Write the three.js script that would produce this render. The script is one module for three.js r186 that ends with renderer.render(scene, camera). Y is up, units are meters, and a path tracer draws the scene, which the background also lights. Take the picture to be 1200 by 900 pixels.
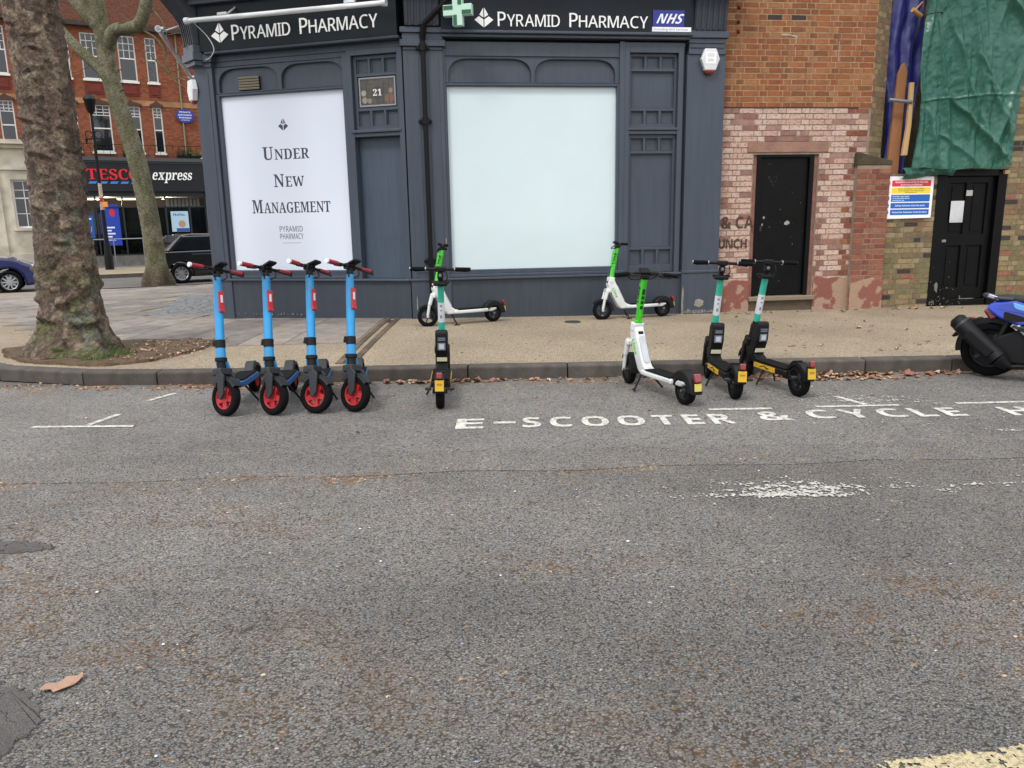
import * as THREE from 'three';
import { mergeGeometries, mergeVertices, toCreasedNormals } from 'three/addons/utils/BufferGeometryUtils.js';
import { RoundedBoxGeometry } from 'three/addons/geometries/RoundedBoxGeometry.js';
import { TextGeometry } from 'three/addons/geometries/TextGeometry.js';
import { FontLoader } from 'three/addons/loaders/FontLoader.js';

// ------------------------------------------------------------------ camera, sky, sun, exposure
const scene = new THREE.Scene();
const camera = new THREE.PerspectiveCamera(52.63, 4 / 3, 0.05, 600);
camera.position.set(0, 1.42, 0);
camera.rotation.order = 'YXZ';
camera.rotation.set(-0.20373, 0, -0.018);
scene.add(camera);

const renderer = new THREE.WebGLRenderer({ antialias: true });
renderer.toneMapping = THREE.LinearToneMapping;
renderer.toneMappingExposure = 1.44;
renderer.shadowMap.enabled = true;

{ // an even overcast sky, brighter towards the zenith as cloud decks are
  const W = 64, Hh = 32, d = new Float32Array(W * Hh * 4);
  for (let j = 0; j < Hh; j++) for (let i = 0; i < W; i++) {
    const el = ((j + 0.5) / Hh - 0.5) * Math.PI, s = Math.max(0, Math.sin(el));
    const L = 1.28 * (0.62 + 0.38 * s), k = (j * W + i) * 4;
    d[k] = L * 0.985; d[k + 1] = L * 0.998; d[k + 2] = L * 1.03; d[k + 3] = 1;
  }
  const t = new THREE.DataTexture(d, W, Hh, THREE.RGBAFormat, THREE.FloatType);
  t.mapping = THREE.EquirectangularReflectionMapping; t.magFilter = THREE.LinearFilter; t.needsUpdate = true;
  scene.background = t; scene.environment = t;
}
const sun = new THREE.DirectionalLight(new THREE.Color(1, 0.965, 0.91), 1.3);
sun.position.set(-9, 24, 7); sun.target.position.set(0, 0, -9);
sun.castShadow = true; sun.shadow.radius = 24;
Object.assign(sun.shadow.camera, { left: -35, right: 35, top: 35, bottom: -35, near: 1, far: 120 });
sun.shadow.mapSize.set(2048, 2048);
scene.add(sun, sun.target);

// ------------------------------------------------------------------ helpers
const R = (deg) => deg * Math.PI / 180;
function rng(seed) { return () => { seed = (seed + 0x6d2b79f5) | 0; let t = Math.imul(seed ^ (seed >>> 15), 1 | seed); t = (t + Math.imul(t ^ (t >>> 7), 61 | t)) ^ t; return ((t ^ (t >>> 14)) >>> 0) / 4294967296; }; }
const lerp = (a, b, t) => a + (b - a) * t, clamp = (x, a = 0, b = 1) => Math.min(b, Math.max(a, x));
const sstep = (a, b, x) => { const t = clamp((x - a) / (b - a)); return t * t * (3 - 2 * t); };
const LAT = new Float32Array(65536); { const r = rng(77); for (let i = 0; i < 65536; i++) LAT[i] = r(); }
function vn(x, y, per = 256) { // value noise on a lattice, repeating after per cells
  const xi = Math.floor(x), yi = Math.floor(y); let fx = x - xi, fy = y - yi;
  fx = fx * fx * (3 - 2 * fx); fy = fy * fy * (3 - 2 * fy);
  const m = (a) => ((a % per) + per) % per, x0 = m(xi), x1 = m(xi + 1), y0 = m(yi) << 8, y1 = m(yi + 1) << 8;
  const a = LAT[(y0 + x0) & 65535], b = LAT[(y0 + x1) & 65535], c = LAT[(y1 + x0) & 65535], e = LAT[(y1 + x1) & 65535];
  return a + (b - a) * fx + (c - a + (a - b - c + e) * fx) * fy;
}
const fbm = (x, y, o = 4, per = 256) => { let s = 0, a = 0.5, n = 0; for (let i = 0; i < o; i++) { s += a * vn(x + i * 17.3, y + i * 9.7, per); n += a; a *= 0.5; x *= 2; y *= 2; if (per < 256) per = Math.min(256, per * 2); } return s / n; };
function fbmP(u, v, cells, o = 4) { let s = 0, a = 0.5, n = 0, c = cells; for (let i = 0; i < o; i++) { s += a * vn(u * c + 0 * i, v * c, c); n += a; a *= 0.5; c = Math.min(256, c * 2); } return s / n; }
function vn3(x, y, z) { const zi = Math.floor(z); let f = z - zi; f = f * f * (3 - 2 * f); return lerp(vn(x + zi * 37.1, y + zi * 61.7), vn(x + (zi + 1) * 37.1, y + (zi + 1) * 61.7), f); }
const fbm3 = (x, y, z, o = 4) => { let s = 0, a = 0.5, n = 0; for (let i = 0; i < o; i++) { s += a * vn3(x, y, z); n += a; a *= 0.5; x *= 2.03; y *= 2.03; z *= 2.03; } return s / n; };

function dataTex(w, h, fill, srgb = true, rep = true) {
  const d = new Uint8Array(w * h * 4); fill(d, w, h);
  const t = new THREE.DataTexture(d, w, h); if (srgb) t.colorSpace = THREE.SRGBColorSpace;
  t.magFilter = THREE.LinearFilter; t.minFilter = THREE.LinearMipmapLinearFilter;
  if (rep) t.wrapS = t.wrapT = THREE.RepeatWrapping; t.needsUpdate = true; return t;
}
// a tile of noise: f(u, v) in 0..1 returns [r, g, b] in 0..255 (or one number)
function tile(n, f, srgb = true) {
  return dataTex(n, n, (d) => { for (let j = 0; j < n; j++) for (let i = 0; i < n; i++) { const c = f(i / n, j / n), k = (j * n + i) * 4; if (c.length) { d[k] = c[0]; d[k + 1] = c[1]; d[k + 2] = c[2]; } else d[k] = d[k + 1] = d[k + 2] = c; d[k + 3] = 255; } }, srgb);
}
function rep(t, r) { const c = t.clone(); c.repeat.set(r, r); c.needsUpdate = true; return c; }
function canvasTex(w, h, draw) { const c = document.createElement('canvas'); c.width = w; c.height = h; draw(c.getContext('2d'), w, h); const t = new THREE.CanvasTexture(c); t.colorSpace = THREE.SRGBColorSpace; t.magFilter = THREE.LinearFilter; return t; }

// geometry helpers
function place(g, x = 0, y = 0, z = 0, rx = 0, ry = 0, rz = 0) { const m = new THREE.Matrix4().makeRotationFromEuler(new THREE.Euler(rx, ry, rz)); m.setPosition(x, y, z); return g.applyMatrix4(m); }
const bx = (w, h, d, x = 0, y = 0, z = 0, rx = 0, ry = 0, rz = 0) => place(new THREE.BoxGeometry(w, h, d), x, y, z, rx, ry, rz);
const rbx = (w, h, d, r, x = 0, y = 0, z = 0, rx = 0, ry = 0, rz = 0) => place(new RoundedBoxGeometry(w, h, d, 2, Math.min(r, w * 0.49, h * 0.49, d * 0.49)), x, y, z, rx, ry, rz);
const span = (x0, x1, y0, y1, z0, z1) => bx(x1 - x0, y1 - y0, z1 - z0, (x0 + x1) / 2, (y0 + y1) / 2, (z0 + z1) / 2);
const rspan = (x0, x1, y0, y1, z0, z1, r = 0.004) => rbx(x1 - x0, y1 - y0, z1 - z0, r, (x0 + x1) / 2, (y0 + y1) / 2, (z0 + z1) / 2);
const V = (x, y, z) => new THREE.Vector3(x, y, z);
function bar(a, b, r1, r2 = r1, seg = 14, open = false) { // a cylinder from a to b
  a = Array.isArray(a) ? V(...a) : a; b = Array.isArray(b) ? V(...b) : b;
  const d = b.clone().sub(a), L = d.length(), g = new THREE.CylinderGeometry(r2, r1, L, seg, 1, open);
  g.applyQuaternion(new THREE.Quaternion().setFromUnitVectors(V(0, 1, 0), d.normalize())); const c = a.clone().add(b).multiplyScalar(0.5); return g.translate(c.x, c.y, c.z);
}
const tube = (pts, r, seg = 20, rad = 8) => new THREE.TubeGeometry(new THREE.CatmullRomCurve3(pts.map((p) => V(...p))), seg, r, rad, false);
function shp(pts, holes = []) { const s = new THREE.Shape(pts.map((p) => new THREE.Vector2(...p))); for (const h of holes) s.holes.push(h instanceof THREE.Path ? h : new THREE.Path(h.map((p) => new THREE.Vector2(...p)))); return s; }
function extr(s, depth, bev = 0, z0 = 0, seg = 2, curve = 10) { if (Array.isArray(s)) s = shp(s); const g = new THREE.ExtrudeGeometry(s, { depth: depth - 2 * bev, bevelEnabled: bev > 0, bevelThickness: bev, bevelSize: bev, bevelOffset: -bev, bevelSegments: seg, curveSegments: curve, steps: 1 }); return g.translate(0, 0, z0 + bev); }
// side profile (x, y) extruded to width w, centred on z = 0
const prof = (pts, w, bev = 0.01) => extr(smoothShape(pts), w, bev, -w / 2, 3);
function smoothShape(pts) { // points may carry a third entry, the corner radius
  const n = pts.length, s = new THREE.Shape();
  for (let i = 0; i < n; i++) {
    const p = pts[i], a = pts[(i + n - 1) % n], b = pts[(i + 1) % n], r = p[2] || 0;
    if (!r) { i ? s.lineTo(p[0], p[1]) : s.moveTo(p[0], p[1]); continue; }
    const da = Math.hypot(a[0] - p[0], a[1] - p[1]), db = Math.hypot(b[0] - p[0], b[1] - p[1]), ra = Math.min(r, da * 0.49), rb = Math.min(r, db * 0.49);
    const p0 = [p[0] + (a[0] - p[0]) / da * ra, p[1] + (a[1] - p[1]) / da * ra], p1 = [p[0] + (b[0] - p[0]) / db * rb, p[1] + (b[1] - p[1]) / db * rb];
    i ? s.lineTo(...p0) : s.moveTo(...p0); s.quadraticCurveTo(p[0], p[1], ...p1);
  }
  s.closePath(); return s;
}
function metreUV(g) { // uv in metres from the face's dominant direction
  const p = g.attributes.position, n = g.attributes.normal, uv = new Float32Array(p.count * 2);
  for (let i = 0; i < p.count; i += 3) {
    let nx = 0, ny = 0, nz = 0; for (let k = 0; k < 3; k++) { nx += Math.abs(n.getX(i + k)); ny += Math.abs(n.getY(i + k)); nz += Math.abs(n.getZ(i + k)); }
    for (let k = 0; k < 3; k++) { const j = i + k, x = p.getX(j), y = p.getY(j), z = p.getZ(j); if (ny >= nx && ny >= nz) { uv[2 * j] = x; uv[2 * j + 1] = z; } else if (nx >= nz) { uv[2 * j] = z; uv[2 * j + 1] = y; } else { uv[2 * j] = x; uv[2 * j + 1] = y; } }
  }
  g.setAttribute('uv', new THREE.BufferAttribute(uv, 2)); return g;
}
function joined(list) {
  list = (Array.isArray(list) ? list : [list]).filter(Boolean).map((g) => { const q = g.index ? g.toNonIndexed() : g.clone(); for (const k of Object.keys(q.attributes)) if (k !== 'position' && k !== 'normal') q.deleteAttribute(k); if (!q.attributes.normal) q.computeVertexNormals(); return q; });
  return metreUV(list.length > 1 ? mergeGeometries(list) : list[0]);
}
function obj(name, geos, mat, parent = scene, raw = false) {
  const m = new THREE.Mesh(raw ? geos : joined(geos), mat); m.castShadow = m.receiveShadow = true;
  m.name = parent === scene ? numbered(name) : name; parent.add(m); return m;
}
const taken = new Map();
function numbered(n) { const k = taken.get(n) || 0; taken.set(n, k + 1); return k ? n + '_' + String(k).padStart(3, '0') : n; }
function tag(o, label, category, group) { o.userData.label = label; o.userData.category = category; if (group) o.userData.group = group; return o; }
function thing(name, label, category, pos = [0, 0, 0], ry = 0, group) { const g = new THREE.Group(); g.name = numbered(name); g.position.set(...pos); g.rotation.y = ry; scene.add(g); return tag(g, label, category, group); }
function copyOf(o, label, pos, ry) { const c = o.clone(); c.userData = { ...o.userData }; c.name = numbered(o.name); c.userData.label = label; c.position.set(...pos); c.rotation.y = ry; scene.add(c); return c; }
const structure = (o) => { o.userData.kind = 'structure'; return o; };
const stuff = (o) => { o.userData.kind = 'stuff'; return o; };
const fontB = await new FontLoader().loadAsync('fonts/droid/droid_sans_bold.typeface.json');
const fontR = await new FontLoader().loadAsync('fonts/droid/droid_sans_regular.typeface.json');
const fontS = await new FontLoader().loadAsync('fonts/droid/droid_serif_bold.typeface.json');
// raised lettering; each letter its own mesh. runs = [[text, size], ...] laid side by side; returns the width
function letters(runs, font, depth, mat, parent, x, y, z, sx = 1, name = 'letter', rx = 0, gap = 0.09) {
  let cx = x;
  for (const [text, size] of runs) for (const ch of text) {
    if (ch === ' ') { cx += size * 0.34 * sx; continue; }
    const g = new TextGeometry(ch, { font, size, depth, curveSegments: 5, bevelEnabled: false }); g.computeBoundingBox();
    const x0 = g.boundingBox.min.x, wd = g.boundingBox.max.x - x0; g.translate(-x0, 0, 0); g.scale(sx, 1, 1); if (rx) g.rotateX(rx);
    const m = obj(name, g, mat, parent); m.position.set(cx, y, z); cx += wd * sx + size * gap * sx;
  }
  return cx - x;
}

// ------------------------------------------------------------------ materials
const grainT = tile(512, (u, v) => 120 + 135 * (0.45 * fbmP(u, v, 6, 5) + 0.55 * vn(u * 256, v * 256, 256)), true);
const grainB = tile(512, (u, v) => 255 * (0.35 * fbmP(u, v, 8, 5) + 0.65 * vn(u * 200 + 0.3, v * 200, 200)), false);
const cloudT = tile(512, (u, v) => { const k = fbmP(u, v, 4, 6); return 205 + 50 * sstep(0.25, 0.75, k); }, true);
const roughT = tile(256, (u, v) => 150 + 90 * fbmP(u, v, 5, 5), false);
const streakT = tile(512, (u, v) => { const k = 0.6 * vn(u * 64, v * 5, 64) + 0.4 * fbmP(u, v, 5, 5); return 222 + 33 * k; }, true);
const mat = (c, rough = 0.8, o = {}) => { const m = new THREE.MeshPhysicalMaterial({ color: c, roughness: rough, ...o }); return m; };
const M = {};
const paintMap = rep(cloudT, 0.7), paintBump = rep(grainB, 1.4);
M.shop = mat('#434c59', 0.5, { map: rep(streakT, 0.5), roughnessMap: rep(roughT, 1.1), bumpMap: paintBump, bumpScale: 0.0012 });
M.shopDark = mat('#343a44', 0.5, { map: paintMap, roughnessMap: rep(roughT, 1.1), bumpMap: paintBump, bumpScale: 0.001 });
M.shopDoor = mat('#465363', 0.5, { map: rep(streakT, 0.8), roughnessMap: rep(roughT, 1.1), bumpMap: paintBump, bumpScale: 0.0015 });
M.riser = mat('#3b424d', 0.55, { map: rep(streakT, 0.6), roughnessMap: rep(roughT, 1.1), bumpMap: paintBump, bumpScale: 0.0015 });
M.fascia = mat('#1a202a', 0.42, { specularIntensity: 0.5, map: paintMap });
M.fasciaGreen = mat('#101b21', 0.42, { specularIntensity: 0.5, map: paintMap });
M.white = mat('#e4e6e8', 0.5, { map: paintMap });
M.whiteGloss = mat('#f4f6f7', 0.3, { map: paintMap, clearcoat: 0.5, clearcoatRoughness: 0.2 });
M.letter = mat('#f3f4f1', 0.5);
M.blackMetal = mat('#0b0c0e', 0.48, { specularIntensity: 0.5, map: paintMap });
M.blackPaint = mat('#0b0b0c', 0.5, { specularIntensity: 0.35, map: rep(cloudT, 1.5), bumpMap: rep(grainB, 0.9), bumpScale: 0.002, roughnessMap: rep(roughT, 1.5) });
M.rubber = mat('#101012', 0.9, { specularIntensity: 0.4, map: rep(grainT, 3), bumpMap: rep(grainB, 4), bumpScale: 0.001 });
M.plastic = mat('#101114', 0.55, { specularIntensity: 0.55, map: paintMap, bumpMap: rep(grainB, 6), bumpScale: 0.0004 });
M.plasticGrey = mat('#26282c', 0.55, { map: paintMap });
M.steel = mat('#9a9ea2', 0.3, { metalness: 0.9 });
M.chrome = mat('#c9ccce', 0.16, { metalness: 1 });
M.redPlastic = mat('#b3222c', 0.35, { map: paintMap });
M.redLamp = mat('#7c1016', 0.18, { clearcoat: 1 });
M.yellowPlate = mat('#e2b52a', 0.45, { map: paintMap });
M.wood = mat('#b98b57', 0.75, { map: rep(streakT, 2), bumpMap: rep(grainB, 2), bumpScale: 0.0015 });
M.woodPale = mat('#d0ab78', 0.75, { map: rep(streakT, 2) });
M.glassDark = mat('#10141a', 0.06, { clearcoat: 1, clearcoatRoughness: 0.03 });
M.dark = mat('#0d0e10', 0.9);

// ------------------------------------------------------------------ the lie of the land
const kerbPts = [[-17, -17.6], [-13, -17.4], [-9.8, -14], [-8.2, -11], [-6.6, -8.85], [-5.4, -7.66], [-4.6, -7.3], [-3.8, -7.13], [-2.8, -7.1], [0, -7.1], [14, -7.1], [40, -7.1]];
function kerbZ(x) { for (let i = 0; i < kerbPts.length - 1; i++) if (x <= kerbPts[i + 1][0]) { const [a, b] = [kerbPts[i], kerbPts[i + 1]]; return lerp(a[1], b[1], clamp((x - a[0]) / (b[0] - a[0]))); } return -7.1; }
const sideZ = (x) => -20.04 - 0.535 * (x + 12.22);   // near kerb of the side street
function riseAt(x) { const t = [[-9, -0.02], [-4.2, 0.02], [-1.3, 0.068], [1, 0.03], [3, 0.004], [8, -0.015], [40, -0.02]]; for (let i = 0; i < t.length - 1; i++) if (x <= t[i + 1][0]) return lerp(t[i][1], t[i + 1][1], clamp((x - t[i][0]) / (t[i + 1][0] - t[i][0]))); return -0.02; }
function padY(x, z) { const b = clamp((-7.1 - z) / 3.4); return 0.12 + riseAt(x) * b * (2 - b) - 0.2 * clamp((-z - 11) / 10); }

// ------------------------------------------------------------------ road: two lays of asphalt that meet at a worn joint
const wearSpots = [[1.5, -2.62, 0.42, 0.28], [1.75, -2.3, 0.3, 0.3], [0.25, -2.25, 0.38, 0.22], [-1.15, -2.5, 0.5, 0.24], [-0.75, -2.3, 0.4, 0.2], [-1.5, -2.62, 0.4, 0.2], [-2.3, -3.75, 0.6, 0.35], [-1.6, -3.6, 0.7, 0.25], [-0.55, -2.05, 0.35, 0.16], [0.5, -2.0, 0.5, 0.2], [-2.25, -3.3, 0.35, 0.2], [-1.9, -2.95, 0.5, 0.2], [0.1, -3.1, 0.5, 0.12]];
const jointZ = (x) => -4.36 - 0.03 * x + 0.05 * (fbm(x * 1.7 + 40, 3.3, 3) - 0.5) + 0.02 * Math.sin(x * 5.1);
function wearAt(x, z) {
  let w = 0; for (const [a, b, p, q] of wearSpots) { const e = ((x - a) / p) ** 2 + ((z - b) / q) ** 2; if (e < 2) w = Math.max(w, 1 - e / 2); }
  const n = fbm(x * 2.6 + 9, z * 3.4 + 5, 4);
  return clamp(w * 1.7 * sstep(0.3, 0.58, n) + 0.7 * sstep(0.57, 0.76, fbm(x * 1.1 + 30, z * 1.6 + 70, 4)));
}
function asphalt(W, Hh, x0, x1, z0, z1, o) {
  const n = W * Hh, col = new Float32Array(n * 3), hgt = new Float32Array(n), r = rng(o.seed), dx = (x1 - x0) / W, dz = (z1 - z0) / Hh;
  const GW = 256, GH = 256, big = new Float32Array(GW * GH), wear = new Float32Array(GW * GH), deb = new Float32Array(GW * GH);
  for (let j = 0; j < GH; j++) for (let i = 0; i < GW; i++) {
    const x = lerp(x0, x1, i / (GW - 1)), z = lerp(z0, z1, j / (GH - 1)), k = j * GW + i;
    big[k] = o.rep ? 0.86 + 0.26 * fbmP(i / (GW - 1), j / (GH - 1), 4, 5) : 0.84 + 0.3 * fbm(x * 0.55 + 3, z * 0.8 + 8, 4) + 0.14 * (fbm(x * 4.2, z * 4.2 + 50, 3) - 0.5);
    wear[k] = o.rep ? 0 : o.wear && z > jointZ(x) ? wearAt(x, z) : 0.35 * sstep(0.6, 0.8, fbm(x * 0.9 + 12, z * 1.3 + 4, 4));
    const dj = o.rep ? 9 : (z - jointZ(x)), n2 = o.rep ? 0.6 : fbm(x * 3.1 + 21, z * 5 + 2, 4);
    deb[k] = o.debris(x, z) * sstep(0.38, 0.66, n2) + 1.3 * Math.exp(-((dj / (dj > 0 ? 0.14 : 0.06)) ** 2)) * sstep(0.3, 0.6, fbm(x * 2 + 5, z * 2 + 1.7, 4)) + 0.55 * wear[k] * sstep(0.45, 0.7, n2);
  }
  const at = (A, i, j) => A[Math.min(GH - 1, (j * GH / Hh) | 0) * GW + Math.min(GW - 1, (i * GW / W) | 0)];
  for (let j = 0; j < Hh; j++) for (let i = 0; i < W; i++) { const k = j * W + i, b = at(big, i, j), v = (o.binder + 14 * r()) * b * (1 - 0.12 * at(wear, i, j)); const wr = at(wear, i, j) + 0.4 * at(deb, i, j); col[3 * k] = v * (1.02 + 0.4 * wr); col[3 * k + 1] = v * (1 + 0.2 * wr); col[3 * k + 2] = v * 0.985; hgt[k] = 0.25 + 0.1 * r(); }
  const stamp = (x, z, rad, c, h, flat, filmShade = 0) => {   // a stone; its dark rim is bitumen and painted crevice shade
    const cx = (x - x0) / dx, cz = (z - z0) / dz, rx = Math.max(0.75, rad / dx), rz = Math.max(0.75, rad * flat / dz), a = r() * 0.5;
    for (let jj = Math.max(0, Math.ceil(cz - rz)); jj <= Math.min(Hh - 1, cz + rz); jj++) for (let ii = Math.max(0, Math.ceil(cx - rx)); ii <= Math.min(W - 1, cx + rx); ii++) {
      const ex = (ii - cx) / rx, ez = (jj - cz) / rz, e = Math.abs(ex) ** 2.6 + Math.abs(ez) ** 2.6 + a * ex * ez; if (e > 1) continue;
      const k = jj * W + ii; if (filmShade && e > 0.74) { const f = filmShade * (0.8 + 0.4 * r()); col[3 * k] = f; col[3 * k + 1] = f * 0.98; col[3 * k + 2] = f * 0.96; hgt[k] = 0.2; continue; } const d = 1 - 0.12 * r(); col[3 * k] = c[0] * d; col[3 * k + 1] = c[1] * d; col[3 * k + 2] = c[2] * d; hgt[k] = h * (1 - 0.35 * e);
    }
  };
  const N = Math.round((x1 - x0) * (z1 - z0) / (Math.PI * o.r * o.r) * o.cover);
  for (let q = 0; q < N; q++) {
    const x = lerp(x0, x1, r()), z = lerp(z0, z1, r()), i = ((x - x0) / dx) | 0, j = ((z - z0) / dz) | 0, w = at(wear, i, j);
    if (r() < 0.3 * w) continue; const P = o.alt && z < jointZ(x) ? o.alt : o;
    const b = at(big, i, j), g = (P.lo + (P.hi - P.lo) * (0.5 * r() + 0.5 * r() * r() + 0.25 * r())) * b, t = r();
    const c = t < 0.12 ? [g * 1.08, g * 0.99, g * 0.9] : t < 0.3 ? [g * 0.98, g * 0.99, g * 1.01] : [g * 1.03, g, g * 0.965];
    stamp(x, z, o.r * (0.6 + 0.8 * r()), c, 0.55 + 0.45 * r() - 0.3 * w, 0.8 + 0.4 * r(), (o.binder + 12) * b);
  }
  const ND = Math.round((x1 - x0) * (z1 - z0) * 5200);
  for (let q = 0; q < ND; q++) { // crumbs of leaf and grit
    const x = lerp(x0, x1, r()), z = lerp(z0, z1, r()), i = ((x - x0) / dx) | 0, j = ((z - z0) / dz) | 0, e = at(deb, i, j);
    if (r() > e * 0.55 + 0.004) continue; const t = r(), s = 0.75 + 0.35 * r();
    const c = t < 0.5 ? [128, 96, 66] : t < 0.75 ? [104, 72, 52] : t < 0.93 ? [160, 128, 86] : [196, 180, 150];
    stamp(x, z, 0.0022 + 0.005 * r() * r() * (1 + e), c.map((a) => a * s), 0.8 + 0.2 * r(), 0.4 + 0.8 * r());
  }
  if (o.joint) for (let q = 0; q < 2600; q++) { const x = lerp(x0, x1, r()), k = fbm(x * 3 + 60, 2.2, 3); if (r() < 1.6 * k - 0.35) stamp(x, jointZ(x) + 0.012 * (r() - 0.5), 0.003 + 0.004 * r(), [44, 42, 40], 0.05, 0.7); }
  for (let q = 0; q < o.chips; q++) stamp(lerp(x0, x1, r()), lerp(z0, z1, r()), 0.003 + 0.006 * r() * r(), [205, 203, 198].map((a) => a * (0.8 + 0.2 * r())), 1, 0.7);
  if (o.wear) for (let j = 0; j < Hh; j++) for (let i = 0; i < W; i++) { // crazing and grime where the surface has worn
    const w = at(wear, i, j); if (w < 0.12) continue; const x = x0 + i * dx, z = z0 + j * dz, k = j * W + i, n = Math.abs(fbm(x * 6.5 + 70, z * 7.5 + 20, 3) - 0.5), m = Math.abs(fbm(x * 10 + 20, z * 12 + 40, 2) - 0.5);
    if (r() < 0.75 && (n < 0.006 * w || m < 0.004 * w) && vn(x * 22 + 5, z * 26 + 3) > 0.35) { const c = 40 + 16 * r(); col[3 * k] = c * 1.1; col[3 * k + 1] = c; col[3 * k + 2] = c * 0.9; hgt[k] = 0.02; }
    else { const q = w * sstep(0.46, 0.62, fbm(x * 7 + 11, z * 8 + 31, 4)) * (hgt[k] < 0.42 ? 0.28 : 0); col[3 * k] = lerp(col[3 * k], 92, q); col[3 * k + 1] = lerp(col[3 * k + 1], 70, q); col[3 * k + 2] = lerp(col[3 * k + 2], 52, q); }
  }
  const map = dataTex(W, Hh, (d) => { for (let k = 0; k < n; k++) { d[4 * k] = clamp(col[3 * k], 0, 255); d[4 * k + 1] = clamp(col[3 * k + 1], 0, 255); d[4 * k + 2] = clamp(col[3 * k + 2], 0, 255); d[4 * k + 3] = 255; } }, true, o.rep);
  const bump = dataTex(W, Hh, (d) => { for (let k = 0; k < n; k++) { d[4 * k] = d[4 * k + 1] = d[4 * k + 2] = 255 * clamp(hgt[k]); d[4 * k + 3] = 255; } }, false, o.rep);
  const M0 = mat('#ffffff', 0.93, { map, bumpMap: bump, bumpScale: o.bump }), rows = (j0, j1) => { let s = 0, c = 0; for (let k = j0 * W; k < j1 * W; k += 3) { s += Math.pow(clamp(col[3 * k], 0, 255) / 255, 2.2); c++; } return s / c; };
  M0.userData.first = rows(0, 60); M0.userData.last = rows(Hh - 60, Hh); return M0;   // mean tone of the edge rows, so that neighbouring lays match
}
function sheet(x0, x1, z0, z1, nx, nz, f, uvf) { // a grid surface y = f(x, z)
  const g = new THREE.PlaneGeometry(1, 1, nx, nz), p = g.attributes.position, u = g.attributes.uv;
  for (let k = 0; k < p.count; k++) { const s = u.getX(k), t = u.getY(k), x = lerp(x0, x1, s), z = lerp(z1, z0, 1 - t) , zz = lerp(z0, z1, 1 - t); p.setXYZ(k, x, f(x, zz), zz); const q = uvf ? uvf(x, zz) : [s, 1 - t]; u.setXY(k, q[0], q[1]); }
  g.computeVertexNormals(); return g;
}
const nearO = { joint: true, alt: { lo: 104, hi: 150 }, binder: 44, r: 0.0046, cover: 1.9, lo: 92, hi: 146, wear: true, bump: 0.009, debris: (x, z) => 0.16 + 0.2 * sstep(-3.4, -4.3, z) };
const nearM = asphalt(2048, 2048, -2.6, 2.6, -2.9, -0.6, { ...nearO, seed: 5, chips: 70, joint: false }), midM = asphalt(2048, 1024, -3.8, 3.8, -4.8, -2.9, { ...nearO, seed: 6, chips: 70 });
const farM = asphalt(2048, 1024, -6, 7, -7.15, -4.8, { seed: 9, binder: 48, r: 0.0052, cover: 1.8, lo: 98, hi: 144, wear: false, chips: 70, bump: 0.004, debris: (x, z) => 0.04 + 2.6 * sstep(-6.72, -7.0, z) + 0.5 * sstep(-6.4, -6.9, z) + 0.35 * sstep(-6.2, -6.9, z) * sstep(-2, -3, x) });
farM.color.setScalar(midM.userData.first / farM.userData.last); nearM.color.setScalar(midM.userData.last / nearM.userData.first);
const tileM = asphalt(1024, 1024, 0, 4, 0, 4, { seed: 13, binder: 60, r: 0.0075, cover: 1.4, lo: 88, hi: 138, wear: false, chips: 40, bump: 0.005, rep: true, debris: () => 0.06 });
const dip = (x, z) => 0.006 * (fbm(x * 1.3 + 7, z * 1.3 + 2, 3) - 0.5);
const dipEdge = (x, z) => dip(x, z) * Math.min(1, 2 * (3.8 - Math.abs(x)), 1) * (Math.abs(x) < 3.8 ? 1 : 0);
structure(obj('road', sheet(-2.6, 2.6, -2.9, -0.6, 1, 1, () => 0), nearM, scene, true));
structure(obj('road', sheet(-3.8, 3.8, -4.8, -2.9, 1, 1, () => 0), midM, scene, true));
structure(obj('parking_bay', sheet(-6, 7, -7.15, -4.8, 130, 28, () => 0), farM, scene, true));
{
  const q = (x0, x1, z0, z1) => sheet(x0, x1, z0, z1, 1, 1, () => 0, (x, z) => [x / 4, z / 4]);
  const g = mergeGeometries([q(-60, -6, -7.15, -4.8), q(7, 60, -7.15, -4.8), q(-60, -3.8, -4.8, -2.9), q(3.8, 60, -4.8, -2.9), q(-60, -2.6, -2.9, -0.6), q(2.6, 60, -2.9, -0.6), q(-60, 60, -0.6, 7)]);
  structure(obj('carriageway', g, tileM, scene, true));
  // the corner and the side street, which falls away to the left and back
  const s = sheet(-60, 30, -1, 1, 360, 24, () => 0);
  const p = s.attributes.position, u = s.attributes.uv;
  for (let k = 0; k < p.count; k++) { const x = p.getX(k), t = (p.getZ(k) + 1) / 2; const near = x < -2.2 ? -7.0 : -30, far = sideZ(x) - 8.45; const z = lerp(Math.max(near, far), far, 1 - t); p.setXYZ(k, x, -0.2 * clamp((-z - 7.15) / 10) - 0.003, z); u.setXY(k, x / 4, z / 4); }
  s.computeVertexNormals(); structure(obj('side_street', s, tileM, scene, true));
  structure(obj('ground', sheet(-300, 300, -300, 300, 1, 1, () => -0.42, (x, z) => [x / 4, z / 4]), tileM, scene, true));
}

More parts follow.
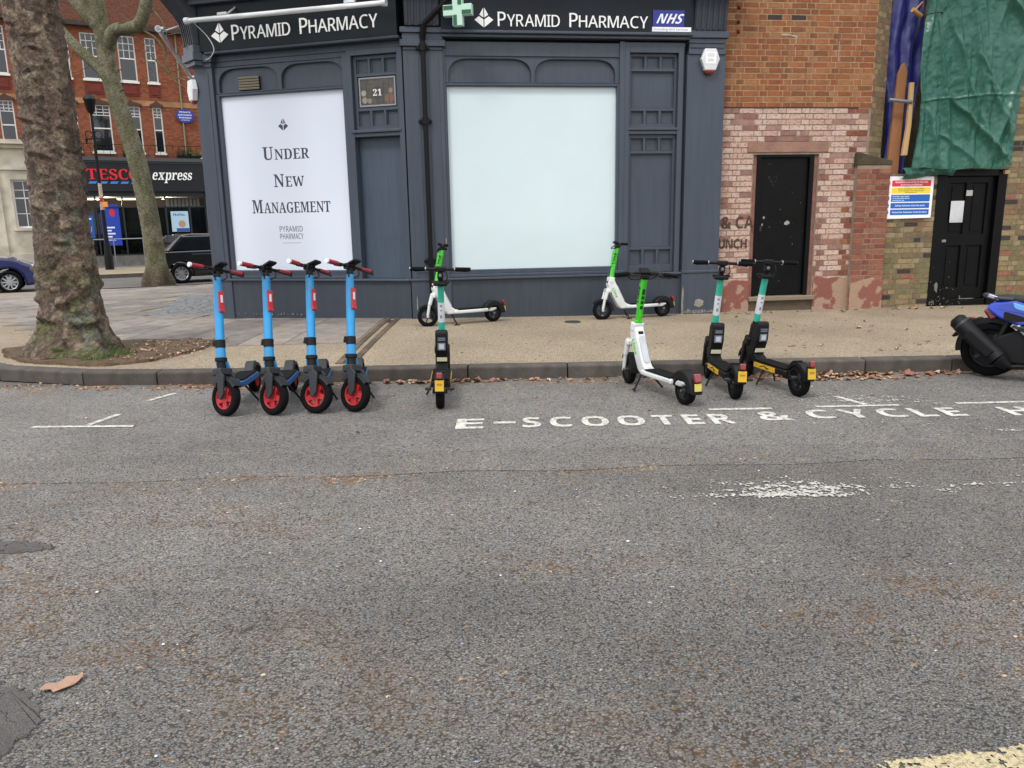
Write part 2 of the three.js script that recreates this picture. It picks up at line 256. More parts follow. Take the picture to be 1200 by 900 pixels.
// ------------------------------------------------------------------ pavement
const tanM = (() => { // exposed buff aggregate
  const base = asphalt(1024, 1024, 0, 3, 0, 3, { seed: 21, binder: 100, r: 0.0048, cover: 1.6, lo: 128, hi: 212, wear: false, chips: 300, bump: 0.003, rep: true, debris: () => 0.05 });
  base.color.set('#f2e2c6'); return base;
})();
const slabT = rep(grainT, 1.3), slabB = rep(grainB, 1.7);
const slabMats = ['#b0a49a', '#a39992', '#b8aca2', '#9c938c', '#b0a498', '#bdb2a8'].map((c) => mat(c, 0.9, { map: slabT, bumpMap: slabB, bumpScale: 0.0025 }));
const kerbMats = ['#6f6861', '#68615a', '#766f67'].map((c) => mat(c, 0.92, { map: rep(grainT, 2.3), bumpMap: slabB, bumpScale: 0.004 }));
const pavement = new THREE.Group(); pavement.name = 'pavement'; structure(pavement); scene.add(pavement);
{
  const nx = 220, nz = 60, g = new THREE.PlaneGeometry(1, 1, nx, nz), p = g.attributes.position, u = g.attributes.uv;
  for (let k = 0; k < p.count; k++) { const s = u.getX(k), t = u.getY(k), x = -17 + 42 * s, za = kerbZ(x) - 0.12, zb = Math.min(x < -3.5 ? sideZ(x) + 0.12 : -13, za - 0.01), z = lerp(za, zb, t * t * 0.4 + t * 0.6); p.setXYZ(k, x, padY(x, z), z); u.setXY(k, x / 3, z / 3); }
  g.computeVertexNormals(); obj('surface', g, tanM, pavement, true);
}
function padBox(x0, x1, z0, z1, top, deep) { // a slab that follows the fall of the pavement
  const c = [[x0, z0], [x1, z0], [x1, z1], [x0, z1]], b = 0.006, i = [[x0 + b, z0 + b], [x1 - b, z0 + b], [x1 - b, z1 - b], [x0 + b, z1 - b]];
  const v = [...c.map(([x, z]) => [x, padY(x, z) - deep, z]), ...c.map(([x, z]) => [x, padY(x, z) + top - 0.004, z]), ...i.map(([x, z]) => [x, padY(x, z) + top, z])];
  const f = []; for (let k = 0; k < 4; k++) { const n = (k + 1) % 4; f.push(k, k + 4, n, n, k + 4, n + 4, k + 4, k + 8, n + 4, n + 4, k + 8, n + 8); } f.push(8, 11, 9, 9, 11, 10);
  const g = new THREE.BufferGeometry(); g.setAttribute('position', new THREE.Float32BufferAttribute(v.flat(), 3)); g.setIndex(f); const q = g.toNonIndexed(); q.computeVertexNormals(); return q;
}
{ // grey slabs in strips running back from the kerb, left of the drainage channel
  const r = rng(31), front = (x) => x > -3.55 ? -8.5 : x > -5.2 ? -9.1 : lerp(-9.1, -12, clamp((-5.2 - x) / 2.7)) - 1.2 * Math.max(0, -7.9 - x);
  const walls = (x) => x > -1.32 ? -10.3 : x > -4.24 ? -10.45 + 0.283 * (x + 1.32) : -99;
  const inSetts = (x, z) => { const a = (z + 12.05) / -4.6; return z < -12.0 && z > -16.9 && x > lerp(-5.75, -7.1, a) && x < lerp(-4.4, -6.3, a); };
  for (let x = -1.72; x > -11.5;) {
    const w = 0.52 + 0.28 * (r() > 0.5 ? 1 : 0), x1 = x, x0 = x - w; x -= w;
    let z = front((x0 + x1) / 2); let first = true;
    const end = Math.max(sideZ(x0) + 0.35, walls(x1) - 0.3);
    while (z > end) {
      const L = (first ? 0.3 + 0.6 * r() : 0.62 + 0.4 * r()), z1 = z, z0 = Math.max(z - L, end - 0.2); z = z0 - 0.0; first = false;
      if (inSetts((x0 + x1) / 2, (z0 + z1) / 2)) continue;
      obj('paving_slab', padBox(x0 + 0.004, x1 - 0.004, z0 + 0.004, z1 - 0.004, 0.009 + 0.003 * r(), 0.02), slabMats[(r() * 6) | 0], pavement);
    }
  }
  const sg = [], sm = mat('#a6a8aa', 0.9, { map: slabT, bumpMap: slabB, bumpScale: 0.003 });
  for (let z = -11.95; z > -16.95; z -= 0.105) for (let x = -7.3; x < -4.3; x += 0.105) { const a = (z + 12.05) / -4.6; if (x > lerp(-5.7, -7.05, a) && x < lerp(-4.45, -6.35, a)) sg.push(padBox(x + 0.005, x + 0.1, z - 0.1, z - 0.005, 0.01 + 0.008 * r(), 0.01)); }
  stuff(obj('granite_setts', sg, sm, pavement));
  // channel of brick edging across the footway
  for (let z = -7.35; z > -10.35; z -= 0.23) for (const [x, w] of [[-1.66, 0.07], [-1.53, 0.07]]) obj('channel_edging', padBox(x - w / 2, x + w / 2, z - 0.222, z, 0.012 + 0.002 * r(), 0.02), mat(['#7a6552', '#86705c', '#6c5a4c'][(r() * 3) | 0], 0.9, { map: slabT }), pavement);
  obj('channel_bed', padBox(-1.625, -1.565, -10.35, -7.35, 0.004, 0.01), mat('#5c4d40', 0.95, { map: slabT, bumpMap: slabB, bumpScale: 0.006 }), pavement);
}
{ // kerb stones, each its own block, following the curve
  const r = rng(41); let s = 0; const path = []; for (let x = -12.9; x <= 13; x += 0.02) path.push([x, kerbZ(x)]);
  let cum = [0]; for (let i = 1; i < path.length; i++) cum.push(cum[i - 1] + Math.hypot(path[i][0] - path[i - 1][0], path[i][1] - path[i - 1][1]));
  const at = (d) => { let i = cum.findIndex((c) => c >= d); if (i < 1) i = i < 0 ? cum.length - 1 : 1; const t = (d - cum[i - 1]) / (cum[i] - cum[i - 1]); return [lerp(path[i - 1][0], path[i][0], t), lerp(path[i - 1][1], path[i][1], t)]; };
  while (s < cum[cum.length - 1] - 1) {
    const L = 0.72 + 0.38 * r(), a = at(s + 0.006), b = at(s + L - 0.006); s += L; const len = Math.hypot(b[0] - a[0], b[1] - a[1]);
    const yb = Math.min(padY(...a), padY(...b));
    const g = extr(smoothShape([[0, -0.12], [0.15, -0.12], [0.15, 0.006], [-0.0, 0.0, 0.022]]), len, 0.006, 0, 2, 4);   // profile: x back, y up
    const p = g.attributes.position; for (let k = 0; k < p.count; k++) { p.setX(k, p.getX(k) + 0.006 * (vn3(p.getZ(k) * 6 + s * 9, p.getY(k) * 9, 1.5) - 0.5)); }
    g.rotateY(Math.PI / 2); // depth now along +x, profile x along -z
    const m = obj('kerb_stone', g, kerbMats[(r() * 3) | 0], pavement);
    m.position.set(a[0], yb, a[1]); m.rotation.y = -Math.atan2(b[1] - a[1], b[0] - a[0]);
  }
}
// the far footway of the side street with its kerb
{
  const g = sheet(-60, 30, 0, 1, 60, 4, () => 0), p = g.attributes.position, u = g.attributes.uv;
  for (let k = 0; k < p.count; k++) { const x = p.getX(k), z = sideZ(x) - 8.3 - 6.4 * (1 - p.getZ(k)); p.setXYZ(k, x, -0.08, z); u.setXY(k, x / 3, z / 3); }
  g.computeVertexNormals(); structure(obj('far_pavement', g, tanM, scene, true));
  const k = bx(80, 0.3, 0.14, 0, -0.22, 0); k.rotateY(Math.atan(0.535)); k.translate(-14.5, 0, sideZ(-14.5) - 8.3); structure(obj('far_kerb', k, kerbMats[0]));
  const k2 = bx(15, 0.3, 0.14, 0, -0.225, 0); k2.rotateY(Math.atan(0.535)); k2.translate(-9.8, 0, sideZ(-9.8) + 0.05); structure(obj('side_kerb', k2, kerbMats[1]));
}
{ // bare soil round the tree
  const pts = [[-5.7, -8.6], [-5.2, -7.95], [-4.6, -7.6], [-4.05, -7.45], [-3.65, -7.6], [-3.45, -8.0], [-3.35, -8.6], [-3.5, -8.95], [-4.2, -9.12], [-5.1, -9.1], [-5.5, -8.8]];
  const s = new THREE.Shape(); s.setFromPoints(new THREE.SplineCurve(pts.concat([pts[0]]).map((p) => new THREE.Vector2(p[0], -p[1]))).getPoints(60));
  const g0 = new THREE.ShapeGeometry(s, 8).rotateX(-Math.PI / 2); const g = sheet(-5.8, -3.2, -9.3, -7.3, 90, 70, (x, z) => padY(x, z)); 
  const P = s.getPoints(), ins = (x, z) => { let c = false; for (let i = 0, j = P.length - 1; i < P.length; j = i++) { const a = P[i], b = P[j], y = -z; if ((a.y > y) !== (b.y > y) && x < (b.x - a.x) * (y - a.y) / (b.y - a.y) + a.x) c = !c; } return c; };
  const p = g.attributes.position; for (let k = 0; k < p.count; k++) { const x = p.getX(k), z = p.getZ(k); p.setY(k, padY(x, z) + (ins(x + 0.14 * (fbm(x * 6, z * 6 + 3, 3) - 0.5), z + 0.14 * (fbm(x * 6 + 9, z * 6, 3) - 0.5)) ? 0.008 + 0.03 * fbm(x * 5, z * 5, 4) : -0.5)); p.getY(k); }
  g.computeVertexNormals(); for (let k = 0; k < p.count; k++) g.attributes.uv.setXY(k, p.getX(k), p.getZ(k));
  obj('soil', g, mat('#9b8266', 0.97, { map: rep(grainT, 2), bumpMap: rep(grainB, 2), bumpScale: 0.02 }), pavement, true); void g0;
}

// ------------------------------------------------------------------ the corner shop: two bays of a painted timber shopfront
const P0 = [-1.321, 0, -10.46], RA = R(7.5), RB = R(-15.8);
const shop = thing('shop_building', 'blue grey timber shopfront with dark fascia boards, on the street corner', 'shop', P0, 0);
const turnTo = (o, a) => { o.rotation.y = a; return o; };
const pa = (n, g, m, raw) => turnTo(obj(n, g, m, shop, raw), RA), pb = (n, g, m, raw) => turnTo(obj(n, g, m, shop, raw), RB);
function fitLetters(runs, font, depth, m, parent, x0, x1, y, z) {
  const dummy = new THREE.Group(), w = letters(runs, font, depth, m, dummy, 0, 0, 0, 1) - runs[runs.length - 1][1] * 0.09;
  letters(runs, font, depth, m, parent, x0, y, z, (x1 - x0) / w);
}
function rectPath(x0, x1, y0, y1, r = 0) { const p = new THREE.Path(); if (!r) { p.moveTo(x0, y0); p.lineTo(x1, y0); p.lineTo(x1, y1); p.lineTo(x0, y1); p.closePath(); return p; } p.moveTo(x0, y0); p.lineTo(x1, y0); p.lineTo(x1, y1 - r); p.quadraticCurveTo(x1, y1, x1 - r * 1.35, y1); p.lineTo(x0 + r * 1.35, y1); p.quadraticCurveTo(x0, y1, x0, y1 - r); p.closePath(); return p; }
function board(x0, x1, y0, y1, holes, thick, z0, bev = 0.004) { return extr(shp([[x0, y0], [x1, y0], [x1, y1], [x0, y1]], holes), thick, bev, z0, 1, 10); }
// a panelled board: rails and stiles stand proud of a backing sheet
function panelled(add, x0, x1, y0, y1, rects, m, zf = 0) {
  const h = rects.map(([a, b, c, d]) => rectPath(a, b, c, d));
  const b = add('panel_frame', board(x0, x1, y0, y1, h, 0.045, zf - 0.045, 0.005), m);
  for (const [a, b2, c, d] of rects) { // a bead round each sunk panel
    const f = extr(shp([[a, c], [b2, c], [b2, d], [a, d]], [rectPath(a + 0.014, b2 - 0.014, c + 0.014, d - 0.014)]), 0.018, 0.004, zf - 0.042, 1); const q = obj('bead', f, m, b); void q;
    obj('panel', span(a - 0.004, b2 + 0.004, c - 0.004, d + 0.004, zf - 0.062, zf - 0.0405), m, b);
  }
  return b;
}
const three = (x0, x1, y0, y1, gap = 0.035) => { const w = (x1 - x0 - 2 * gap) / 3; return [0, 1, 2].map((i) => [x0 + i * (w + gap), x0 + i * (w + gap) + w, y0, y1]); };

// right-hand bay
pa('stall_riser', [rspan(0.0, 3.74, -0.1, 0.69, -0.3, 0.02), rspan(0.0, 3.74, -0.1, 0.1, -0.02, 0.035)], M.riser);
pa('ledge', [rspan(-0.02, 3.75, 0.688, 0.722, -0.1, 0.065, 0.01), rspan(0.5, 2.92, 0.722, 0.765, -0.1, 0.035, 0.01), rspan(0.53, 2.83, 0.765, 0.812, -0.1, 0.015, 0.006)], M.shop);
function moulding(list, x0, x1, z) { return list.map(([y0, y1, p]) => rspan(x0 - p, x1 + p, y0, y1, z - 0.2, z + p, 0.008)); }
{ // corner post with the downpipe in front of it
  const post = pa('pilaster', [rspan(0.015, 0.515, 0.72, 3.58, -0.2, 0.05), rspan(0.0, 0.53, -0.1, 0.69, -0.05, 0.045)], M.shop);
  obj('capital', moulding([[3.58, 3.62, 0.015], [3.62, 3.7, 0.05], [3.7, 3.78, 0.02], [3.78, 3.85, 0.045]], 0.03, 0.5, 0.05), M.shop, post);
  obj('sunk_strip', [rspan(0.075, 0.205, 0.8, 3.5, 0.045, 0.058, 0.003), rspan(0.33, 0.46, 0.8, 3.5, 0.045, 0.058, 0.003)], M.shop, post);
}
function console_(parentAdd, x0, x1, y0, y1, out, rot) {
  const p = [[0, y0], [0.06, y0], [0.075, y0 + 0.12, 0.08], [0.1, y0 + 0.3, 0.1], [out * 0.75, y1 - 0.16, 0.1], [out, y1 - 0.05, 0.04], [out, y1], [0, y1]];
  const w = x1 - x0, g = extr(smoothShape(p), w, 0.006, -w / 2, 1).rotateY(-Math.PI / 2).translate((x0 + x1) / 2, 0, 0);
  const c = parentAdd('console_bracket', g, M.shopDark); const n = 6, fw = w / (n * 2 - 1) * 0.86;
  const q = p.map(([a, b, r]) => [a === 0 ? 0 : a + 0.018, b, r]);
  for (let i = 0; i < n; i++) { const cx = lerp(x0 + fw * 0.8, x1 - fw * 0.8, i / (n - 1)); obj('flute', extr(smoothShape(q.map(([a, b, r]) => [a, b === y1 ? y1 - 0.03 : b, r])), fw, 0.005, -fw / 2, 1, 5).rotateY(-Math.PI / 2).translate(cx, 0.01, 0), M.shopDark, c); }
  return c;
}
console_((n, g, m) => pa(n, g.translate(0, 0, 0.05), m), 0.05, 0.48, 3.86, 4.6, 0.34).position.z += 0;
for (const c of shop.children) if (c.name === 'console_bracket') c.children.forEach((f) => { f.position.z = 0.05; });
{ const c = console_((n, g, m) => pa(n, g, m), 3.8, 4.24, 3.85, 4.6, 0.34); c.translateZ(0.05); }
{
  const post = pa('pilaster', [rspan(3.74, 4.265, 0.72, 3.56, -0.35, 0.055), rspan(3.73, 4.29, -0.1, 0.7, -0.35, 0.075), rspan(3.73, 4.285, 0.7, 0.74, -0.1, 0.09, 0.01)], M.shop);
  obj('capital', moulding([[3.56, 3.62, 0.02], [3.62, 3.66, 0.005], [3.7, 3.76, 0.02], [3.76, 3.85, 0.05]], 3.77, 4.24, 0.055).concat(rspan(3.76, 4.25, 3.6, 3.85, -0.2, 0.06)), M.shop, post);
}
pa('window_frame', [board(0.515, 2.9, 0.79, 3.2, [rectPath(0.555, 2.798, 0.822, 3.163)], 0.1, -0.085, 0.01), rspan(2.83, 2.9, 0.75, 3.72, -0.08, 0.03), rspan(0.515, 0.54, 0.75, 3.7, -0.05, 0.03)], M.shop);
const frosted = mat('#d3e2e6', 0.42, { map: rep(tile(256, (u, v) => { const k = fbmP(u, v, 3, 4); return [243 + 10 * k, 245 + 9 * k, 245 + 9 * k]; }), 0.35), clearcoat: 0.7, clearcoatRoughness: 0.05 });
pa('window_pane', span(0.54, 2.81, 0.8, 3.18, -0.06, -0.045), frosted);
pa('tracery_board', board(0.53, 2.84, 3.2, 3.53, [rectPath(0.585, 1.655, 3.215, 3.495, 0.2), rectPath(1.705, 2.775, 3.215, 3.495, 0.2)], 0.045, -0.045, 0.006), M.shop);
pa('tracery_backing', span(0.53, 2.84, 3.18, 3.54, -0.1, -0.047), M.shop);
pa('frieze', [rspan(0.52, 2.9, 3.54, 3.7, -0.1, 0.005), rspan(0.52, 2.9, 3.525, 3.545, -0.05, 0.02, 0.006)], M.shop);
// panelled door-like bay beside the right pilaster
pa('door_surround', [rspan(2.9, 2.965, 0.72, 3.66, -0.1, 0.03), rspan(3.63, 3.7, 0.72, 3.66, -0.1, 0.03), rspan(2.965, 3.63, 3.585, 3.66, -0.1, 0.03), rspan(3.7, 3.745, 0.7, 3.72, -0.25, -0.04), rspan(2.9, 3.72, 3.66, 3.715, -0.1, 0.015)], M.shop);
pa('door_rail', [rspan(2.95, 3.65, 2.56, 2.61, -0.08, 0.015, 0.008), rspan(2.94, 3.66, 2.61, 2.645, -0.08, 0.035, 0.01)], M.shop);
panelled(pa, 2.965, 3.63, 2.645, 3.585, [...three(3.005, 3.592, 3.4, 3.545), [3.005, 3.592, 2.9, 3.362], ...three(3.005, 3.592, 2.7, 2.862)], M.shop, -0.03);
panelled(pa, 2.965, 3.63, 0.722, 2.56, [...three(3.005, 3.592, 2.35, 2.51), [3.005, 3.592, 1.07, 2.312], ...three(3.005, 3.592, 0.83, 1.03)], M.shop, -0.03);
// left-hand bay
pb('stall_riser', [rspan(-3.06, -0.005, -0.1, 0.69, -0.3, 0.02), rspan(-3.06, -0.005, -0.1, 0.1, -0.02, 0.035)], M.riser);
pb('ledge', [rspan(-3.075, 0.0, 0.688, 0.722, -0.1, 0.065, 0.01), rspan(-2.75, -0.76, 0.722, 0.765, -0.1, 0.035, 0.01), rspan(-2.73, -0.8, 0.765, 0.83, -0.1, 0.012, 0.006)], M.shop);
{
  const post = pb('pilaster', [rspan(-3.04, -2.76, 0.72, 3.58, -0.3, 0.05), rspan(-3.055, -2.75, -0.1, 0.69, -0.28, 0.04)], M.shop);
  obj('capital', moulding([[3.56, 3.62, 0.02], [3.62, 3.72, 0.05], [3.72, 3.8, 0.03], [3.8, 3.86, 0.05]], -3.03, -2.77, 0.05), M.shop, post);
  obj('sunk_strip', rspan(-2.98, -2.82, 0.8, 3.5, 0.045, 0.058, 0.003), M.shop, post);
}
pb('window_frame', [board(-2.76, -0.76, 0.79, 3.215, [rectPath(-2.705, -0.845, 0.838, 3.18)], 0.1, -0.085, 0.01), rspan(-0.83, -0.755, 0.75, 3.6, -0.08, 0.03)], M.shop);
pb('tracery_board', board(-2.76, -0.8, 3.215, 3.56, [rectPath(-2.7, -1.79, 3.235, 3.53, 0.2), rectPath(-1.74, -0.83, 3.235, 3.53, 0.2)], 0.045, -0.045, 0.006), M.shop);
pb('tracery_backing', span(-2.76, -0.8, 3.19, 3.57, -0.1, -0.047), M.shop);
pb('frieze', [rspan(-2.77, 0.0, 3.63, 3.74, -0.1, 0.005), rspan(-2.77, -0.76, 3.565, 3.63, -0.08, -0.01)], M.shop);
{
  const v = pb('vent_grille', rspan(-2.4, -2.08, 3.25, 3.425, -0.04, -0.02, 0.003), M.dark);
  for (let i = 0; i < 5; i++) obj('louvre', bx(0.31, 0.02, 0.022, -2.24, 3.268 + i * 0.035, -0.012, 0.5), mat('#8c8474', 0.7), v);
}
pb('door_surround', [rspan(-0.76, -0.7, 0.72, 3.63, -0.14, 0.03), rspan(-0.06, 0.01, 0.72, 3.63, -0.14, 0.03), rspan(-0.7, -0.06, 3.565, 3.63, -0.14, 0.03)], M.shop);
pb('door_rail', [rspan(-0.72, -0.04, 2.56, 2.61, -0.1, 0.02, 0.008), rspan(-0.735, -0.03, 2.61, 2.65, -0.1, 0.045, 0.01)], M.shop);
panelled(pb, -0.7, -0.06, 2.65, 3.565, [...three(-0.655, -0.1, 3.35, 3.52), ...three(-0.655, -0.1, 2.7, 2.885), [-0.65, -0.105, 2.925, 3.31]], M.shop, -0.03);
{ // leaded light over the door with its number
  const lt = canvasTex(256, 180, (c, w, h) => {
    const r = rng(5); c.fillStyle = '#3a352f'; c.fillRect(0, 0, w, h);
    for (let i = 0; i < 60; i++) { c.fillStyle = ['#4a4136', '#5a4632', '#3c4038', '#574f45'][i & 3]; c.globalAlpha = 0.5; c.fillRect(r() * w, r() * h, 14 + 30 * r(), 10 + 20 * r()); } c.globalAlpha = 1;
    for (const [x, y, s, k] of [[22, 95, 20, '#9a8f7e'], [30, 145, 22, '#8f8474'], [66, 150, 18, '#7d7264'], [225, 85, 18, '#85705a'], [215, 140, 34, '#6f4a30']]) { c.fillStyle = k; c.beginPath(); c.arc(x, y, s, 0, 7); c.fill(); }
    c.fillStyle = '#2a2a2c'; c.beginPath(); c.arc(128, 96, 46, 0, 7); c.fill();
    c.fillStyle = '#e8e4da'; c.font = 'bold 64px serif'; c.textAlign = 'center'; c.fillText('21', 126, 116);
  });
  const f = pb('number_light', board(-0.635, -0.12, 2.94, 3.3, [rectPath(-0.615, -0.14, 2.96, 3.28)], 0.012, -0.05, 0.002), mat('#8d9093', 0.6));
  const g = new THREE.PlaneGeometry(0.475, 0.32).translate(-0.3775, 3.12, -0.047); obj('leaded_pane', g, mat('#ffffff', 0.25, { map: lt, clearcoat: 0.4 }), f, true);
  for (let i = 1; i < 6; i++) obj('lead_strip', span(-0.615 + i * 0.079, -0.611 + i * 0.079, 2.96, i === 3 || i === 2 ? 3.02 : 3.28, -0.047, -0.043), mat('#4c4d4f', 0.6), f);
}
pb('door_leaf', [rspan(-0.7, -0.06, 0.722, 2.56, -0.14, -0.1), rspan(-0.69, -0.07, 1.26, 1.264, -0.12, -0.098, 0.001)], M.shopDoor);
// fascias
pa('cornice_fillet', [rspan(0.5, 3.78, 3.775, 3.815, -0.1, 0.135, 0.012), rspan(0.5, 3.76, 3.735, 3.776, -0.1, 0.09, 0.01)], M.shop);
pb('cornice_fillet', rspan(-2.8, 0.02, 3.705, 3.745, -0.1, 0.13, 0.012), M.shopDark);
const fasR = pa('fascia_board', rspan(0.5, 3.8, 3.815, 4.5, -0.1, 0.1), M.fascia);
fitLetters([['P', 0.17], ['YRAMID', 0.142]], fontR, 0.012, M.letter, fasR, 1.22, 2.015, 3.864, 0.1);
fitLetters([['P', 0.17], ['HARMACY', 0.142]], fontR, 0.012, M.letter, fasR, 2.14, 3.175, 3.864, 0.1);
const fasL = pb('fascia_board', rspan(-2.86, 0.0, 3.745, 4.32, -0.1, 0.12), M.fasciaGreen);
fitLetters([['P', 0.19], ['YRAMID', 0.158]], fontR, 0.012, M.letter, fasL, -2.345, -1.478, 3.855, 0.12);
fitLetters([['P', 0.19], ['HARMACY', 0.158]], fontR, 0.012, M.letter, fasL, -1.34, -0.25, 3.855, 0.12);
function pyramid(parent, cx, y0, y1, w, z, m) { // emblem of four facets
  const h = y1 - y0, a = (x, y) => [cx + x * w / 2, y0 + y * h], mid = 0.38, gp = 0.05;
  for (const s of [-1, 1]) {
    obj('emblem_facet', extr([a(s * gp, 1), a(s * 0.47, 0.64), a(s * gp, 0.5)].map((p) => p), 0.01, 0, z), m, parent);
    obj('emblem_facet', extr([a(s * 0.52, 0.56), a(s * 1, mid), a(s * gp, 0), a(s * gp, 0.4)], 0.01, 0, z), m, parent);
  }
}
pyramid(fasR, 1.045, 3.848, 4.078, 0.238, 0.1, M.letter);
pyramid(fasL, -2.53, 3.84, 4.082, 0.262, 0.12, M.letter);
{ // health service board
  const t = canvasTex(256, 128, (c) => { c.fillStyle = '#26318a'; c.fillRect(0, 0, 256, 128); c.fillStyle = '#f2f2f6'; c.font = 'italic bold 104px sans-serif'; c.transform(1, 0, -0.22, 1, 26, 0); c.fillText('NHS', 14, 102); });
  const t2 = canvasTex(512, 64, (c) => { c.fillStyle = '#f1f1f3'; c.fillRect(0, 0, 512, 64); c.fillStyle = '#4b4d7a'; c.font = '44px sans-serif'; c.fillText('Providing NHS Services', 14, 48); });
  const s = obj('service_sign', span(3.24, 3.66, 3.882, 4.085, 0.1, 0.112), mat('#26318a', 0.4), fasR); void s;
  obj('service_print', new THREE.PlaneGeometry(0.42, 0.2).translate(3.45, 3.984, 0.115), mat('#ffffff', 0.4, { map: t }), fasR, true);
  obj('service_strip', span(3.232, 3.755, 3.822, 3.88, 0.1, 0.118), mat('#efeff1', 0.4), fasR);
  obj('service_strip_print', new THREE.PlaneGeometry(0.515, 0.052).translate(3.494, 3.851, 0.121), mat('#ffffff', 0.4, { map: t2 }), fasR, true);
}
pb('cornice', [rspan(-3.2, 0.1, 4.32, 4.4, -0.1, 0.2, 0.01), rspan(-3.3, 0.1, 4.4, 4.48, -0.1, 0.32, 0.02), rspan(-3.4, 0.1, 4.48, 4.66, -0.1, 0.42, 0.02)], M.shop);
pa('cornice', [rspan(0.0, 4.3, 4.5, 4.58, -0.1, 0.3, 0.02), rspan(-0.05, 4.4, 4.58, 4.75, -0.1, 0.42, 0.02)], M.shop);
{ // bracket on the street corner, set diagonally
  const c = console_((n, g, m) => obj(n, g, m, shop), -0.17, 0.17, 3.84, 4.62, 0.5); c.position.set(-3.0 * Math.cos(RB) - 0.02, 0, -3.0 * -Math.sin(RB) * -1 * -1 - 0.02); c.position.z = 3.0 * Math.sin(RB) + 0.02; c.rotation.y = R(-47);
  obj('corner_capital', moulding([[3.58, 3.64, 0.02], [3.64, 3.74, 0.05], [3.74, 3.84, 0.03]], -0.14, 0.14, 0.06), M.shop, shop).position.copy(c.position); shop.children[shop.children.length - 1].rotation.y = R(-47);
}
{ // body of the building behind the boards
  const c = [[0.0, -0.3], [4.29 * Math.cos(RA), -4.29 * Math.sin(RA) - 0.3], [5.6, -10], [-5, -10], [-3.02 * Math.cos(RB) + 0.0, 3.02 * Math.sin(RB) - 0.3]];
  const inset = c.map(([x, z]) => [x, -z]);
  const g = new THREE.ExtrudeGeometry(shp(inset), { depth: 8.2, bevelEnabled: false }).rotateX(-Math.PI / 2).translate(0, -0.1, 0);
  obj('core_wall', g, mat('#4b535d', 0.8, { map: paintMap }), shop);
  const sd = [-0.263, -0.965], w = bx(5.5, 4.6, 0.2, 0, 2.2, 0).rotateY(Math.atan2(0.965, -0.263)).translate(-3.04 * Math.cos(RB) + sd[0] * 2.8 + 0.1, 0, 3.04 * Math.sin(RB) + sd[1] * 2.8);
  obj('side_wall', w, M.shop, shop);
}
// things fixed to the shop
const atA = (u, y, z) => [P0[0] + u * Math.cos(RA) + z * Math.sin(RA), y, P0[2] - u * Math.sin(RA) + z * Math.cos(RA)];
const atB = (u, y, z) => [P0[0] + u * Math.cos(RB) + z * Math.sin(RB), y, P0[2] - u * Math.sin(RB) + z * Math.cos(RB)];
{ // window poster
  const t = canvasTex(1024, 1280, (c, w, h) => {
    c.fillStyle = '#eef1f7'; c.fillRect(0, 0, w, h); c.fillStyle = '#2e2436'; c.textAlign = 'left';
    const sx = w / 1.855, sy = h / 2.34, X = (u) => (u + 2.7) * sx, Y = (y) => (3.178 - y) * sy;
    const line = (txt, u0, u1, y, cap) => { c.save(); const s1 = cap * sy / 0.72, s2 = s1 * 0.8; c.font = `bold ${s1}px serif`; const w1 = c.measureText(txt[0]).width; c.font = `bold ${s2}px serif`; const w2 = c.measureText(txt.slice(1)).width; c.translate(X(u0), Y(y)); c.scale((X(u1) - X(u0)) / (w1 + w2 + 6), 1); c.font = `bold ${s1}px serif`; c.fillText(txt[0], 0, 0); c.font = `bold ${s2}px serif`; c.fillText(txt.slice(1), w1 + 6, 0); c.restore(); };
    line('UNDER', -2.13, -1.42, 2.33, 0.17); line('NEW', -1.99, -1.52, 1.97, 0.17); line('MANAGEMENT', -2.36, -1.15, 1.625, 0.18);
    c.strokeStyle = '#33323c'; c.fillStyle = '#44434f'; for (const [tx, y] of [['PYRAMID', 1.37], ['PHARMACY', 1.27]]) { c.save(); c.font = '56px sans-serif'; const q = c.measureText(tx).width; c.translate(X(-1.96), Y(y)); c.scale(0.37 * sx / q, 1.0); c.fillText(tx, 0, 0); c.restore(); }
    c.fillStyle = '#8b8b95'; c.fillRect(X(-1.92), Y(1.22), 0.29 * sx, 3);
    c.fillStyle = '#2c2a44'; const px = X(-1.78), py = Y(2.86), k = 0.075 * sx, hh = 0.16 * sy;
    for (const s of [-1, 1]) { c.beginPath(); c.moveTo(px + s * 3, py); c.lineTo(px + s * k * 0.47, py + hh * 0.36); c.lineTo(px + s * 3, py + hh * 0.5); c.fill(); c.beginPath(); c.moveTo(px + s * k * 0.55, py + hh * 0.44); c.lineTo(px + s * k, py + hh * 0.64); c.lineTo(px + s * 3, py + hh); c.lineTo(px + s * 3, py + hh * 0.6); c.fill(); }
  });
  const p = thing('window_poster', 'white window poster lettered in dark serif capitals above the grey stall riser', 'poster', atB(-1.775, 0.82, -0.04), RB);
  obj('sheet', rspan(-0.94, 0.94, 0, 2.37, -0.02, 0, 0.002), mat('#e6eaf0', 0.4), p);
  obj('print', new THREE.PlaneGeometry(1.868, 2.358).translate(0, 1.187, 0.004), mat('#e9eef6', 0.35, { map: t, clearcoat: 0.5, clearcoatRoughness: 0.08 }), p, true);
}
